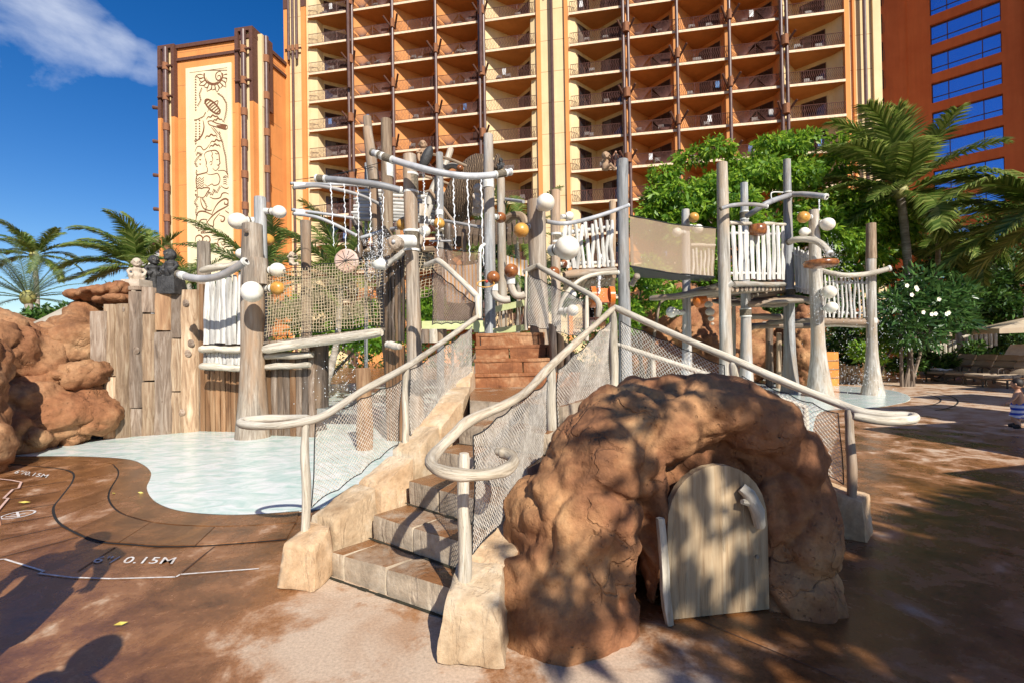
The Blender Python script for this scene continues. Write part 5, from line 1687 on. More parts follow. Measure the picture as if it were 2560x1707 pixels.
# ---- boulder bank at far left
bank = thing('boulder_bank', (-9, 8.6, 0), 'large orange tan artificial boulders at far left beside the timber wall', 'rock')
def blob(k, x, y, d, r):
    return (tuple(C(k, x, y, d)), r)
rock('boulder', [blob('L', 60, 890, 8.6, (.9, .8, .58)), blob('L', 200, 890, 8.7, (.75, .7, .55)), blob('L', 110, 980, 8.5, (.8, .7, .5)), blob('L', -120, 850, 8.0, (.8, .7, .7))], .055, .09, rock_tan, None, None, fr=1.5, crack=.12, cfr=.95, seed=1, parent=bank, fine=.035, smo=5, bil=.25)
rock('boulder', [blob('L', 480, 770, 9.1, (.62, .6, .45)), blob('L', 560, 690, 9.3, (.3, .5, .42)), blob('L', 390, 880, 9.0, (.55, .6, .35)), blob('L', 540, 850, 9.1, (.4, .5, .3))], .05, .09, rock_tan, None, None, fr=1.5, crack=.12, cfr=.95, seed=2, parent=bank, fine=.035, smo=4, bil=.25)
rock('boulder', [blob('L', 520, 1010, 8.75, (.55, .5, .26)), blob('L', 400, 1030, 8.7, (.5, .5, .24)), blob('L', 620, 990, 8.8, (.22, .4, .25))], .045, .09, rock_tan, None, None, fr=1.5, crack=.12, cfr=.95, seed=3, parent=bank, fine=.035, smo=4, bil=.25)
rock('boulder', [blob('L', 150, 1180, 8.2, (.7, .7, .5)), blob('L', 80, 1380, 7.9, (.75, .6, .5)), blob('L', 300, 1270, 8.3, (.7, .6, .5)), blob('L', 240, 1110, 8.6, (.6, .6, .4))], .05, .09, rock_tan, None, None, fr=1.5, crack=.12, cfr=.95, seed=4, parent=bank, fine=.035, smo=5, bil=.25)
rock('boulder', [blob('L', 560, 1280, 8.7, (.52, .5, .42)), blob('L', 420, 1340, 8.5, (.55, .5, .42)), blob('L', 600, 1150, 8.85, (.3, .4, .3)), blob('L', 470, 1160, 8.8, (.5, .4, .25)), blob('L', 350, 1150, 8.8, (.4, .4, .25))], .045, .09, rock_tan, None, None, fr=1.5, crack=.12, cfr=.95, seed=5, parent=bank, fine=.035, smo=4, bil=.25)
rock('boulder', [blob('L', -60, 740, 12, (1.1, 1, .6)), blob('L', 250, 770, 11, (.8, .8, .3))], .07, .1, rock_tan, None, None, fr=.8, crack=.04, cfr=.8, seed=6, parent=bank, fine=.035, smo=4, bil=.25)
rock('rock', [blob('L', -230, 1250, 6.6, (.5, .5, .9)), blob('L', -210, 1500, 6.4, (.45, .5, .5)), blob('L', -250, 1000, 6.8, (.5, .6, .8))], .05, .08, rock_tan, 'shaded brown boulder cut off by the left picture edge', 'rock', fr=1.0, seed=7, smo=10)
rock('rock', [blob('L', 700, 470, 9.3, (.45, .4, .14)), blob('L', 600, 490, 9.4, (.42, .4, .11)), blob('L', 790, 455, 9.2, (.22, .3, .16))], .03, .05, rock_tan, 'flat driftwood-like capstone on top of the planks by the slide', 'rock', seed=8, smo=6)
rock('rock', [blob('L', 780, 512, 9.15, (.26, .3, .11)), blob('L', 700, 525, 9.2, (.15, .3, .09)), blob('L', 570, 560, 9.5, (.32, .3, .10))], .03, .04, rock_tan, 'small rounded ledge stone under the flat capstone', 'rock', seed=9, smo=6)
# slide chute
sl = thing('slide_chute', tuple(C('L', 330, 730, 9.8)), 'smooth grey beige slide chute coming down between the left boulders', 'slide')
a, b = C('L', 320, 728, 9.6), C('L', 670, 545, 10.8)
prof = [(-.24, .20), (-.20, .06), (-.10, -.04), (0, -.07), (.10, -.04), (.20, .06), (.24, .20)]
u = (b - a).normalized(); sx = u.cross(V((0, 0, 1))).normalized(); up = sx.cross(u)
slide_m = plain('slide_plastic', (.50, .45, .37), .35, (.42, .38, .31), 2, .03)
mbx = MB(); rows = []
for i in range(9):
    c_ = a.lerp(b, i / 8) - u * .0
    rows.append([c_ + sx * x + up * z for x, z in prof] + [c_ + sx * x * 1.15 + up * (z - .05) for x, z in prof[::-1]])
vs_ = [p for r_ in rows for p in r_]; m = len(rows[0])
mbx.add(vs_, [(i * m + j, i * m + (j + 1) % m, (i + 1) * m + (j + 1) % m, (i + 1) * m + j) for i in range(8) for j in range(m)])
mbx.build('chute', slide_m, sl, smooth=60)
# ---- carved figures: squat body with head, arms and legs grown as one skin
def figure(name, base, h, mat, label, pose='sit', face=V((0, -1, 0)), pedestal=None, ped_mat=None, cat='statue', lean=0.0):
    base = V(base)
    root = thing(name, tuple(base), label, cat)
    s = h
    fr = face.normalized(); sd = V((fr.y, -fr.x, 0))
    def q(x, y, z): return base + sd * (x * s) + fr * (y * s + lean * z * s) + V((0, 0, z * s))
    mbx = MB()
    # torso
    mbx.tube([q(0, 0, .02), q(0, .02, .16), q(0, .0, .34), q(0, 0, .48), q(0, .01, .56)], [.17 * s, .19 * s, .17 * s, .20 * s, .09 * s], 12, jit=.02)
    # head, brow, nose, chin
    mbx.ball(q(0, .03, .74), (.185 * s, .21 * s), 14, 10)
    mbx.ball(q(0, .18, .83), (.05 * s, .13 * s), 8, 6, axis=sd)
    mbx.ball(q(0, .22, .73), (.045 * s, .07 * s), 8, 6)
    mbx.ball(q(0, .17, .62), (.06 * s, .10 * s), 8, 6, axis=sd)
    for g in (-1, 1):
        mbx.ball(q(g * .08, .185, .765), (.035 * s, .035 * s), 8, 6)
        mbx.ball(q(g * .19, .02, .73), (.03 * s, .06 * s), 8, 6)
        if pose == 'sit':
            mbx.tube([q(g * .18, .0, .48), q(g * .28, .06, .32), q(g * .16, .22, .30), q(g * .04, .24, .34)], [.07 * s, .06 * s, .05 * s, .05 * s], 8)
            mbx.tube([q(g * .09, .05, .08), q(g * .20, .28, .16), q(g * .20, .36, -.06), q(g * .18, .46, -.20), q(g * .18, .54, -.21)], [.10 * s, .085 * s, .065 * s, .05 * s, .035 * s], 8)
        elif pose == 'squat':
            mbx.tube([q(g * .18, .0, .48), q(g * .30, .04, .36), q(g * .26, .14, .24), q(g * .10, .2, .22)], [.08 * s, .07 * s, .055 * s, .05 * s], 8)
            mbx.tube([q(g * .10, .0, .10), q(g * .24, .18, .16), q(g * .20, .08, .0), q(g * .2, .2, -.02)], [.10 * s, .09 * s, .07 * s, .05 * s], 8)
        else:
            mbx.tube([q(g * .18, .0, .48), q(g * .33, .10, .55), q(g * .25, .22, .72), q(g * .12, .26, .66)], [.07 * s, .06 * s, .045 * s, .045 * s], 8)
            mbx.tube([q(g * .09, .05, .08), q(g * .24, .30, .20), q(g * .14, .46, .02), q(g * .10, .56, .04)], [.10 * s, .085 * s, .06 * s, .035 * s], 8)
    bm = bmesh.new(); me = bpy.data.meshes.new('body'); me.from_pydata(mbx.v, [], mbx.f); 
    tmp = bpy.data.objects.new('body', me); COL.objects.link(tmp)
    md = tmp.modifiers.new('r', 'REMESH'); md.mode = 'VOXEL'; md.voxel_size = max(.008, .024 * s)
    ms = tmp.modifiers.new('s', 'SMOOTH'); ms.iterations = 2
    dg = bpy.context.evaluated_depsgraph_get()
    m2 = bpy.data.meshes.new_from_object(tmp.evaluated_get(dg)); bpy.data.objects.remove(tmp)
    bm.free()
    for v_ in m2.vertices: v_.co = v_.co - base
    m2.shade_smooth(); m2.materials.clear(); m2.materials.append(mat)
    o = bpy.data.objects.new('body', m2); COL.objects.link(o); o.parent = root
    for g in (-1, 1):
        MB().ball(q(g * .08, .215, .765), (.018 * s, .012 * s), 8, 6).build('eye', lava_black if mat is not lava_black else statue_pale, root)
    if pedestal:
        w_, hh = pedestal
        MB().rblock([base + V((x * w_, y * w_, -hh)) for x, y in ((-1, -1), (1, -1), (1, 1), (-1, 1))] + [base + V((x * w_ * .9, y * w_ * .9, .01)) for x, y in ((-1, -1), (1, -1), (1, 1), (-1, 1))], n=(4, 4, 4), rd=.1, amp=.01, seed=4).build('pedestal', ped_mat or mat, root)
    return root
figure('tiki_figure', C('L', 895, 395, 9.4), .46, statue_pale, 'pale sandstone tiki figure at the left end of the timber wall top', 'squat', V((.6, -.8, 0)), (.20, .28))
figure('tiki_figure', C('L', 1005, 385, 9.7), .50, lava_black, 'black lava tiki with jutting chin between pale figure and larger black one', 'squat', V((.8, -.6, 0)), (.14, .32))
figure('tiki_figure', C('L', 1120, 375, 9.4), .58, lava_black, 'largest black lava tiki figure on a dark block next to the white slats', 'squat', V((-.3, -.95, 0)), (.19, .34))
figure('tiki_figure', C('L', 1045, 410, 9.9), .36, statue_pale, 'low pale stone block figure behind the two black tikis', 'squat', V((.2, -.95, 0)), (.20, .20))
# ---- white slat panel and its base
def slat_row(root, TL, TR, BL, BR, n, mat, w=.8, tn='slat', wob=.02, th=.05, pointed=True, seed=0, topjit=.05, rd=.4, botjit=.02):
    TL, TR, BL, BR = map(V, (TL, TR, BL, BR))
    rr = random.Random(seed)
    du = (TR - TL) / n
    nrm = du.cross(TL - BL).normalized()
    for i in range(n):
        t_ = (i + .5) / n
        a = BL.lerp(BR, t_) + V((0, 0, rr.uniform(-botjit, botjit))); b = TL.lerp(TR, t_) + V((0, 0, rr.uniform(-topjit, topjit)))
        ww = du * w * rr.uniform(.85, 1.12)
        mid = a.lerp(b, .5) + du.normalized() * rr.uniform(-wob, wob)
        MBx = MB()
        ns = 7
        pts, rad = [], []
        ph = rr.uniform(0, 6)
        for j in range(ns + 1):
            s_ = j / ns
            p = a.lerp(b, s_) + du.normalized() * (math.sin(s_ * 5 + ph) * wob + math.sin(s_ * 11 + ph * 2) * wob * .4)
            pts.append(p); rad.append(ww.length / 2 * (1 + .10 * math.sin(s_ * 8 + ph)) * (1 if j < ns else .75))
        MBx.tube(pts, rad, 7, flat=max(.3, min(1.0, th / ww.length * 1.0)), jit=.04, seed=i + seed, up=nrm)
        MBx.build(tn, mat, root, smooth=50)
def log_beam(root, a, b, r, mat, name='log', n=9, seed=0, knob=.08):
    m_ = MB(); add_limb(m_, [V(a), V(a).lerp(V(b), .33) + V((0, 0, .008)), V(a).lerp(V(b), .66) - V((0, 0, .006)), V(b)], r, r * .95, n=n, seed=seed, knob=knob, jit=.05)
    return m_.build(name, mat, root, smooth=60)
ws = thing('slatted_screen', tuple(C('M', 350, 1100, 9.1)), 'white weathered slat panel with small lower row left of the thick trunk', 'screen')
slat_row(ws, C('M', 215, 690, 9.2), C('M', 505, 600, 9.0), C('M', 208, 1142, 9.2), C('M', 500, 1142, 9.0), 7, white_picket, w=1.0, th=.05, wob=.008, seed=1, topjit=.02)
slat_row(ws, C('M', 205, 1205, 9.15), C('M', 495, 1208, 8.95), C('M', 205, 1300, 9.15), C('M', 495, 1302, 8.95), 10, white_picket, w=.95, th=.05, wob=.004, seed=2, topjit=.01)
for i, (x0, y0, x1, y1) in enumerate(((190, 595, 480, 540), (185, 1185, 495, 1188), (185, 1312, 495, 1328))):
    log_beam(ws, C('M', x0, y0, 9.05), C('M', x1, y1, 8.85), .065, bleached, seed=i)
wp = thing('plank_wall', tuple(C('M', 340, 1500, 9.3)), 'dripping red brown plank wall below the white slat panel', 'wall')
a, b = C('M', 170, 690, 9.55), C('M', 520, 690, 9.35)
for i in range(9):
    p, q = a.lerp(b, i / 9), a.lerp(b, (i + .96) / 9)
    th = V((0, .08, 0))
    top = [p, q, q + th, p + th]
    bot = [V((v.x, v.y, -.02)) for v in top]
    if i: top = [V((v.x, v.y, C('M', 300, 1345, 9.4).z)) for v in top]
    MB().rblock(bot + top, n=(3, 1, 6), rd=.25, amp=.012, seed=i).build('plank', wet_plank, wp)
# ---- rope net bridge
nb = thing('net_bridge', tuple(C('M', 1100, 1050, 8.5)), 'sagging tan rope net footbridge between the left trunk and centre posts', 'bridge')
net_panel('n', '', C('M', 668, 600, 8.75), C('M', 1562, 478, 8.1), C('M', 1560, 1010, 8.1), C('M', 668, 1108, 8.75), .057, .0055, net_tan, sag=.03, square=True, parent=nb, seed=11, n=4)
net_panel('n', '', C('M', 680, 660, 9.9), C('M', 1480, 610, 9.4), C('M', 1480, 960, 9.4), C('M', 680, 1020, 9.9), .060, .0055, net_tan, sag=.04, square=True, parent=nb, seed=12, n=3)
log_beam(nb, C('M', 668, 1186, 8.7), C('M', 1550, 1058, 8.0), .085, bleached, 'edge_log', seed=3, knob=.03)
dv = [C('M', 655, 1128, 8.75), C('M', 1555, 1020, 8.05)]
for i in range(16):
    p, q = dv[0].lerp(dv[1], i / 16), dv[0].lerp(dv[1], (i + .95) / 16)
    th = V((.12, 1.1, 0))
    MB().rblock([p + V((0, 0, -.05)), q + V((0, 0, -.05)), q + th + V((0, 0, -.05)), p + th + V((0, 0, -.05)), p, q, q + th, p + th], n=(2, 4, 1), rd=.3, amp=.005, seed=i).build('deck_board', grey_wood, nb)
# ---- plank wall under the bridge
uw = thing('plank_wall', tuple(C('M', 850, 1450, 8.9)), 'grey brown plank wall standing in the pool beneath the net bridge', 'wall')
a, b = C('M', 668, 1330, 9.0), C('M', 1040, 1240, 8.7)
for i in range(8):
    p, q = a.lerp(b, i / 8), a.lerp(b, (i + .97) / 8)
    th = V((0.02, .09, 0)); tz = .0
    top = [V((v.x, v.y, C('M', 850, 1200, 8.9).z)) for v in (p, q, q + th, p + th)]
    bot = [V((v.x, v.y, -.02)) for v in (p, q, q + th, p + th)]
    MB().rblock(bot + top, n=(3, 1, 6), rd=.22, amp=.01, seed=i).build('plank', [wet_plank, plank_b, dark_wood, plank_b][i % 4], uw)
log_beam(uw, C('M', 668, 1240, 8.85), C('M', 1030, 1225, 8.55), .06, bleached, seed=5)
log_beam(uw, C('M', 668, 1320, 8.85), C('M', 1010, 1300, 8.55), .055, bleached, seed=6)
MB().tube([C('M', 1078, 1130, 8.9), C('M', 1078, 1620, 8.9)], .17, 16).build('drum', dark_wood, uw)
# ---- centre posts
p2 = post('N', 1065, 358, 1085, 1560, 8.0, 108, 130, grey_wood, 'tall grey log post in the centre left bound with cord in two places', seed=7, flare=.03, lash=((.19, .26, 'cord'), (.58, .28, 'cord')))
p3 = post('N', 873, 66, 890, 1250, 8.9, 88, 92, tan_wood, 'tall tan log with flat top behind the long upper pipe', seed=8, lash=((.34, .30, 'w'),))
p4 = post('N', 712, 40, 800, 1000, 9.5, 68, 105, grey_wood, 'tallest grey log leaning left with a stepped top', seed=9)
MB().tube([C('N', 712, 130, 9.3), C('N', 740, 330, 9.3), C('N', 765, 560, 9.35)], [pxm('N', 36, 9.3), pxm('N', 44, 9.3), pxm('N', 46, 9.3)], 10, jit=.03).build('stepped_log', grey_wood, p4, smooth=50)
post('N', 700, 420, 703, 1100, 10.4, 26, 30, cool_wood, 'thin blue grey pole behind the leaning log', seed=10)
post('N', 1298, 338, 1305, 1100, 9.6, 56, 62, cool_wood, 'blue grey pole with a white cord band between the pipes and canoe', seed=11, lash=((.64, .10, 'w'), (.85, .12, 'cord')))
post('N', 1698, 190, 1710, 1480, 8.6, 80, 104, cool_wood, 'tall blue grey post at centre right carrying the long bowed pipe', seed=12, flare=.02, lash=((.30, .20, 'w'),))
post('N', 1806, 545, 1812, 1440, 9.4, 68, 80, pale_wood, 'pale log close behind the centre right post', seed=13)
pipe('N', [(1395, 305, 9.9), (1350, 430, 9.8), (1250, 620, 9.8), (1215, 760, 9.8)], 26, 'leaning forked grey branch rising behind the blue grey pole', pale_wood, ends=False, name='branch', jit=.05, cat='branch')
pipe('N', [(1345, 470, 9.8), (1400, 440, 9.75), (1455, 455, 9.7)], 24, 'short side branch with a small brown gourd near the canoe', pale_wood, ends=False, name='branch', jit=.05, cat='branch')
gb = thing('hanging_gourd', tuple(C('N', 1470, 465, 9.6)), 'small brown gourd at the tip of the side branch', 'gourd'); gourd(gb, 'N', 1470, 465, 9.6, 30, gourd_brown, None, 1.2, collar=False)
dp = post('O', 1118, 75, 1140, 1100, 7.2, 142, 175, grey_wood, 'broad dark grey post right of centre with a white gourd on top', seed=14, flare=.02)
gourd(dp, 'O', 1190, 88, 6.75, 74, gourd_white, (1140, 130), 1.0, df=7.1)
gourd(dp, 'O', 990, 315, 7.0, 62, gourd_yellow, (1060, 290), 1.05, df=7.15)
gourd(dp, 'O', 1255, 655, 7.3, 45, gourd_brown, (1190, 650), 1.2, df=7.2)
rp_ = post('O', 1272, -10, 1280, 1000, 8.4, 76, 84, grey_wood, 'grey brown log just right of the broad dark post with the largest white gourd', seed=15, lash=((.385, .12, 'cord'),))
gourd(rp_, 'O', 1365, 458, 7.6, 100, gourd_white, (1240, 478), 1.08, df=8.0)
gourd(rp_, 'O', 1382, 200, 8.6, 38, gourd_white, (1315, 205), 1.1, df=8.4)
gourd(rp_, 'O', 1335, 590, 8.6, 34, gourd_brown, (1300, 590), 1.1, df=8.45)
gc = thing('gourd_float', tuple(C('N', 1000, 930, 8.4)), 'yellow gourd peeking out behind the left of the centre bound post', 'gourd'); gourd(gc, 'N', 1000, 922, 8.3, 48, gourd_yellow, (1080, 922), 1.05, df=8.2)
gc = thing('gourd_float', tuple(C('N', 1300, 915, 8.6)), 'yellow gourd with white collar in front of the blue grey pole', 'gourd'); gourd(gc, 'N', 1300, 912, 8.9, 45, gourd_yellow, (1190, 895), 1.05, df=9.2)
gc = thing('gourd_float', tuple(C('N', 1183, 975, 7.9)), 'white gourd at the right flank of the centre bound post', 'gourd'); gourd(gc, 'N', 1183, 975, 7.9, 45, gourd_white, (1100, 980), 1.1, df=8.1)
gc = thing('gourd_float', tuple(C('N', 1800, 865, 8.9)), 'glossy striped brown gourd between the two centre right posts', 'gourd'); gourd(gc, 'N', 1800, 865, 8.9, 45, gourd_brown, (1740, 855), 1.15, df=8.7)
# sign plate behind the centre post
MBp = MB().rblock([C('N', 1140, 1010, 8.3), C('N', 1225, 1010, 8.3), C('N', 1225, 1010, 8.4), C('N', 1140, 1010, 8.4), C('N', 1135, 745, 8.3), C('N', 1205, 755, 8.3), C('N', 1205, 755, 8.4), C('N', 1135, 745, 8.4)], n=(3, 1, 4), rd=.2, amp=.01)
tag(MBp.build('board', pale_wood), 'flat pale grey board standing behind the centre bound post', 'board')
# horizontal arm with round bolted end at the centre post
arm = pipe('N', [(1090, 1060, 7.7), (1000, 1058, 7.55), (930, 1065, 7.4)], 52, 'thick white wrapped arm with round bolted end on the centre post', white_lash, ends=False, name='spray_arm')
c_ = C('N', 935, 1068, 7.3)
MB().tube([c_ + V((.02, .1, 0)), c_ + V((0, -.02, 0)), c_ + V((0, -.05, 0))], [.115, .11, .07], 18).build('end_cap', grey_wood, arm)
MB().ball(c_ + V((0, -.06, 0)), .03, 10, 8).build('bolt', pipe_grey, arm)
wb = thing('water_spout', tuple(C('N', 830, 1240, 7.6)), 'white cup-like spout below the thick arm over the net bridge', 'spout')
MB().tube([C('N', 790, 1225, 7.6), C('N', 800, 1240, 7.6), C('N', 870, 1255, 7.6)], [pxm('N', 52, 7.6), pxm('N', 52, 7.6), pxm('N', 40, 7.6)], 16).build('cup', white_lash, wb)
# pipes
pipe('N', [(755, 332, 7.9), (860, 372, 7.8), (960, 405, 7.7), (1120, 452, 7.6), (1280, 492, 7.6), (1450, 520, 7.7), (1600, 527, 7.8), (1750, 515, 8.0), (1880, 492, 8.2)], 27, 'longest bowed grey pipe across the top of the centre posts', lash=((.09, .10, 'cord'), (.16, .22, 'cord'), (.92, .20, 'cord')))
pipe('N', [(320, 545, 7.8), (500, 560, 7.7), (700, 582, 7.6), (850, 606, 7.6), (985, 642, 7.7)], 27, 'thick grey pipe reaching left from the bound centre post', lash=((.05, .14, 'cord'),))
pipe('N', [(90, 585, 9.0), (400, 592, 9.0), (600, 600, 9.1), (720, 612, 9.2)], 12, 'thin upper straight pole of the upper left pair')
pr = pipe('N', [(112, 622, 8.95), (300, 606, 8.95), (500, 640, 9.0), (680, 692, 9.1), (825, 762, 9.2)], 15, 'bent lower pole of the upper left pair')
pipe('N', [(100, 800, 9.0), (350, 832, 9.0), (600, 868, 9.2)], 12, 'thin straight pole of the lower left pair')
pipe('N', [(112, 832, 8.95), (300, 862, 8.95), (450, 922, 9.0), (620, 1010, 9.2)], 14, 'bent pole of the lower left pair above the shield disc')
for (x0, x1, y, lb) in ((118, 212, 604, 'white sleeve joining the tips of the upper left pole pair'), (130, 208, 824, 'white sleeve joining the tips of the lower left pole pair')):
    m_ = MB().slab(C('N', x0, y, 8.97), C('N', x1, y + 2, 8.97), V((0, 0, pxm('N', 58, 8.97))), V((0, .10, 0)), n=(3, 3, 3), rd=.35)
    tag(m_.build('sleeve', white_lash), lb, 'sleeve')
pipe('N', [(660, 1032, 9.0), (850, 972, 8.9), (985, 945, 8.7)], 15, 'short slanting pipe left of the yellow gourd')
pipe('N', [(1340, 890, 9.3), (1480, 915, 9.1), (1650, 946, 8.9)], 13, 'slim horizontal pole between the blue grey pole and centre right post')
pipe('N', [(1220, 1056, 9.2), (1400, 1056, 9.2)], 9, 'short thin rod above the brown mesh screen', ends=False)
pipe('N', [(1840, 715, 9.3), (1900, 722, 9.2), (1990, 735, 8.8)], 13, 'thin pole from the pale log to the right', ends=False)
pipe('N', [(1845, 890, 9.4), (1900, 850, 9.3), (1975, 860, 9.2), (2010, 930, 9.1)], 34, 'thick brown bent root behind the centre right posts', tan_wood, ends=False, name='root', cat='root', jit=.06)
pipe('O', [(1185, 240, 7.6), (1330, 260, 7.9), (1500, 232, 8.2), (1700, 172, 8.6), (1862, 112, 8.9)], 18, 'bowed blue grey pipe above the white picket fence')
pipe('O', [(1300, 1000, 7.4), (1318, 900, 7.4), (1400, 780, 7.45), (1500, 705, 7.5), (1620, 672, 7.6), (1780, 660, 7.7)], 17, 'curved driftwood pole arching above the orange tipping bucket', bleached)
gc = thing('gourd_float', tuple(C('O', 1410, 968, 6.9)), 'white gourd seen through the upper right net', 'gourd'); gourd(gc, 'O', 1410, 968, 7.2, 47, gourd_white, (1310, 970), 1.05, df=7.35)
gc = thing('gourd_float', tuple(C('O', 1405, 840, 7.7)), 'smaller white gourd just under the upper right rail', 'gourd'); gourd(gc, 'O', 1405, 840, 7.7, 36, gourd_white, (1350, 850), 1.05, df=7.8)
pipe('O', [(655, 1010, 8.0), (652, 600, 8.0), (655, 470, 8.0), (690, 430, 8.1)], 14, 'white curved standpipe left of the centre right post', white_lash, ends=False)
# white horizontal slat fence behind
hf = thing('slat_fence', tuple(C('N', 900, 880, 10.4)), 'stack of white horizontal poles behind the centre logs', 'fence')
for i, y in enumerate((650, 680, 712, 742, 772, 800, 826, 852, 876)):
    x0 = 640 if i < 2 else (605 if i < 5 else 585)
    if i % 2: x0 += 20
    log_beam(hf, C('N', x0, y, 10.4), C('N', 1340 if i < 2 else 1265, y + 20 * .9, 10.0), .045, white_picket, 'pole', n=7, seed=i)
# carved canoe-like trough
tr = thing('carved_canoe', tuple(C('N', 1530, 640, 10.0)), 'huge brown carved canoe-shaped bucket hanging behind the centre posts', 'water bucket')
canoe_m, t_, b_ = new_mat('canoe_carving')
vec = coords(t_, (1, 1, 1))
wv_ = N(t_, 'ShaderNodeTexWave'); wv_.inputs['Scale'].default_value = 9; wv_.inputs['Distortion'].default_value = 7; wv_.inputs['Detail'].default_value = 3
t_.links.new(vec, wv_.inputs['Vector'])
t_.links.new(ramp(t_, wv_.outputs['Fac'], [(.2, (.07, .04, .02)), (.8, (.21, .135, .075))]), b_.inputs['Base Color']); b_.inputs['Roughness'].default_value = .7
bump(t_, wv_.outputs['Fac'], .9, .04, b_)
ax_ = (C('N', 1660, 440, 9.8) - C('N', 1420, 850, 10.0)).normalized()
c_ = C('N', 1535, 630, 10.0)
m_ = MB(); ptsx = []; radx = []
for i in range(15):
    s_ = i / 14 * 2 - 1
    ptsx.append(c_ + ax_ * (s_ * .78) + V((0, 0, 0))); radx.append(max(.04, .44 * math.sqrt(max(0, 1 - abs(s_) ** 2.6))))
m_.tube(ptsx, radx, 20, flat=.85); m_.build('hull', canoe_m, tr, smooth=60)
m_ = MB(); m_.tube([C('N', 1765, 470, 9.7), C('N', 1775, 410, 9.7), C('N', 1780, 350, 9.7)], [.10, .09, .035], 9); m_.build('prow', canoe_m, tr)
m_ = MB(); m_.tube([C('N', 1400, 820, 10), C('N', 1365, 850, 10), C('N', 1345, 900, 10)], [.12, .14, .08], 9); m_.build('stern', canoe_m, tr)
m_ = MB(); m_.tube([C('N', 1240, 345, 9.6), C('N', 1420, 400, 9.6), C('N', 1560, 460, 9.6)], .03, 8); m_.build('paddle_shaft', tan_wood, tr)
m_ = MB(); m_.tube([C('N', 1140, 515, 9.9), C('N', 1300, 560, 9.9), C('N', 1410, 605, 9.9)], .03, 8); m_.build('pole', tan_wood, tr)
figure('carved_figure', C('N', 1168, 400, 9.5), .42, statue_tan, 'tan carved little man sitting above the longest pipe with a dark drum', 'sit', V((.2, -1, 0)))
m_ = MB().ball(C('N', 1195, 375, 9.15), (.10, .24), 12, 10, axis=(.45, 0, 1)); tag(m_.build('drum', lava_black), 'dark oval drum held by the seated carved figure', 'drum')
figure('carved_figure', C('N', 1612, 790, 9.2), .50, statue_pale, 'pale carved little man crouching in front of the big canoe', 'squat', V((.9, -.5, 0)), (.10, .12))
figure('carved_figure', C('C3', 455, 1195, 10.2), .42, statue_tan, 'tan carved little man playing a flute perched left of a tall post', 'flute', V((1, -.25, 0)))
figure('carved_figure', C('M', 872, 560, 9.5), .30, statue_pale, 'small pale carved figure lying behind the net bridge with one arm up', 'flute', V((.6, -.4, 0)))
figure('carved_figure', C('N', 1805, 470, 8.8), .22, lava_black, 'tiny dark carved figure on the right end of the longest pipe', 'squat', V((-.3, -1, 0)))
# hanging shield disc
sh = thing('shield_disc', tuple(C('M', 1290, 520, 9.3)), 'round pinkish gourd disc with cracked pattern above the net bridge', 'disc')
disc_m = plain('gourd_disc', (.55, .42, .36), .6, (.48, .24, .14), 3, .2)
c_ = C('M', 1285, 522, 9.3)
MB().tube([c_ + V((0, .04, 0)), c_ + V((0, 0, 0)), c_ + V((0, -.03, 0))], [pxm('M', 92, 9.3), pxm('M', 92, 9.3), pxm('M', 80, 9.3)], 26).build('plate', disc_m, sh, smooth=30)
m_ = MB()
for a in range(5):
    an = a * math.pi / 5
    u = V((math.cos(an), 0, math.sin(an))) * pxm('M', 78, 9.3)
    m_.tube([c_ - u + V((0, -.032, 0)), c_ + V((0, -.034, 0)), c_ + u + V((0, -.032, 0))], .006, 4)
m_.build('carved_lines', lava_black, sh)['kind'] = 'stuff'
# dark stave wall below the centre post
ds = thing('stave_wall', tuple(C('N', 940, 1560, 8.2)), 'wet dark brown stave wall left of the centre bound post', 'wall')
a, b, top0, top1 = C('N', 850, 1600, 8.25), C('N', 1015, 1600, 8.1), C('N', 858, 1270, 8.25), C('N', 1010, 1140, 8.1)
for i in range(6):
    p, q = a.lerp(b, i / 6), a.lerp(b, (i + .96) / 6); tp0, tp1 = top0.lerp(top1, i / 6), top0.lerp(top1, (i + .96) / 6)
    th = V((0, .1, 0)); zb_ = C('M', 1630, 1130, 8.1).z
    MB().rblock([V((p.x, p.y, zb_)), V((q.x, q.y, zb_)), V((q.x, q.y + .1, zb_)), V((p.x, p.y + .1, zb_)), tp0, tp1, tp1 + th, tp0 + th], n=(3, 1, 7), rd=.3, amp=.03, fr=3, seed=i, amp2=.004).build('stave', dark_wood, ds)
    MB().rblock([V((p.x, p.y + .03, 0)), V((q.x, q.y + .03, 0)), V((q.x, q.y + .1, 0)), V((p.x, p.y + .1, 0))] + [V((v.x, v.y + e, zb_ - .06)) for v, e in ((p, .03), (q, .03), (q, .1), (p, .1))], n=(3, 1, 6), rd=.3, amp=.01, seed=i + 9).build('stave', wet_plank, ds)
log_beam(ds, C('N', 862, 1262, 8.1), C('N', 1015, 1135, 7.95), .05, pale_wood, 'cap_log', seed=4)
log_beam(ds, C('M', 1588, 1150, 8.1), C('M', 1690, 1165, 7.9), .06, pale_wood, 'band_log', seed=5)
post('W', -280, 40, -270, 320, 7.6, 70, 80, plank_c, 'orange tan square post standing in the pool behind the left net', seed=18, z_end=0)
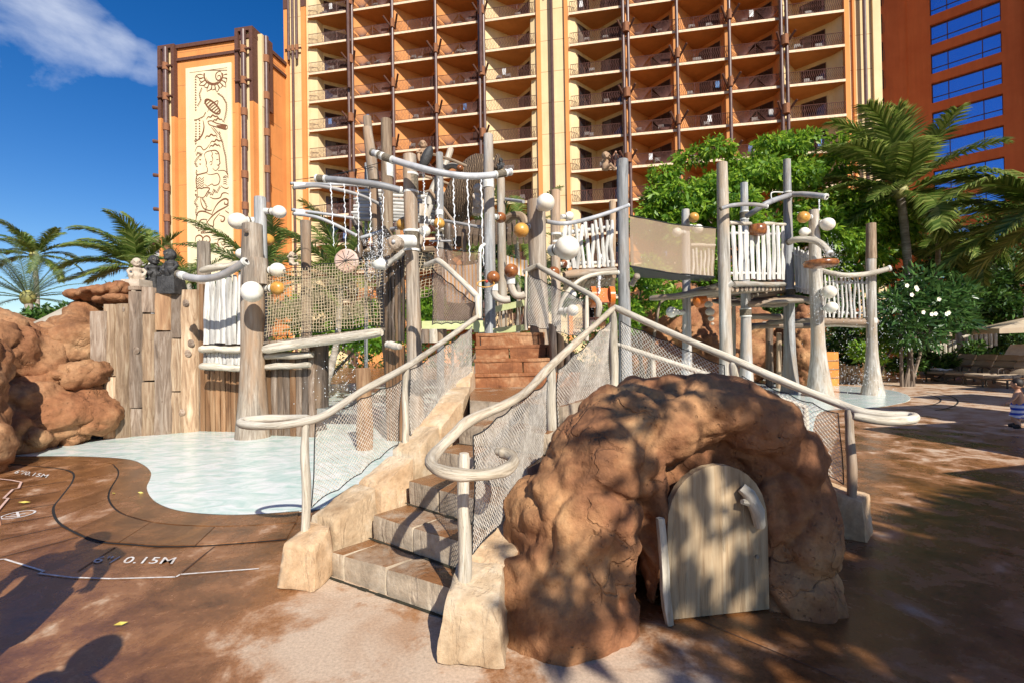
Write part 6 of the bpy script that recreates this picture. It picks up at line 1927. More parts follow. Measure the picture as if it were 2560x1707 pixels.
# ---- brown mesh screen with striped cloth and lime gate
def screen_mat(name, col, alpha):
    m, t, b = new_mat(name)
    b.inputs['Base Color'].default_value = c4(col); b.inputs['Roughness'].default_value = .8
    tr = N(t, 'ShaderNodeBsdfTransparent'); ms = N(t, 'ShaderNodeMixShader')
    vec = coords(t, (1, 1, 1), rand=False)
    w1 = N(t, 'ShaderNodeTexWave', bands_direction='Z'); w1.inputs['Scale'].default_value = 55
    w2 = N(t, 'ShaderNodeTexWave', bands_direction='X'); w2.inputs['Scale'].default_value = 55
    t.links.new(vec, w1.inputs['Vector']); t.links.new(vec, w2.inputs['Vector'])
    mx_ = maxn(t, w1.outputs['Fac'], w2.outputs['Fac'])
    f = N(t, 'ShaderNodeMapRange'); f.inputs[3].default_value = alpha - .12; f.inputs[4].default_value = alpha + .12
    t.links.new(mx_, f.inputs[0]); t.links.new(f.outputs[0], ms.inputs[0])
    t.links.new(tr.outputs[0], ms.inputs[1]); t.links.new(b.outputs[0], ms.inputs[2]); t.links.new(ms.outputs[0], t.nodes['Material Output'].inputs[0])
    return m
mesh_brown = screen_mat('brown_mesh_fabric', (.28, .17, .11), .50)
mesh_beige = screen_mat('beige_mesh_fabric', (.36, .26, .17), .60)
def cloth(TL, TR, BR, BL, sagt=.0, bulge=0.0, nx=14, ny=8):
    TL, TR, BR, BL = map(V, (TL, TR, BR, BL)); nrm = (TR - TL).cross(BL - TL).normalized()
    vs, fs = [], []
    for j in range(ny + 1):
        for i in range(nx + 1):
            u, v_ = i / nx, j / ny
            p = TL.lerp(TR, u).lerp(BL.lerp(BR, u), v_) + V((0, 0, -sagt * math.sin(math.pi * u) * (1 - v_ * .5))) + nrm * (bulge * math.sin(math.pi * u) * math.sin(math.pi * v_) + .01 * math.sin(u * 17 + v_ * 3))
            vs.append(p)
    for j in range(ny):
        for i in range(nx):
            k = j * (nx + 1) + i; fs.append((k, k + 1, k + nx + 2, k + nx + 1))
    return vs, fs
bs_ = thing('mesh_screen', tuple(C('N', 1440, 1500, 7.8)), 'see-through brown mesh screen above the head of the stairs', 'screen')
v, f = cloth(C('N', 1262, 1108, 8.2), C('N', 1636, 1150, 7.9), C('O', 632, 1040, 7.9), C('O', 262, 1040, 8.2), .03)
MB().add(v, f).build('fabric', mesh_brown, bs_)
MB().tube([C('N', 1262, 1106, 8.2), C('N', 1440, 1130, 8.05), C('N', 1636, 1150, 7.9)], .008, 5).build('edge_cord', black_cord, bs_)
stripe, t_, b_ = new_mat('striped_canvas')
wv_ = N(t_, 'ShaderNodeTexWave', bands_direction='X'); wv_.inputs['Scale'].default_value = 4.6; t_.links.new(coords(t_, rand=False), wv_.inputs['Vector'])
t_.links.new(ramp(t_, wv_.outputs['Fac'], [(.0, (.70, .36, .10)), (.40, (.70, .36, .10)), (.45, (.42, .44, .55)), (.72, (.45, .48, .58)), (.78, (.62, .52, .40))]), b_.inputs['Base Color'])
b_.inputs['Roughness'].default_value = .9
v, f = cloth(C('N', 1340, 1235, 9.0), C('N', 1625, 1235, 8.8), C('O', 640, 900, 8.8), C('O', 380, 900, 9.0), .05, .08)
tag(MB().add(v, f).build('canvas', stripe), 'yellow and blue striped canvas hanging behind the brown mesh screen', 'cloth')
v, f = cloth(C('O', 870, 520, 9.2), C('O', 1045, 560, 9.0), C('O', 1045, 700, 9.0), C('O', 870, 640, 9.2), .02, .05)
tag(MB().add(v, f).build('canvas', stripe), 'smaller striped canvas right of the pale log', 'cloth')
lime = plain('lime_paint', (.56, .60, .30), .7, (.44, .46, .20), 3, .2)
lg = thing('picket_gate', tuple(C('O', 900, 1140, 7.5)), 'lime green trimmed picket gate at the head of the red steps', 'gate')
for (x0, y0, x1, y1, w_) in ((780, 960, 1020, 908, .10), (760, 1140, 1020, 1108, .10)):
    MB().slab(C('O', x0, y0, 7.5), C('O', x1, y1, 7.3), V((0, 0, w_)), V((.01, .05, 0)), n=(4, 1, 1), rd=.2).build('rail', lime, lg)
slat_row(lg, C('O', 790, 900, 7.55), C('O', 1020, 880, 7.35), C('O', 790, 1150, 7.55), C('O', 1020, 1125, 7.35), 8, tan_wood, w=.45, th=.05, wob=.01, seed=8)
MB().slab(C('O', 600, 1100, 7.7), C('O', 690, 1098, 7.7), V((0, 0, pxm('O', 95, 7.7))), V((0, .08, 0)), n=(3, 2, 2), rd=.1).build('side_board', lime, lg)
MB().slab(C('O', 180, 1090, 8.0), C('O', 600, 1090, 8.0), V((0, 0, pxm('O', 70, 8.0))), V((0, .08, 0)), n=(3, 2, 2), rd=.1).build('side_board', lime, lg)
for i, (x, w_) in enumerate(((205, 60), (275, 70), (345, 70))):
    tag(MB().tube([C('O', x, 1230, 6.9), C('O', x, 1120, 6.9)], pxm('O', w_ / 2, 6.9), 9, jit=.08, seed=i).build('log_stub', [plank_b, bleached, plank_a][i]), ['grey brown log stub left of the red steps', 'pale cracked log stub, middle of three beside the steps', 'tan log stub touching the left stair curb'][i], 'stub')
# gourd taps on bent pipes
for i, (gx, gy, r_, pts, lb) in enumerate(((762, 700, 54, [(765, 745), (768, 810), (790, 860), (850, 885), (900, 880)], 'brown gourd shower head on a cord-wrapped bent pipe with yellow ring'),
        (908, 645, 58, [(905, 690), (908, 770), (940, 840), (985, 850), (1020, 840)], 'pale brown gourd shower head on the taller bent pipe'))):
    rt = thing('gourd_tap', tuple(C('O', gx, gy, 6.9)), lb, 'water tap')
    q = smooth_path([C('O', x, y, 6.9) for x, y in pts], 5)
    MB().tube(q, pxm('O', 30, 6.9), 12).build('pipe', pale_wood, rt)
    coil(rt, C('O', pts[0][0] + 2, pts[0][1] + 35, 6.9), V((0, 0, 1)), pxm('O', 34, 6.9), pxm('O', 60, 6.9), 'w')
    g_ = MB().ball(C('O', gx, gy, 6.85), (pxm('O', r_, 6.9), pxm('O', r_, 6.9)), 18, 12, axis=(1, .3, 0)); g_.build('gourd', gourd_brown, rt, smooth=80)
    if i == 0:
        rg = []
        cc = C('O', 700, 752, 6.75)
        for j in range(25):
            an = 2 * math.pi * j / 24; rg.append(cc + V((math.cos(an) * .12, math.sin(an) * .10, math.sin(an) * .06)))
        MB().tube(rg, .008, 6, cap=False).build('pull_ring', gourd_yellow, rt)
        MB().ball(C('O', 708, 733, 6.75), .022, 10, 8).build('bead', plain('red_bead', (.5, .05, .03), .4, bst=0), rt)
# orange tipping bucket
ob = thing('tipping_bucket', tuple(C('O', 1650, 880, 8.3)), 'shiny orange tipping bucket with round cheeks right of the upper net', 'water bucket')
orange = plain('orange_varnish', (.62, .17, .025), .22, (.50, .12, .02), 3, .02)
for x in (1575, 1725):
    c_ = C('O', x, 860, 8.3)
    MB().tube([c_ + V((-.04, 0, 0)), c_ + V((.04, 0, 0))], [pxm('O', 88, 8.3)] * 2, 22).build('cheek', orange, ob, smooth=30)
MB().slab(C('O', 1580, 845, 8.25), C('O', 1715, 850, 8.25), V((0, .12, pxm('O', 120, 8.3))), V((0, .05, -.02)), n=(3, 3, 1), rd=.2).build('scoop', orange, ob)
# ---- upper platforms, roofs and cross poles behind the centre posts
rfm = plain('thatch', (.13, .085, .05), .95, (.06, .038, .022), 14, .8, 30)
rf = thing('thatched_roof', tuple(C('N', 1560, 1060, 12)), 'dark thatched roof edge behind the canoe and centre right posts', 'roof')
for i in range(14):
    x0 = 1390 + i * 46
    a_, b_ = C('N', x0, 1110 - i * 2, 11.6), C('N', x0 + 46, 1110 - i * 2, 11.6)
    MB().rblock([a_, b_, b_ + V((0, 1.2, .7)), a_ + V((0, 1.2, .7)), a_ + V((0, 0, .28)), b_ + V((0, 0, .28)), b_ + V((0, 1.2, .98)), a_ + V((0, 1.2, .98))], n=(3, 4, 2), rd=.3, amp=.03, fr=5, seed=i).build('thatch_bundle', rfm, rf)
up_ = thing('upper_platform', tuple(C('N', 1000, 1180, 10)), 'shaded upper platform of logs behind the centre posts', 'deck')
for i in range(12):
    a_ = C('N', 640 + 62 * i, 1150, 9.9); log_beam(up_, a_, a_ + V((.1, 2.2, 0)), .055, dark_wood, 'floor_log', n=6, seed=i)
log_beam(up_, C('N', 620, 1135, 9.8), C('N', 1400, 1120, 9.8), .07, tan_wood, 'edge_log', seed=3)
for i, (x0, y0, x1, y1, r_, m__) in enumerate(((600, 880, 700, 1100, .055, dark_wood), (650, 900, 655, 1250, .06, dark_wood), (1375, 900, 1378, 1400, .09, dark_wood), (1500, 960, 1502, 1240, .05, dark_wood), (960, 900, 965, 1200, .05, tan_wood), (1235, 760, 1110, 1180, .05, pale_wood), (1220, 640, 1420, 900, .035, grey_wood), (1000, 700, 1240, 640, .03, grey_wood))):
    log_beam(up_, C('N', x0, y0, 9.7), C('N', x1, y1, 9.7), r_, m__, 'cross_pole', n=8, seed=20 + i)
for i, (x0, y0, x1, y1) in enumerate(((90, 605, 95, 810), (110, 560, 760, 455), (115, 800, 620, 700), (300, 545, 1000, 365))):
    m_ = MB(); m_.tube([C('N', x0, y0, 9.2), C('N', (x0 + x1) / 2, (y0 + y1) / 2 + 8, 9.2), C('N', x1, y1, 9.2)], .006, 4); m_.build('guy_wire', black_cord, up_)
net_panel('climbing_net', 'tan rope climbing net hanging between the shaded upper platform posts', C('N', 960, 1150, 9.6), C('N', 1330, 1140, 9.6), C('O', 330, 820, 9.2), C('M', 1600, 900, 9.2), .075, .008, net_tan, sag=.03, square=True, seed=31)
# ---- white picket fence on the upper deck, centre right
def pickets(name, label, k, pts_top, pts_bot, n, d0, d1, mat, w=.55, rails=True, wob=.02, seed=0, rail_r=.04, th=.06):
    rt = thing(name, tuple((C(k, *pts_bot[0], d0) + C(k, *pts_bot[1], d1)) / 2), label, 'fence')
    TL, TR, BL, BR = C(k, *pts_top[0], d0), C(k, *pts_top[1], d1), C(k, *pts_bot[0], d0), C(k, *pts_bot[1], d1)
    slat_row(rt, TL, TR, BL, BR, n, mat, w=w, th=th, wob=wob, seed=seed, tn='picket')
    if rails:
        for f_ in (.12, .85):
            log_beam(rt, BL.lerp(TL, f_) + V((0, .07, 0)), BR.lerp(TR, f_) + V((0, .07, 0)), rail_r, mat, 'rail', n=7, seed=seed)
    return rt
pickets('picket_fence', 'crooked white picket fence between the big white gourd and tall grey post', 'O', ((1325, 285), (1745, 215)), ((1345, 635), (1755, 612)), 10, 8.6, 9.4, white_picket, w=.62, seed=20, wob=.03)
log_beam(thing('deck_log', tuple(C('O', 1400, 700, 8.6)), 'row of round deck logs under the white picket fence', 'deck'), C('O', 1340, 680, 8.6), C('O', 1760, 640, 9.2), .07, grey_wood)
dk2 = [o for o in bpy.data.objects if o.name.startswith('deck_log')][0]
for i in range(12):
    p, q = C('O', 1370, 720, 8.7).lerp(C('O', 1750, 690, 9.3), i / 11), None
    log_beam(dk2, p, p + V((.1, 1.4, .0)), .05, tan_wood, seed=i)
p7 = post('C3', 580, 1122, 585, 1560, 9.8, 80, 84, cool_wood, 'tall smooth grey post between the picket fence and mesh bridge', seed=21, flare=.10, name='wooden_post')
m_ = MB(); m_.tube([C('P', 205, 925, 9.7), C('P', 238, 870, 9.6)], [.06, .05], 8); m_.ball(C('P', 240, 868, 9.55), .07, 10, 8); m_.build('knob', grey_wood, p7)
post('C3', 508, 1410, 508, 1530, 11.5, 46, 46, tan_wood, 'tan stub log just left behind the tall smooth grey post', seed=22)
# mesh bridge
mbg = thing('mesh_bridge', tuple(C('P', 480, 850, 11.3)), 'footbridge with beige see-through fabric side and perforated floor', 'bridge')
v, f = cloth(C('P', 195, 468, 9.9), C('P', 755, 552, 11.8), C('P', 745, 868, 11.8), C('P', 200, 798, 9.9), .06, .05)
MB().add(v, f).build('fabric', mesh_beige, mbg)
v, f = cloth(C('P', 240, 560, 11.4), C('P', 760, 600, 13.0), C('P', 745, 840, 13.0), C('P', 240, 780, 11.4), .06, .05)
perf, t_, b_ = new_mat('perforated_floor')
b_.inputs['Base Color'].default_value = (.03, .03, .032, 1)
vo_ = N(t_, 'ShaderNodeTexVoronoi'); vo_.inputs['Scale'].default_value = 9; vo_.inputs['Randomness'].default_value = .15
t_.links.new(coords(t_, rand=False), vo_.inputs['Vector'])
tr_ = N(t_, 'ShaderNodeBsdfTransparent'); ms_ = N(t_, 'ShaderNodeMixShader')
t_.links.new(ramp(t_, vo_.outputs['Distance'], [(.24, 0.0), (.27, 1.0)]), ms_.inputs[0]); t_.links.new(tr_.outputs[0], ms_.inputs[1]); t_.links.new(b_.outputs[0], ms_.inputs[2]); t_.links.new(ms_.outputs[0], t_.nodes['Material Output'].inputs[0])
v, f = cloth(C('P', 200, 800, 9.9), C('P', 750, 868, 11.8), C('P', 720, 900, 13.2), C('P', 240, 868, 11.6), .05, 0)
MB().add(v, f).build('floor', perf, mbg)
MB().tube([C('P', 198, 800, 9.88), C('P', 470, 845, 10.8), C('P', 748, 870, 11.78)], .02, 6).build('edge_cord', black_cord, mbg)
MB().tube([C('P', 193, 466, 9.88), C('P', 470, 525, 10.8), C('P', 757, 550, 11.78)], .012, 6).build('edge_cord', black_cord, mbg)
# ---- right tower
p8 = post('P', 795, 125, 815, 900, 11.8, 68, 84, pale_wood, 'tall brown-topped post at the left corner of the right play tower', seed=23, flare=.06)
MB().tube([C('P', 868, 905, 11.7), C('P', 835, 925, 11.75), C('P', 815, 960, 11.8)], [.07, .09, .10], 9).build('knob', pale_wood, p8)
p9 = post('P', 1218, 105, 1245, 1560, 15.0, 46, 76, cool_wood, 'tall blue grey post at the middle corner of the right play tower', seed=24, flare=.10, lash=((.16, .16, 'cord'), (.60, .25, 'cord')))
post('P', 940, 258, 955, 1400, 14.5, 44, 72, cool_wood, 'slightly leaning grey pole behind the left pickets of the right tower', seed=25, flare=.08, lash=((.185, .2, 'cord'), (.74, .2, 'cord')))
pg = post('P', 560, 432, 565, 1300, 14.0, 48, 62, cool_wood, 'grey pole with white and yellow gourds seen through the mesh bridge', seed=26, flare=.05)
gourd(pg, 'P', 612, 482, 13.7, 33, gourd_yellow, (575, 500), 1.05, df=14.0)
gourd(pg, 'P', 642, 556, 13.9, 30, gourd_white, (590, 540), 1.05, df=14.1)
gourd(pg, 'P', 503, 578, 13.6, 30, gourd_white, (560, 580), 1.1, df=14.0)
gourd(pg, 'P', 468, 1100, 13.3, 36, gourd_white, (545, 1102), 1.05, df=14.0)
p10 = post('P', 1398, 435, 1425, 1400, 13.9, 62, 92, pale_wood, 'widest flared pale post of the right tower standing in the pool', seed=27, flare=.16)
gourd(p10, 'P', 1330, 480, 13.7, 38, gourd_yellow, (1385, 480), 1.1, df=13.9)
gourd(p10, 'P', 1487, 526, 13.6, 42, gourd_white, (1420, 515), 1.1, df=13.9)
gourd(p10, 'P', 1335, 576, 13.9, 30, gourd_white, (1390, 576), 1.1, df=13.9)
gourd(p10, 'P', 1497, 968, 13.4, 43, gourd_white, (1430, 965), 1.1, df=13.8)
gourd(p10, 'P', 1512, 1068, 13.4, 36, gourd_white, (1440, 1072), 1.15, df=13.8)
p11 = post('R', 570, 10, 575, 600, 14.1, 60, 56, pale_wood, 'rightmost pool post with slanted brown top and white flared foot', seed=28, flare=.19, lash=((.70, .14, 'w'),))
m_ = MB(); tp_ = C('Q', 568, 1200, 14.1); lo_ = C('R', 570, 20, 14.1)
m_.tube([lo_, lo_.lerp(tp_, .5), tp_], [pxm('Q', 31, 14.1), pxm('Q', 29, 14.1), pxm('Q', 28, 14.1)], 12, jit=.02); m_.build('upper_log', tan_wood, p11)
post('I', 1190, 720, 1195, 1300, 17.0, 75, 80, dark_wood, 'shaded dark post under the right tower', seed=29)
post('I', 1290, 840, 1300, 1380, 16.5, 50, 62, tan_wood, 'short tan post under the right tower', seed=30)
post('I', 800, 450, 800, 1000, 16.0, 40, 44, pale_wood, 'thin pale pole just right of the brown-topped corner post', seed=31)
pipe('P', [(790, 424, 11.3), (850, 405, 11.3), (930, 396, 11.6), (1020, 398, 11.9), (1088, 410, 12.0)], 13, 'bowed grey spray pipe on the brown-topped corner post')
pipe('P', [(960, 472, 14.2), (1010, 440, 13.9), (1080, 395, 13.8), (1140, 368, 14), (1210, 345, 14.5), (1260, 328, 14.8)], 17, 'grey pipe linking the leaning pole and the blue grey post', ends=False)
pipe('P', [(1250, 332, 14.7), (1320, 330, 14.4), (1400, 336, 14.1), (1475, 346, 13.8)], 17, 'grey spray pipe pointing right from the blue grey post')
pipe('P', [(1235, 640, 14.2), (1290, 625, 13.9), (1360, 625, 13.7), (1430, 645, 13.5), (1480, 690, 13.4), (1500, 720, 13.3)], 20, 'pale curved spray pipe above the brown saucer', bleached)
pipe('P', [(1122, 370, 14), (1122, 320, 14), (1195, 318, 14.2)], 4, 'thin white bent water line beside the blue grey post', white_lash, ends=False)
pipe('R', [(240, 95, 14.3), (300, 112, 14.1), (400, 128, 13.9), (520, 122, 13.9), (610, 105, 13.8), (690, 82, 13.7)], 16, 'pale bowed top rail over the rightmost pickets', bleached)
# deck of the tower
dkt = thing('tower_deck', tuple(C('P', 1030, 920, 13)), 'log floor and beams of the right play tower', 'deck')
a, b = C('P', 872, 918, 11.9), C('P', 1210, 918, 14.6)
log_beam(dkt, a, b, .07, pale_wood, 'edge_log', seed=1)
for i in range(14):
    p = a.lerp(b, i / 13) + V((0, .05, -.12)); q = p + V((-1.6, 2.3, 0)) * .9
    log_beam(dkt, p, q, .085, grey_wood, 'floor_log', n=7, seed=i)
log_beam(dkt, C('P', 585, 970, 14.0), C('P', 775, 925, 12.0), .07, grey_wood, 'edge_log', seed=2)
log_beam(dkt, C('P', 870, 960, 12.3), C('P', 590, 985, 14.2), .08, grey_wood, 'edge_log', seed=3)
for i, (x0, y0, x1, y1, d0, d1) in enumerate(((955, 1000, 1210, 960, 14.5, 15.0), (960, 1050, 1215, 1045, 14.4, 14.8), (950, 1130, 1230, 1130, 15.2, 15.6), (975, 1190, 1400, 1185, 16, 16), (1280, 1010, 1405, 1030, 14.8, 13.9), (1090, 1170, 1400, 1150, 16, 15), (960, 1215, 1090, 1170, 15, 17))):
    log_beam(dkt, C('P', x0, y0, d0), C('P', x1, y1, d1), .10 if i < 5 else .08, grey_wood, 'beam', n=8, seed=10 + i)
for i in range(10):
    p = C('P', 1285, 1000, 14.9).lerp(C('P', 1405, 1022, 14.0), i / 9)
    log_beam(dkt, p, p + V((-2.2, 1.0, 0)), .07, grey_wood, 'floor_log', n=7, seed=30 + i)
pickets('picket_fence', 'white log pickets on the front side of the right play tower', 'P', ((850, 528), (1208, 532)), ((862, 888), (1212, 888)), 10, 11.9, 14.4, white_picket, w=.52, seed=31, wob=.02, th=.09)
log_beam(bpy.data.objects['picket_fence.001'], C('P', 843, 518, 11.9), C('P', 985, 522, 12.9), .05, bleached, 'top_rail', seed=1)
log_beam(bpy.data.objects['picket_fence.001'], C('P', 1070, 522, 13.4), C('P', 1210, 528, 14.4), .05, bleached, 'top_rail', seed=2)
pickets('picket_fence', 'dense sloping white pickets between the blue grey and flared posts', 'P', ((1265, 670), (1425, 728)), ((1282, 965), (1408, 992)), 13, 14.9, 13.9, white_picket, w=.85, seed=32, wob=.015, th=.07)
pickets('picket_fence', 'rightmost white pickets under the bowed top rail', 'R', ((250, 130), (555, 135)), ((258, 405), (560, 405)), 11, 14.1, 14.1, white_picket, w=.5, seed=33, wob=.02, th=.08)
pickets('picket_fence', 'pale pickets behind the beige mesh bridge fabric', 'P', ((595, 690), (745, 690)), ((595, 860), (745, 865)), 6, 14.4, 14.8, white_picket, w=.5, seed=34, wob=.02, rails=False)
log_beam(bpy.data.objects['picket_fence.004'], C('P', 590, 662, 14.4), C('P', 750, 664, 14.8), .055, bleached, 'top_rail')
log_beam(dkt, C('R', 250, 430, 14.2), C('R', 610, 430, 14.2), .11, grey_wood, 'beam', seed=40)
log_beam(dkt, C('R', 260, 452, 14.3), C('R', 600, 455, 14.3), .06, bleached, 'beam', seed=41)
# jar on the pickets, saucer, lantern, shells
jar = thing('wooden_jar', tuple(C('P', 1030, 595, 12.8)), 'squat carved brown jar hanging over the tower pickets', 'jar')
MB().tube([C('P', 1030, 598, 12.7), C('P', 1030, 590, 12.7), C('P', 1030, 562, 12.7), C('P', 1030, 535, 12.7), C('P', 1030, 528, 12.7)], [pxm('P', 40, 12.7), pxm('P', 52, 12.7), pxm('P', 56, 12.7), pxm('P', 52, 12.7), pxm('P', 38, 12.7)], 18).build('bowl', gourd_brown, jar, smooth=70)
sc_ = thing('saucer', tuple(C('P', 1440, 800, 12.8)), 'thick polished brown wooden ring saucer in front of the flared post', 'saucer')
c_ = C('P', 1442, 782, 12.9); RR = pxm('P', 104, 12.9)
MB().tube([c_ + V((0, 0, -.10)), c_ + V((0, 0, -.07)), c_ + V((0, 0, .0)), c_ + V((0, 0, .07)), c_ + V((0, 0, .09))], [RR * .7, RR * .93, RR, RR * .93, RR * .7], 26).build('ring', gourd_brown, sc_, smooth=70)
lt = thing('orange_bowl', tuple(C('P', 655, 1040, 13.5)), 'round glossy orange bowl hanging under the right tower deck', 'bowl')
MB().ball(C('P', 655, 1025, 13.5), pxm('P', 48, 13.5), 18, 12).build('bowl', orange, lt, smooth=80)
sg = thing('shell_string', tuple(C('P', 715, 1180, 13)), 'string of three pale gourds hanging beside the brown-topped post', 'gourds')
for (x, y, r_) in ((710, 1050, 26), (718, 1098, 30), (725, 1142, 20), (735, 1175, 11)):
    MB().ball(C('P', x, y, 13), (pxm('P', r_, 13), pxm('P', r_ * .85, 13)), 12, 9).build('gourd', statue_pale, sg, smooth=80)
# lower lava rock under the tower, dark rocks behind the bridge
rock('lava_rock', [(tuple(P(2010, 900, 17.5)), (.55, .6, 1.5)), (tuple(P(2020, 800, 17.8)), (.5, .5, .6))], .08, .12, rock_red, 'rust red lava rock column behind the tower posts', 'rock', seed=20, smo=6)
rock('lava_rock', [(tuple(P(1680, 800, 19)), (1.9, 1.2, 1.5)), (tuple(P(1750, 900, 18.5)), (1.6, 1, 1.3)), (tuple(P(1620, 900, 18.6)), (1.2, 1, 1.3)), (tuple(P(1860, 860, 19.5)), (1.5, 1.2, 1.6))], .12, .2, rock_red, 'shaded red brown lava rock bank behind the mesh bridge', 'rock', seed=21, smo=6, cfr=.8)
# ---- falling water threads and splashes
wmat, t_, b_ = new_mat('falling_water')
b_.inputs['Base Color'].default_value = (.95, .97, .98, 1); b_.inputs['Roughness'].default_value = .12
b_.inputs['Specular IOR Level'].default_value = .6
tr_ = N(t_, 'ShaderNodeBsdfTransparent'); ms_ = N(t_, 'ShaderNodeMixShader'); ms_.inputs[0].default_value = .72
t_.links.new(tr_.outputs[0], ms_.inputs[1]); t_.links.new(b_.outputs[0], ms_.inputs[2]); t_.links.new(ms_.outputs[0], t_.nodes['Material Output'].inputs[0])
def stream(k, x, y0, y1, d, label, r=.010, drift=0.0, seed=0):
    rr = random.Random(seed)
    a, b = C(k, x, y0, d), C(k, x + drift, y1, d)
    n_ = 40; pts, rad = [], []
    for i in range(n_ + 1):
        t_ = i / n_
        pts.append(a.lerp(b, t_) + V((rr.uniform(-.012, .012), rr.uniform(-.012, .012), 0)))
        rad.append(r * rr.uniform(.35, 1.25) * (1 - .3 * t_))
    o = MB().tube(pts, rad, 5).build('water_stream', wmat)
    return tag(o, label, 'falling water', 'thin water streams falling from the bent pipes')
names = ['first from the left under the thick left pipe', 'second from the left under the thick left pipe', 'third from the left under the thick left pipe', 'fourth from the left under the thick left pipe', 'fifth, beside the tan log']
for i, (x, y0, y1, dx) in enumerate(((412, 580, 1100, 28), (525, 590, 1120, 12), (633, 595, 1150, 14), (738, 612, 1130, 0), (843, 630, 1200, -8))):
    stream('N', x, y0, y1, 7.65, 'thread of falling water, ' + names[i], drift=dx, seed=i)
for i, (x, y0, y1, dx, lb) in enumerate(((1172, 505, 690, 6, 'short thread of water falling right of the centre bound post'), (1295, 535, 1180, -8, 'water thread falling in front of the blue grey pole'), (1412, 545, 1120, 24, 'frothy water thread falling in front of the canoe'), (1530, 552, 1220, 20, 'water thread falling right of the canoe'), (1640, 552, 1260, 22, 'water thread falling beside the centre right post'), (1190, 700, 1130, -14, 'water thread below the pale board'))):
    stream('N', x, y0, y1, 7.65, lb, r=.012, drift=dx, seed=20 + i)
stream('O', 1628, 680, 830, 8.2, 'water thread pouring into the orange bucket', r=.03, seed=33)
stream('Q', 230, 1045, 1120, 13.8, 'short water thread under the right spray pipe tip', r=.02, seed=34)
def splash(name, label, cs, n_, sz, seed=0):
    n_ = int(n_ * .8); sz *= .62
    rs = np.random.RandomState(seed)
    vs, fs = [], []
    for (c_, sp) in cs:
        p = rs.normal(0, 1, (n_, 3)) * np.array(sp) + np.array(c_)
        s_ = rs.uniform(.3, 1, n_) ** 2 * sz
        ok = p[:, 2] > .03; p = p[ok]; s_ = s_[ok]
        o_ = np.array([[1, 0, 0], [-1, 0, 0], [0, 1, 0], [0, -1, 0], [0, 0, 1.5], [0, 0, -1.5]])
        base = len(vs) * 0 + sum(len(q) for q in vs)
        vs.append((p[:, None, :] + o_[None] * s_[:, None, None]).reshape(-1, 3))
        f_ = np.array([[0, 2, 4], [2, 1, 4], [1, 3, 4], [3, 0, 4], [2, 0, 5], [1, 2, 5], [3, 1, 5], [0, 3, 5]])
        fs.append((np.arange(len(p))[:, None, None] * 6 + f_[None] + base).reshape(-1, 3))
    o = np_obj(name, np.concatenate(vs), np.concatenate(fs), wmat, smooth=True)
    return tag(o, label, None, None, 'stuff')
splash('water_spray', 'white spray of drops pouring past the thick arm onto the net bridge', [(C('N', 820, 1060, 7.7), (.10, .08, .10)), (C('N', 770, 1160, 7.7), (.10, .08, .12)), (C('N', 740, 1270, 7.7), (.06, .08, .10)), (C('N', 800, 1240, 7.7), (.2, .1, .3))], 320, .013, 1)
splash('water_spray', 'drops falling under the net bridge into the pool', [(C('M', 1320, 1300, 8.2), (.18, .2, .6)), (C('M', 1240, 1450, 8.2), (.3, .2, .4))], 300, .014, 2)
splash('water_spray', 'drops raining around the rightmost pool post', [(C('R', 420, 500, 14), (.45, .4, .7)), (C('R', 650, 480, 14), (.5, .4, .7)), (C('R', 480, 800, 13.8), (.5, .3, .2)), (C('R', 370, 160, 13.8), (.2, .2, .4))], 420, .020, 3)
splash('water_spray', 'spray falling from the curved pipe onto the brown saucer', [(C('P', 1480, 690, 13.3), (.10, .1, .15)), (C('P', 1530, 720, 13.3), (.14, .1, .22)), (C('P', 1420, 1050, 13.3), (.10, .1, .3))], 260, .016, 4)
splash('water_spray', 'drips around the white pickets and the orange bucket', [(C('O', 1500, 560, 8.6), (.5, .2, .4)), (C('O', 1620, 860, 8.2), (.12, .1, .2))], 260, .010, 5)
splash('water_spray', 'drops falling behind the head of the stairs', [(C('O', 700, 850, 7.6), (.08, .1, .7)), (C('O', 330, 380, 7.8), (.6, .2, .3))], 220, .010, 6)
# ================================================================== VEGETATION
leaf_bright = leaf_mat('leaf_bright', (.05, .13, .012), (.14, .28, .022), (.32, .46, .045), .42)
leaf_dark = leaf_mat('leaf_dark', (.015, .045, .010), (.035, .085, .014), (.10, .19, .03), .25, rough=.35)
leaf_glossy = leaf_mat('leaf_plumeria', (.02, .06, .015), (.045, .11, .025), (.10, .19, .045), .25, rough=.3)
palm_leaf = leaf_mat('palm_leaf', (.05, .095, .014), (.12, .18, .03), (.30, .33, .09), .35, rough=.35, spec=.6)
palm_grey = leaf_mat('palm_leaf_grey', (.06, .10, .05), (.11, .16, .08), (.18, .23, .12), .25, rough=.4)
rachis_m = plain('palm_rib', (.34, .33, .10), .6, (.26, .22, .07), 6, 0)
trunk_m = wood('palm_trunk', (.13, .10, .075), (.32, .27, .215), (.46, .41, .34), grain=(3, 3, 14), crack=False, bst=.8)
bark_m = wood('tree_bark', (.05, .035, .022), (.14, .10, .07), (.22, .17, .12))
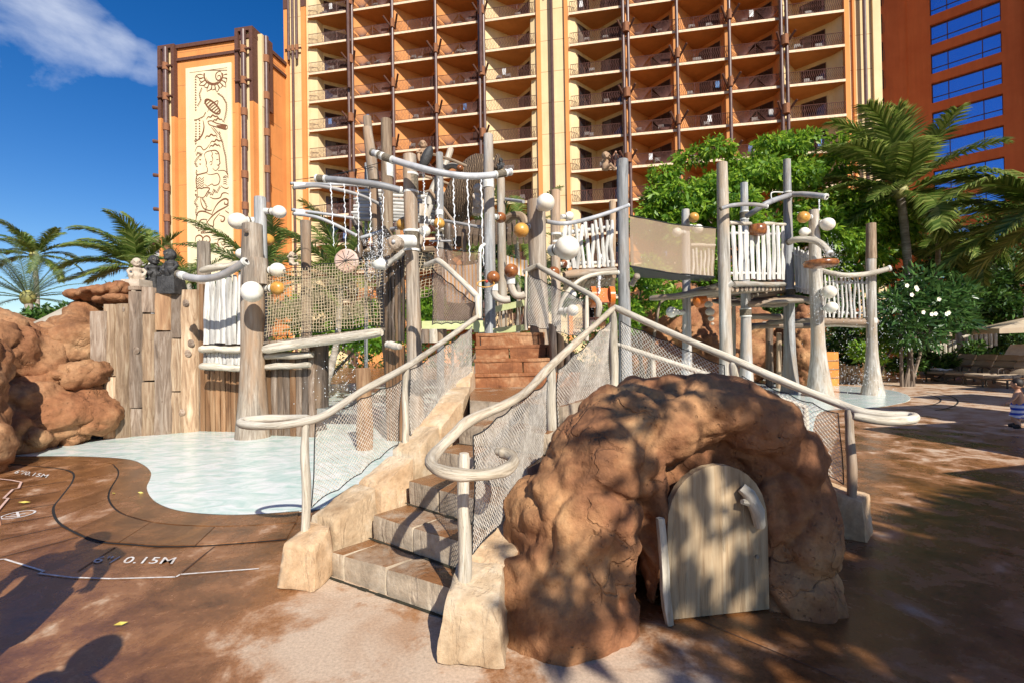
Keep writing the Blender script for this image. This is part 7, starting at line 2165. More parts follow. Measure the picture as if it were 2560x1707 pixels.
def leaf_cloud(name, blobs, size, mat, parent=None, seed=0, cl=6, wr=.38, droop=.3, kind=None, shell=.55, label=None, cat=None, group=None):
    rs = np.random.RandomState(seed)
    Vs = []
    for (c, r, n) in blobs:
        c = np.array(c, float); r = np.array(r if hasattr(r, '__len__') else (r, r, r), float)
        d = rs.normal(0, 1, (n, 3)); d /= np.linalg.norm(d, axis=1, keepdims=True)
        lump = 1 + .16 * np.sin(d[:, 0] * 7 + seed) * np.sin(d[:, 2] * 6 + c[0]) + .10 * np.sin(d[:, 1] * 11 + c[2] * 3)
        rad = (shell + (1 - shell) * rs.uniform(0, 1, n) ** .5) * lump
        q = c + d * r * rad[:, None]
        m = cl
        dirs = d[:, None, :] * .7 + rs.normal(0, .65, (n, m, 3)); dirs[..., 2] -= droop * .6
        dirs /= np.linalg.norm(dirs, axis=2, keepdims=True)
        L_ = size * rs.uniform(.6, 1.25, (n, m, 1))
        side = np.cross(dirs, rs.normal(0, 1, (n, m, 3))); side /= np.linalg.norm(side, axis=2, keepdims=True)
        b0 = q[:, None, :] + dirs * size * .15 + rs.normal(0, size * .25, (n, m, 3))
        tip = b0 + dirs * L_; tip[..., 2] -= L_[..., 0] * droop * .5
        mid = (b0 * .55 + tip * .45); 
        Vs.append(np.stack([b0, mid + side * L_ * wr * .5, tip, mid - side * L_ * wr * .5], axis=2).reshape(-1, 3))
    v = np.concatenate(Vs)
    f = np.arange(len(v)).reshape(-1, 4)
    o = np_obj(name, v, f, mat, parent)
    if kind: o['kind'] = kind
    if label: tag(o, label, cat, group)
    return o
def PB(x, y, d, rpx, n, squash=.85):
    r = rpx / FPX * d
    return (tuple(P(x, y, d)), (r, r * .9, r * squash), n)
def tree(name, label, blobs, trunk_pts, tr, size, mat, seed, cat='tree', group=None, cl=6, wr=.38, droop=.3, limbs=4, bark=None):
    root = thing(name, (trunk_pts[0][0], trunk_pts[0][1], 0), label, cat, group)
    m_ = MB(); add_limb(m_, trunk_pts, tr, tr * .6, n=9, seed=seed); m_.build('trunk', bark or bark_m, root)
    tp = V(trunk_pts[-1])
    for i, (c, r, n) in enumerate(blobs[:limbs]):
        m_ = MB(); add_limb(m_, [tp - V((0, 0, .3)), tp.lerp(V(c), .5) + V((0, 0, -.15)), V(c)], tr * .45, tr * .12, n=6, seed=i + seed); m_.build('limb', bark or bark_m, root)
    leaf_cloud('crown', blobs, size, mat, root, seed, cl=cl, wr=wr, droop=droop)
    return root
def layered(blobs, k=6, seed=0, f=.46, sq=.55):
    rs = np.random.RandomState(seed); out_ = []
    for (c, r, n) in blobs:
        r = np.array(r)
        for i in range(k):
            d = rs.normal(0, 1, 3); d /= np.linalg.norm(d)
            d[2] = d[2] * .9 + .15
            cc = np.array(c) + d * r * rs.uniform(.55, 1.0)
            q = rs.uniform(.7, 1.2) * f
            out_.append((tuple(cc), (r[0] * q, r[1] * q, r[2] * q * sq), max(6, int(n / k * q / f))))
    return out_
# broad bright tree behind the right tower
bl = [PB(1700, 475, 22, 85, 330), PB(1790, 425, 22.5, 80, 330), PB(1885, 415, 23, 85, 330), PB(1985, 400, 23, 70, 300), PB(2075, 425, 23, 80, 320), PB(2150, 500, 22.5, 80, 320),
      PB(1650, 525, 21.5, 60, 240), PB(1800, 530, 21, 100, 420), PB(1930, 520, 21, 115, 460), PB(2060, 540, 21, 105, 420), PB(2170, 600, 21.5, 85, 340), PB(1980, 630, 20.5, 90, 360), PB(2110, 660, 20.5, 85, 340), PB(1870, 620, 20.5, 85, 340), PB(1740, 590, 21, 80, 320), PB(1620, 560, 22, 45, 150), PB(1660, 680, 21, 60, 200), PB(1760, 690, 21, 60, 220)]
tree('leafy_tree', 'broad bright green leafy tree behind the right play tower', layered(bl, 7, 3), [V((11.5, 21.5, 0)), V((11.4, 21.4, 2.2)), V((11.6, 21.6, 4.2))], .22, .30, leaf_bright, 3, cl=8, wr=.42, droop=.45, limbs=8)
def frond(root, o, d, ln, droop, wind, seed, mat=palm_leaf, nl=44, ll=.62, wl=.05, curl=.6, split=True):
    rs = random.Random(seed)
    o = V(o); d = V(d).normalized()
    n = 22
    pts = [o]; dirs = [d]
    st_ = ln / n
    for i in range(n):
        f_ = i / n
        d = (d + (V((0, 0, -1)) * droop * (.35 + f_ * 1.3) + V(wind) * (.3 + f_)) * st_).normalized()
        pts.append(pts[-1] + d * st_); dirs.append(d)
    rad = [.030 * (1 - .9 * i / n) * (ln / 3.5) + .003 for i in range(n + 1)]
    MBr = MB(); MBr.tube(pts, rad, 4, cap=False)
    rv, rf = MBr.v, MBr.f
    vs, fs = list(rv), [tuple(q) for q in rf]
    for k in range(nl):
        f_ = .10 + .88 * k / (nl - 1)
        x = f_ * n; i = min(n - 1, int(x)); p = pts[i].lerp(pts[i + 1], x - i); t_ = dirs[i]
        sd = t_.cross(V((0, 0, 1)))
        if sd.length < .05: sd = V((1, 0, 0))
        sd.normalize(); upv = sd.cross(t_).normalized()
        L_ = ll * (ln / 3.5) * (math.sin(math.pi * (.12 + .80 * f_)) ** .7) * rs.uniform(.85, 1.1)
        for s in (-1, 1):
            dr = (sd * s * .85 + t_ * (.55 + .5 * f_) + upv * .15 + V(wind) * curl + V((rs.uniform(-.12, .12), rs.uniform(-.12, .12), rs.uniform(-.15, .1)))).normalized()
            p1 = p + dr * L_ * .55
            dr2 = (dr + V((0, 0, -.55)) + V(wind) * .5).normalized()
            p2 = p1 + dr2 * L_ * .5
            w_ = t_ * (wl * (ln / 3.5) * .5)
            b = len(vs)
            vs += [tuple(p - w_), tuple(p + w_), tuple(p1 + w_ * .9), tuple(p1 - w_ * .9), tuple(p2)]
            fs += [(b, b + 1, b + 2, b + 3), (b + 3, b + 2, b + 4)]
    mbx = MB(); mbx.v = vs; mbx.f = fs
    return mbx.build('frond', mat, root, smooth=0)
def palm(label, base, crown, n, ln, wind=(-.25, 0, 0), seed=0, tr=.16, name='palm_tree', mat=palm_leaf, droop=.5, ll=.62, elev=(-.2, 1.2), nl=44, dirs=None, bend=.2, wl=.05, group=None):
    base, crown = V(base), V(crown)
    root = thing(name, tuple(base), label, 'palm', group)
    rs = random.Random(seed)
    m_ = MB(); pts = smooth_path([base, base.lerp(crown, .4) + V((bend, 0, 0)), base.lerp(crown, .75) + V((bend * .7, 0, 0)), crown], 5)
    rad = [tr * (1.35 - .6 * min(1, i / 6)) * (1 + .05 * (i % 2)) for i in range(len(pts))]
    m_.tube(pts, rad, 10, jit=.03, seed=seed); m_.build('trunk', trunk_m, root, smooth=50)
    m_ = MB(); m_.ball(crown, (tr * 1.5, tr * 1.8), 10, 8); m_.build('crown_heart', rachis_m, root)
    if dirs is None:
        dirs = []
        for i in range(n):
            a = 2 * math.pi * i / n + rs.uniform(-.2, .2); e = elev[0] + (elev[1] - elev[0]) * ((i * .618) % 1)
            dirs.append((math.cos(a) * math.cos(e), math.sin(a) * math.cos(e), math.sin(e)))
    for i, d in enumerate(dirs):
        frond(root, crown + V(d) * tr * .8, d, ln * rs.uniform(.85, 1.1), droop * rs.uniform(.8, 1.25), wind, seed * 50 + i, mat, nl, ll, wl)
    return root
W = (-.30, .02, 0)
palm('tall windblown coconut palm behind the right tower, crown in front of the red wing', P(2268, 870, 20).xy.to_3d(), P(2250, 480, 20), 24, 3.9, (-.22, 0, .02), 5, tr=.20, droop=.26, ll=1.0, nl=84, wl=.075, elev=(-.5, 1.45))
palm('shorter palm with drooping fronds right of the tall coconut palm', P(2310, 880, 22).xy.to_3d(), P(2345, 590, 22), 16, 3.2, W, 6, tr=.13, droop=.5, ll=.8, nl=60, wl=.09, elev=(-.4, 1.1))
palm('large palm at the right picture edge sweeping pale fronds to the left', P(2640, 870, 17).xy.to_3d(), P(2620, 540, 17), 20, 4.0, (-.32, 0, 0), 7, tr=.2, droop=.35, ll=.95, nl=84, wl=.10, elev=(-.5, 1.1))
palm('windblown palm at the far left edge against the sky', P(88, 900, 30).xy.to_3d(), P(85, 640, 30), 20, 2.8, (-.36, 0, .02), 8, tr=.16, droop=.38, ll=.8, nl=64, wl=.09, elev=(-.3, 1.2))
palm('windblown palm left of the white house streaming its fronds left', P(345, 900, 27).xy.to_3d(), P(335, 668, 27), 22, 3.5, (-.48, 0, .08), 9, tr=.16, droop=.35, ll=.95, nl=76, wl=.09, elev=(-.2, 1.25))
palm('low grey green feather palm above the left boulders', P(60, 900, 22).xy.to_3d(), P(70, 745, 22), 26, 2.6, (-.05, 0, 0), 10, tr=.2, mat=palm_grey, droop=.25, ll=.42, nl=50, wl=.035, elev=(-.1, 1.3))
palm('young palm in front of the mural panel behind the left trunk', P(640, 900, 14).xy.to_3d(), P(650, 690, 14), 16, 2.3, (-.35, 0, .05), 11, tr=.1, droop=.3, ll=.7, nl=46, wl=.07, elev=(.0, 1.1))
palm('bushy palm behind the net bridge and hanging shield disc', P(800, 900, 15).xy.to_3d(), P(850, 700, 15), 20, 2.5, (-.30, 0, .02), 12, tr=.12, droop=.32, ll=.7, nl=46, wl=.07, elev=(-.1, 1.3))
palm('palm rising behind the centre right post', P(1270, 900, 16).xy.to_3d(), P(1290, 590, 16), 16, 2.3, (-.2, 0, 0), 13, tr=.1, droop=.4, ll=.6, nl=40, wl=.07, elev=(-.4, 1.35))
palm('small palm behind the brown canoe and blue grey pole', P(1180, 900, 15).xy.to_3d(), P(1190, 640, 15), 14, 1.9, (-.2, 0, 0), 14, tr=.1, droop=.4, ll=.6, nl=36, wl=.07, elev=(-.3, 1.2))
palm('low palm beside the white slat panel under the tower', P(480, 900, 16).xy.to_3d(), P(470, 700, 16), 14, 1.8, (-.3, 0, 0), 15, tr=.1, droop=.4, ll=.6, nl=36, wl=.07, elev=(-.1, 1.2))
# shrubs
def shrub(label, blobs, size, mat, seed, cl=6, wr=.4, droop=.1, cat='shrub', group=None, name='shrub', stems=True):
    c0 = V(blobs[0][0])
    root = thing(name, (c0.x, c0.y, 0), label, cat, group)
    leaf_cloud('foliage', layered(blobs, 6, seed) if name == 'shrub' else blobs, size, mat, root, seed, cl=cl, wr=wr, droop=droop)
    if stems:
        m_ = MB()
        for i, (c, r, n) in enumerate(blobs[:5]):
            m_.tube([V((c0.x + .1 * i, c0.y, 0)), V(c0).lerp(V(c), .6) - V((0, 0, .3)), V(c)], [.06, .045, .02], 6)
        m_.build('stems', bark_m, root)['kind'] = 'stuff'
    return root
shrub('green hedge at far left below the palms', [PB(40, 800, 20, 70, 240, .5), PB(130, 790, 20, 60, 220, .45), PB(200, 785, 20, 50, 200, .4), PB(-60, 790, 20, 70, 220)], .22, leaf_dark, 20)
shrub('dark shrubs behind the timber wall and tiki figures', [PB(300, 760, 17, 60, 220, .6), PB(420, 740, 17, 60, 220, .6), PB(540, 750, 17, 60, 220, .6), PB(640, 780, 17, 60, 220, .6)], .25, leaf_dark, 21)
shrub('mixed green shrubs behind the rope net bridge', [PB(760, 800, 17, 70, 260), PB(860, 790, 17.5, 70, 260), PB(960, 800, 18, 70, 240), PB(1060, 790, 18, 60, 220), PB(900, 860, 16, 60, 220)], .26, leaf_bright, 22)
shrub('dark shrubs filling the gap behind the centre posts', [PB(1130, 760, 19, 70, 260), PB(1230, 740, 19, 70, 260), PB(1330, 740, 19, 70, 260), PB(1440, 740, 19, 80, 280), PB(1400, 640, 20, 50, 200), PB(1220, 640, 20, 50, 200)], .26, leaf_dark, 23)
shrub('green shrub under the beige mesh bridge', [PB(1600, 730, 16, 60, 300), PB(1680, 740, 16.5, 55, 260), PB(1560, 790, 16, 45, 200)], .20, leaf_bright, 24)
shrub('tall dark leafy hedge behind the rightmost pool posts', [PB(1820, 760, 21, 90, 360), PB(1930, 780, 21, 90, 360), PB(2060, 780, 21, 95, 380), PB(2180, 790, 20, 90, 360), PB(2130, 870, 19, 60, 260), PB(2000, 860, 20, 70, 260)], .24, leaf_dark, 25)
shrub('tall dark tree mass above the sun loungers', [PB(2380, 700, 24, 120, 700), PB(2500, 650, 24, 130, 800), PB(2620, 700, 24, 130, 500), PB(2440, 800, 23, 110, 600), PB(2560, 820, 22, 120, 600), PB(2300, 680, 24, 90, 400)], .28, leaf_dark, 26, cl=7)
pl_ = shrub('plumeria tree with white flowers between the pool post and stair rail', [PB(2250, 775, 16.5, 48, 80), PB(2330, 760, 16.5, 52, 90), PB(2300, 715, 16.8, 40, 60), PB(2370, 790, 16.5, 46, 80), PB(2290, 830, 16.2, 45, 90), PB(2390, 740, 16.8, 35, 70)], .34, leaf_glossy, 27, cl=7, wr=.24, name='plumeria', cat='flowering tree')
fw = plain('plumeria_petal', (.85, .82, .74), .6, (.8, .7, .45), 20, 0)
for (x, y) in ((160, 155), (215, 100), (440, 200), (280, 335), (365, 355), (405, 350), (520, 352), (205, 80), (110, 60), (540, 340)):
    c_ = C('Z', x, y, 15.7)
    m_ = MB()
    for j in range(5):
        an = 2 * math.pi * j / 5; u = V((math.cos(an), -.3, math.sin(an))) * .075; s_ = V((-math.sin(an), 0, math.cos(an))) * .04
        m_.add([c_, c_ + u * .6 + s_, c_ + u, c_ + u * .6 - s_], [(0, 1, 2, 3)])
    m_.build('flower', fw, pl_, smooth=0)
shrub('bright low shrub at the foot of the rightmost pool post', [PB(2180, 880, 17, 34, 170), PB(2240, 860, 17, 36, 170), PB(2200, 830, 17.5, 34, 150)], .17, leaf_bright, 28)
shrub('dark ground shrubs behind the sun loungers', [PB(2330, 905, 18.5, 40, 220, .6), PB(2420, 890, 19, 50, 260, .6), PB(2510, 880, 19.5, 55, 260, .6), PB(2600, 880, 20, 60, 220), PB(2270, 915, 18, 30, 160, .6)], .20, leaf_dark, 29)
# filler beyond the hotel base
shrub('clipped hedge along the foot of the hotel', [((x, 38 - .18 * x, 1.2), (2.6, 1.2, 1.6), 160) for x in range(-26, 40, 4)], .35, leaf_dark, 30, stems=False, name='hedge', cat='hedge')

# ================================================================== RIGHT TERRACE
def arm_box(m_, a, b, w_, h_):
    m_.slab(a, b, V((0, 0, h_)), (V(b) - V(a)).cross(V((0, 0, 1))).normalized() * w_, n=(3, 1, 1), rd=.3)
cush = plain('lounger_cushion', (.42, .32, .22), .9, (.34, .26, .18), 6, .2)
lmetal = plain('lounger_frame', (.07, .05, .035), .5, (.05, .035, .025), 6, 0)
towel = plain('white_towel', (.75, .76, .80), .95, (.6, .6, .66), 6, .4)
def lounger(pos, ang, label):
    root = thing('sun_lounger', tuple(pos), label, 'sun lounger', 'sun loungers in a row on the right terrace')
    root.rotation_euler = (0, 0, 0)
    ca, sa = math.cos(ang), math.sin(ang)
    def q(x, y, z): return V(pos) + V((ca * x - sa * y, sa * x + ca * y, z))
    def blk(x0, x1, y0, y1, z0, z1, x2=None, zr=0.0, name='seat', mat=cush, th=.0):
        pass
    # seat pads, tufted in four
    for i in range(3):
        x0, x1 = .02 + .42 * i, .42 + .42 * i
        c8 = [q(x0, -.3, .30), q(x1, -.3, .30), q(x1, .3, .30), q(x0, .3, .30), q(x0, -.3, .42), q(x1, -.3, .42), q(x1, .3, .42), q(x0, .3, .42)]
        MB().rblock(c8, n=(4, 4, 2), rd=.5, amp=.008, seed=i).build('cushion', cush, root)
    for i in range(3):
        s0, s1 = .27 * i, .27 * i + .26
        e = R(52); dx, dz = math.cos(e), math.sin(e)
        b = (1.30, .34)
        c8 = [q(b[0] + s * dx - t_ * dz, y, b[1] + s * dz + t_ * dx) for t_ in (0, .11) for (s, y) in ((s0, -.3), (s1, -.3), (s1, .3), (s0, .3))]
        MB().rblock(c8, n=(4, 4, 2), rd=.5, amp=.008, seed=i + 5).build('cushion', cush, root)
    m_ = MB()
    for y in (-.33, .33):
        arm_box(m_, q(0, y, .27), q(1.95, y, .27), .05, .05)
        arm_box(m_, q(1.28, y, .30), q(1.28 + .85 * math.cos(R(52)), y, .30 + .85 * math.sin(R(52))), .04, .04)
    arm_box(m_, q(0, -.33, .27), q(0, .33, .27), .05, .05)
    m_.build('frame', lmetal, root)
    for (x, y) in ((.08, -.33), (.08, .33), (1.5, -.33), (1.5, .33)):
        m_ = MB(); m_.tube([q(x, y, .0), q(x, y, .27)], .028, 6); m_.build('leg', lmetal, root)
    for y in (-.36, .36):
        m_ = MB(); m_.tube(smooth_path([q(.85, y, .27), q(.85, y, .55), q(1.2, y, .58), q(1.45, y, .50)], 3), .025, 6); m_.build('armrest', lmetal, root)
    return root
Lp = [CG('Z', 395, 1052), CG('Z', 590, 1068), CG('Z', 790, 1090), CG('Z', 1000, 1112)]
labs = ['leftmost sun lounger with a white towel on its foot end', 'second sun lounger from the left with a dim brown back', 'third sun lounger from the left half hidden behind the nearest one', 'nearest sun lounger at the right edge behind the toddler']
for p, lb in zip(Lp, labs):
    o = lounger(p, R(14), lb); 
m_ = MB(); a = Lp[0]
c8 = [a + V((x, y, z)) for z in (.43, .50) for (x, y) in ((.15, -.1), (.75, .05), (.7, .5), (.1, .3))]
m_.rblock(c8, n=(6, 6, 2), rd=.4, amp=.05, fr=5); tag(m_.build('towel', towel), 'crumpled white towel on the leftmost lounger', 'towel')
m_ = MB(); a = Lp[2]
c8 = [a + V((1.35 + .72 * s + x, .3 + y, .45 + .92 * s)) for x in (0, .10) for (s, y) in ((0, -.55), (1, -.5), (1, .45), (0, .35))]
m_.rblock(c8, n=(5, 5, 2), rd=.4, amp=.03, fr=3); tag(m_.build('towel', towel), 'large pale towel draped over the third lounger back', 'towel')
def parasol(pos, r, h, label, group='square beige parasols on the terrace', rot=0.3, name='parasol', n=4, low=.45):
    root = thing(name, tuple(pos), label, 'parasol', group)
    canvas = bpy.data.materials.get('parasol_canvas') or plain('parasol_canvas', (.55, .43, .29), .9, (.48, .37, .25), 3, .1)
    p = V(pos)
    MB().tube([p, p + V((0, 0, h + .1))], .03, 8).build('pole', lmetal, root)
    MB().tube([p, p + V((0, 0, .07))], .28, 14).build('base', lmetal, root)
    vs, fs = [p + V((0, 0, h))], []
    k = n * 2
    for i in range(k):
        a = rot + 2 * math.pi * i / k
        rr = r if i % 2 == 0 else r * math.cos(math.pi / n) * .985
        vs.append(p + V((math.cos(a) * rr, math.sin(a) * rr, h - low - (0 if i % 2 == 0 else -.04))))
    for i in range(k): vs.append(vs[1 + i] - V((0, 0, .16)))
    for i in range(k):
        fs.append((0, 1 + i, 1 + (i + 1) % k)); fs.append((1 + i, 1 + k + i, 1 + k + (i + 1) % k, 1 + (i + 1) % k))
    MB().add(vs, fs).build('canopy', canvas, root, smooth=0)
    for i in range(0, k, 2):
        MB().tube([p + V((0, 0, h - .03)), vs[1 + i] + V((0, 0, -.02))], .012, 5).build('rib', lmetal, root)
    return root
pp = C('Z', 1480, 700, 16); parasol(V((pp.x, pp.y, 0)), 2.0, C('Z', 1400, 360, 16).z, 'beige parasol over the loungers cut by the right picture edge')
pp = C('Z', 190, 700, 23); parasol(V((pp.x, pp.y, 0)), 1.55, C('Z', 190, 478, 23).z, 'tan parasol seen through the plumeria branches', low=.35)
for (sx, sy, hz_, r_, lb_) in ((6.9, 4.6, 2.5, 2.1, 'parasol out of frame throwing the nearest large shadow on the right deck'), (7.9, 7.7, 2.6, 1.9, 'parasol out of frame throwing the shadow left of the toddler feet'), (9.6, 10.4, 2.6, 1.7, 'parasol out of frame throwing the shadow beside the drain rings'), (12.4, 12.6, 2.6, 1.6, 'parasol out of frame throwing the thin shadow in front of the loungers'), (15.5, 14.6, 2.6, 1.7, 'parasol out of frame shading the nearest sun lounger')):
    k = (hz_ - .5) / math.tan(SUN_EL)
    parasol(V((sx - sun_dir.x * k, sy - sun_dir.y * k, 0)), r_, hz_, lb_, rot=1.0)
# stepped stair rail with balusters
sr = thing('stair_balustrade', tuple(C('Z', 330, 760, 19)), 'pale sloping balustrade with short posts climbing right behind the loungers', 'railing')
for (x0, y0, x1, y1) in ((320, 712, 620, 620), (680, 592, 1040, 478)):
    m_ = MB(); add_limb(m_, [C('Z', x0, y0, 19), C('Z', x1, y1, 20)], .06, .06, seed=x0); m_.build('handrail', bleached, sr)
    n_ = 6 if x0 < 400 else 7
    for i in range(n_):
        x = x0 + 40 + (x1 - x0 - 60) * i / (n_ - 1); y = y0 + (y1 - y0) * (x - x0) / (x1 - x0)
        t_ = C('Z', x, y, 19.5); m_ = MB(); m_.tube([t_, t_ - V((0, 0, .75))], .065, 7, jit=.06, seed=i); m_.build('baluster', bleached, sr)
    m_ = MB(); a, b = C('Z', x0, y0 + 75, 19), C('Z', x1, y1 + 75, 20)
for i, (x, y0, y1, w_, lb) in enumerate(((648, 388, 670, 30, 'tall stone column with flared cap beside the balustrade'), (708, 420, 640, 26, 'darker column just right of the tall stone column'), (315, 685, 760, 16, 'low rounded newel post at the foot of the balustrade'))):
    rt = thing('column', tuple(C('Z', x, y1, 20.2)), lb, 'column')
    MB().tube([C('Z', x, y1 + 60, 20.2), C('Z', x, y0 + 25, 20.2), C('Z', x, y0 + 12, 20.2)], [pxm('Z', w_, 20.2), pxm('Z', w_ * .9, 20.2), pxm('Z', w_ * .9, 20.2)], 12).build('shaft', pale_wood if i != 1 else grey_wood, rt)
    MB().tube([C('Z', x, y0 + 12, 20.2), C('Z', x, y0, 20.2)], [pxm('Z', w_ * 1.1, 20.2), pxm('Z', w_ * 1.3, 20.2)], 12).build('cap', bleached, rt)
# orange hut and brown box behind the posts
hut_m = plain('hut_orange', (.62, .24, .04), .8, (.50, .17, .03), 3, .1)
hut = thing('orange_hut', tuple(C('Z', 300, 740, 24)), 'small orange hut under the tan parasol', 'hut')
a, b = C('Z', 200, 740, 24), C('Z', 400, 740, 24)
MB().box(((a + b) / 2) * 1.0 + V((0, 1, -1.0)), (abs(b.x - a.x), 2, 5.2)).build('wall', hut_m, hut, smooth=0)
c_ = C('R', 305, 735, 17.0)
bx = thing('orange_cabinet', (c_.x, c_.y, 0), 'orange wooden cabinet behind the flared pool post', 'cabinet')
hh = C('R', 305, 625, 17).z
MB().rblock([V((c_.x + x, c_.y + y, z)) for z in (0, hh) for (x, y) in ((-.3, 0), (.3, 0), (.3, .5), (-.3, .5))], n=(2, 2, 3), rd=.05, amp=0).build('body', hut_m, bx)
for z in (.25, .5, .75): MB().box((c_.x, c_.y - .012, hh * z), (.56, .02, .03)).build('slat', tan_wood, bx, smooth=0)
lwll = thing('low_wall', tuple(C('R', 400, 740, 18)), 'low grey brown stone wall behind the splash zone', 'wall')
a, b = C('R', 330, 730, 18), C('R', 500, 730, 18)
for i in range(6):
    for j in range(2):
        p, q = a.lerp(b, (i + .02) / 6), a.lerp(b, (i + .97) / 6)
        z0, z1 = .34 * j, .34 * j + .33
        MB().rblock([V((v.x, v.y + e, z)) for z in (z0, z1) for v, e in ((p, 0), (q, 0), (q, .3), (p, .3))], n=(2, 2, 2), rd=.3, amp=.01, seed=i + j * 7).build('stone', curb_m, lwll)
# drain ring lines on the right deck
s_ = MB()
for (cx, cy, rx, ry) in ((2262, 1000, 90, 18), (2270, 1004, 125, 26)):
    pr_ = None
    for j in range(15):
        an = -1.2 + 2.2 * j / 14
        p = Gd(cx + rx * math.cos(an), cy + ry * math.sin(an))
        if pr_ is not None: strip(s_, pr_, p, .035, .005)
        pr_ = p
o = s_.build('drain_lines', slot_m, smooth=0); o['kind'] = 'structure'

# ================================================================== PEOPLE
skin_m = plain('skin', (.50, .27, .17), .55, (.44, .23, .14), 5, .05)
hair_m = plain('dark_hair', (.02, .013, .01), .6, (.012, .008, .006), 20, .2)
def person(loc, H, ang, label, pose, skin=skin_m, parts=(), name='person', child=False, hat=None, cat='person', detail=2):
    """One skinned figure; joints are given as fractions of the height in the body's own frame (x right, y forward, z up)."""
    root = thing(name, tuple(loc), label, cat)
    ca, sa = math.cos(ang), math.sin(ang)
    def q(x, y, z): return V(loc) + V((ca * x - sa * y, sa * x + ca * y, z)) * 1.0 if False else V(loc) + V(((ca * x - sa * y) * H, (sa * x + ca * y) * H, z * H))
    J = pose
    edges = [('pel', 'waist'), ('waist', 'chest'), ('chest', 'neck'), ('neck', 'head0')]
    for s in 'LR':
        edges += [('chest', 'sh' + s), ('sh' + s, 'el' + s), ('el' + s, 'wr' + s), ('wr' + s, 'ha' + s), ('pel', 'hip' + s), ('hip' + s, 'kn' + s), ('kn' + s, 'an' + s), ('an' + s, 'to' + s)]
    names_ = list(dict.fromkeys([n for e in edges for n in e]))
    rad = dict(pel=.075, waist=.070, chest=.085, neck=.033, head0=.035, sh=.042, el=.026, wr=.018, ha=.018, hip=.062, kn=.038, an=.024, to=.018)
    if child: rad.update(pel=.088, waist=.088, chest=.088, neck=.045, head0=.05, hip=.072, kn=.050, an=.036, to=.03, sh=.045, el=.033, wr=.026, ha=.025)
    me = bpy.data.meshes.new('body')
    me.from_pydata([tuple(q(*J[n]) - V(loc)) for n in names_], [(names_.index(a), names_.index(b)) for a, b in edges], [])
    o = bpy.data.objects.new('body', me); COL.objects.link(o)
    md = o.modifiers.new('skin', 'SKIN'); 
    sv = me.skin_vertices[0].data
    for i, n in enumerate(names_):
        r_ = rad.get(n, rad.get(n[:-1], .03)) * H
        sv[i].radius = (r_, r_); sv[i].use_root = (n == 'pel')
    sb = o.modifiers.new('sub', 'SUBSURF'); sb.levels = sb.render_levels = detail
    dg = bpy.context.evaluated_depsgraph_get()
    m2 = bpy.data.meshes.new_from_object(o.evaluated_get(dg)); o.modifiers.clear(); o.data = m2
    m2.shade_smooth(); m2.materials.append(skin); o.parent = root
    hc = q(*J['head']); hr = (.095 if child else .066) * H
    fw_ = V((-sa, ca, 0)); rt = V((ca, sa, 0))
    m_ = MB(); m_.ball(hc, (hr * .92, hr * 1.15), 16, 12); m_.ball(hc + fw_ * hr * .92 - V((0, 0, hr * .12)), hr * .17, 8, 6)
    for g in (-1, 1): m_.ball(hc + rt * g * hr * .92, hr * .2, 8, 6)
    m_.build('head', skin, root, smooth=80)
    m_ = MB(); m_.ball(hc - fw_ * hr * .16 + V((0, 0, hr * .22)), (hr * .98, hr * 1.05), 16, 12); m_.build('hair', hair_m, root, smooth=80)
    for g in (-1, 1):
        MB().ball(hc + fw_ * hr * .84 + rt * g * hr * .34 + V((0, 0, hr * .08)), hr * .09, 8, 6).build('eye', lava_black, root)
    MB().ball(hc + fw_ * hr * .80 - V((0, 0, hr * .5)), (hr * .06, hr * .22), 8, 6, axis=rt).build('mouth', plain('lip', (.4, .12, .1), .6, bst=0), root)
    # fingers
    for s in 'LR':
        hp, wp_ = q(*J['ha' + s]), q(*J['wr' + s]); dv_ = (hp - wp_).normalized(); sd = dv_.cross(V((0, 0, 1)));
        if sd.length < .1: sd = fw_
        sd.normalize(); m_ = MB()
        for k in range(4):
            l_ = (.040, .046, .044, .034)[k] * H; b = hp + sd * (k - 1.5) * .010 * H
            m_.tube([b - dv_ * .01 * H, b + dv_ * l_ * .6, b + dv_ * l_ - V((0, 0, .004 * H))], [.0055 * H, .005 * H, .004 * H], 6)
        m_.tube([hp - sd * .015 * H - dv_ * .01 * H, hp - sd * .032 * H + dv_ * .018 * H], [.006 * H, .005 * H], 6)
        m_.build('fingers', skin, root)['kind'] = 'stuff'
    for fn_ in parts: fn_(root, q, H, J)
    return root
def seg_cloth(nm, chain, rr, mat, n=12, jit=.02):
    def f(root, q, H, J):
        m_ = MB()
        for ch, r_ in zip(chain, rr):
            m_.tube([q(*(J[c] if isinstance(c, str) else c)) for c in ch], [x * H for x in r_], n, jit=jit)
        m_.build(nm, mat, root, smooth=60)
    return f
short_m, t_, b_ = new_mat('striped_shorts')
wv_ = N(t_, 'ShaderNodeTexWave', bands_direction='Z'); wv_.inputs['Scale'].default_value = 3.6; t_.links.new(coords(t_, rand=False), wv_.inputs['Vector'])
t_.links.new(ramp(t_, wv_.outputs['Fac'], [(.45, (.02, .06, .42)), (.52, (.62, .64, .78))]), b_.inputs['Base Color']); b_.inputs['Roughness'].default_value = .8
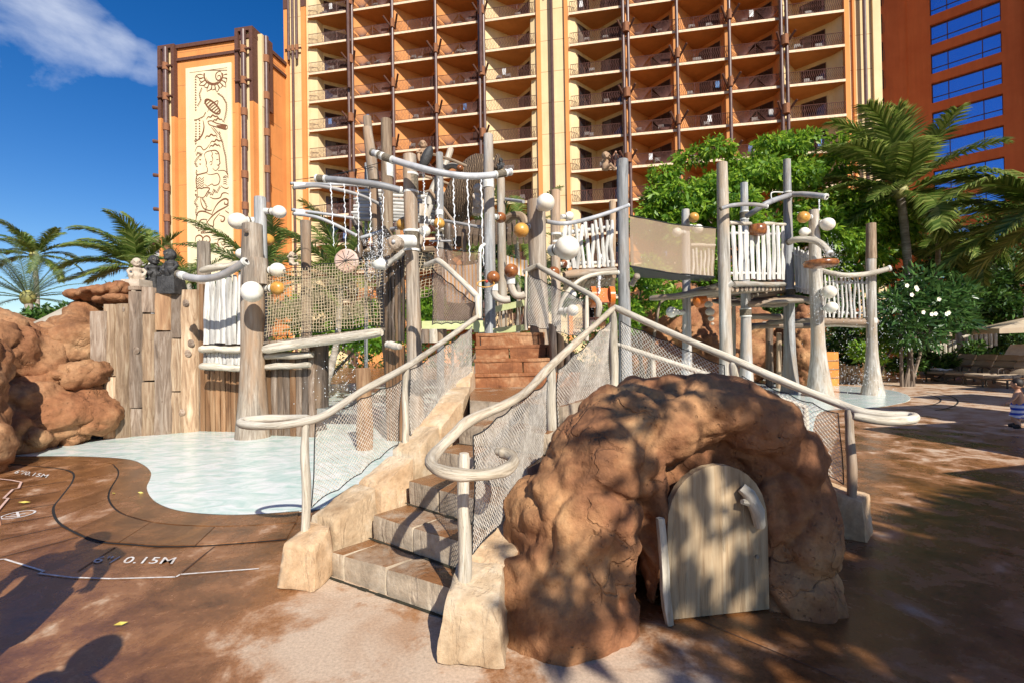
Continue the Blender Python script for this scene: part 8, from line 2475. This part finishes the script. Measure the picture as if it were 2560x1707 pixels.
# walking toddler at the right edge
tp = V((0, 0, 0)); cf = CG('Z', 1270, 1525)
Jc = dict(pel=(0, 0, .42), waist=(0, .01, .54), chest=(0, .0, .66), neck=(0, .0, .745), head0=(0, .01, .78), head=(0, .02, .87),
          shL=(-.11, 0, .69), elL=(-.22, .04, .58), wrL=(-.30, .12, .50), haL=(-.33, .15, .485), shR=(.11, 0, .69), elR=(.20, -.03, .56), wrR=(.22, .02, .45), haR=(.22, .04, .42),
          hipL=(-.065, 0, .36), knL=(-.085, .07, .20), anL=(-.09, -.03, .06), toL=(-.10, .07, .02), hipR=(.065, 0, .36), knR=(.08, .02, .19), anR=(.085, .06, .05), toR=(.09, .16, .02))
shoe = plain('black_sandal', (.02, .02, .02), .6, bst=0)
person(cf, .90, R(35), 'toddler in blue and white striped swim shorts walking at the right edge', Jc, child=True, parts=(
    seg_cloth('shorts', [[(0, 0, .50), (0, 0, .44), (0, 0, .37)], [(-.065, 0, .42), 'hipL', (-.085, .05, .22)], [(.065, 0, .42), 'hipR', (.08, .02, .21)]], [[.105, .125, .12], [.09, .095, .085], [.09, .095, .085]], short_m),
    seg_cloth('shoes', [['anL', 'toL'], ['anR', 'toR']], [[.048, .04], [.048, .04]], shoe)))
# two adults beside the camera, seen only by the shadows they throw on the deck
shirt_b = plain('blue_shirt', (.06, .12, .30), .9, bst=0); shirt_g = plain('grey_shirt', (.25, .25, .26), .9, bst=0); trs = plain('khaki_shorts', (.30, .24, .16), .9, bst=0)
Ja = dict(pel=(0, 0, .53), waist=(0, 0, .61), chest=(0, 0, .74), neck=(0, .0, .83), head0=(0, .01, .86), head=(0, .02, .925),
          shL=(-.11, 0, .80), elL=(-.17, .02, .64), wrL=(-.13, .12, .58), haL=(-.10, .16, .60), shR=(.11, 0, .80), elR=(.17, .06, .68), wrR=(.10, .13, .80), haR=(.07, .14, .84),
          hipL=(-.055, 0, .50), knL=(-.06, .01, .27), anL=(-.06, -.01, .04), toL=(-.07, .08, .015), hipR=(.055, 0, .50), knR=(.06, .01, .27), anR=(.06, -.01, .04), toR=(.07, .08, .015))
Jb = dict(Ja, elR=(.165, .0, .65), wrR=(.16, .05, .52), haR=(.155, .07, .48), elL=(-.165, .0, .65), wrL=(-.16, .05, .52), haL=(-.155, .07, .48))
def adult(x, y, H, ang, label, sh, J_=Ja):
    return person(V((x, y, 0)), H, ang, label, J_, parts=(
        seg_cloth('shirt', [[(0, 0, .50), (0, 0, .62), (0, 0, .74), (0, 0, .83)], [(-.10, 0, .80), (-.15, .01, .70)], [(.10, 0, .80), (.155, .03, .72)]], [[.105, .10, .115, .05], [.055, .05], [.055, .05]], sh),
        seg_cloth('shorts', [[(0, 0, .56), (0, 0, .50)], ['hipL', 'knL'], ['hipR', 'knR']], [[.10, .10], [.075, .06], [.075, .06]], trs)))
def from_shadow(tip, H):
    k = H / math.tan(SUN_EL)
    return tip.x - sun_dir.x * k, tip.y - sun_dir.y * k
tipA = DG(228, 1228); x, y = from_shadow(tipA, 1.78)
adult(x, y, 1.78, R(10), 'adult in blue shirt standing out of frame, casting the larger deck shadow', shirt_b, Jb)
tipB = DG(232, 1472); x, y = from_shadow(tipB, 1.72)
adult(x, y, 1.72, R(-20), 'adult in grey shirt standing out of frame, casting the round head shadow', shirt_g, Jb)
# guest on a balcony
pb = C('C3', 560, 1170, 44)
aa = fa(1548); bp = F(aa, .35, ZR + 3 * 4)
zz = [ZR + 3 * k for k in range(12)]; tgt = P(1548, 418, bp.y).z
zf = min(zz, key=lambda z: abs(z - tgt)); bp = F(aa, .2, zf)
person(bp, 1.7, R(170), 'tiny guest in a dark shirt standing on a hotel balcony above the flute figure', Ja, parts=(
    seg_cloth('shirt', [[(0, 0, .50), (0, 0, .62), (0, 0, .74), (0, 0, .83)]], [[.105, .10, .115, .05]], plain('black_shirt', (.02, .02, .022), .9, bst=0)),), detail=1)

# ================================================================== SHADE TREES OUT OF FRAME (right and behind the camera)
def shade_c(x, y, z, h):
    """Crown centre at height h whose shadow falls on (x, y, z)."""
    t_ = (h - z) / -L.z
    return (x - L.x * t_, y - L.y * t_, h)
bl = []
rs2 = np.random.RandomState(12)
for (x, y, z, h, r_, n) in ((1.0, 3.0, 1.0, 5.6, .42, 20), (1.75, 3.05, .75, 5.3, .5, 44), (.35, 2.7, .35, 5.0, .36, 16), (2.35, 3.3, .3, 5.5, .7, 110), (3.0, 2.6, 0, 5.2, .8, 140), (2.2, 2.1, 0, 5.0, .62, 80),
                       (1.25, 2.95, .35, 5.8, .38, 20), (1.25, 2.2, 0, 5.1, .42, 34), (4.2, 3.2, 0, 5.6, 1.0, 420), (4.6, 2.0, 0, 5.2, 1.0, 420), (3.3, 1.5, 0, 5.0, .75, 260), (4.3, 2.6, 0, 6.2, .9, 300), (3.6, 3.0, 0, 6.0, .6, 160), (2.0, 3.0, .2, 5.8, .5, 70), (5.4, 3.0, 0, 5.6, 1.0, 360), (5.2, 4.0, 0, 6.0, .8, 260), (3.4, 2.2, 0, 5.6, .7, 200), (2.7, 1.6, 0, 5.2, .6, 90), (1.0, 3.35, 1.3, 6.0, .35, 12), (1.5, 3.2, 1.2, 6.2, .35, 12), (2.7, 3.4, 0, 6.2, .6, 80)):
    bl.append((shade_c(x, y, z, h), (r_, r_, r_ * .6), n))
tc0 = shade_c(3.2, 2.4, 0, 5.0)
tree('leafy_tree', 'leafy tree standing out of frame behind the camera, dappling the rock cave', bl, [V((tc0[0] + 1.2, tc0[1] - 1.0, 0)), V((tc0[0] + 1.0, tc0[1] - .8, 2.2)), V((tc0[0] + .4, tc0[1] - .2, 4.2))],   .16, .23, leaf_bright, 60, cl=6, limbs=16, wr=.5)
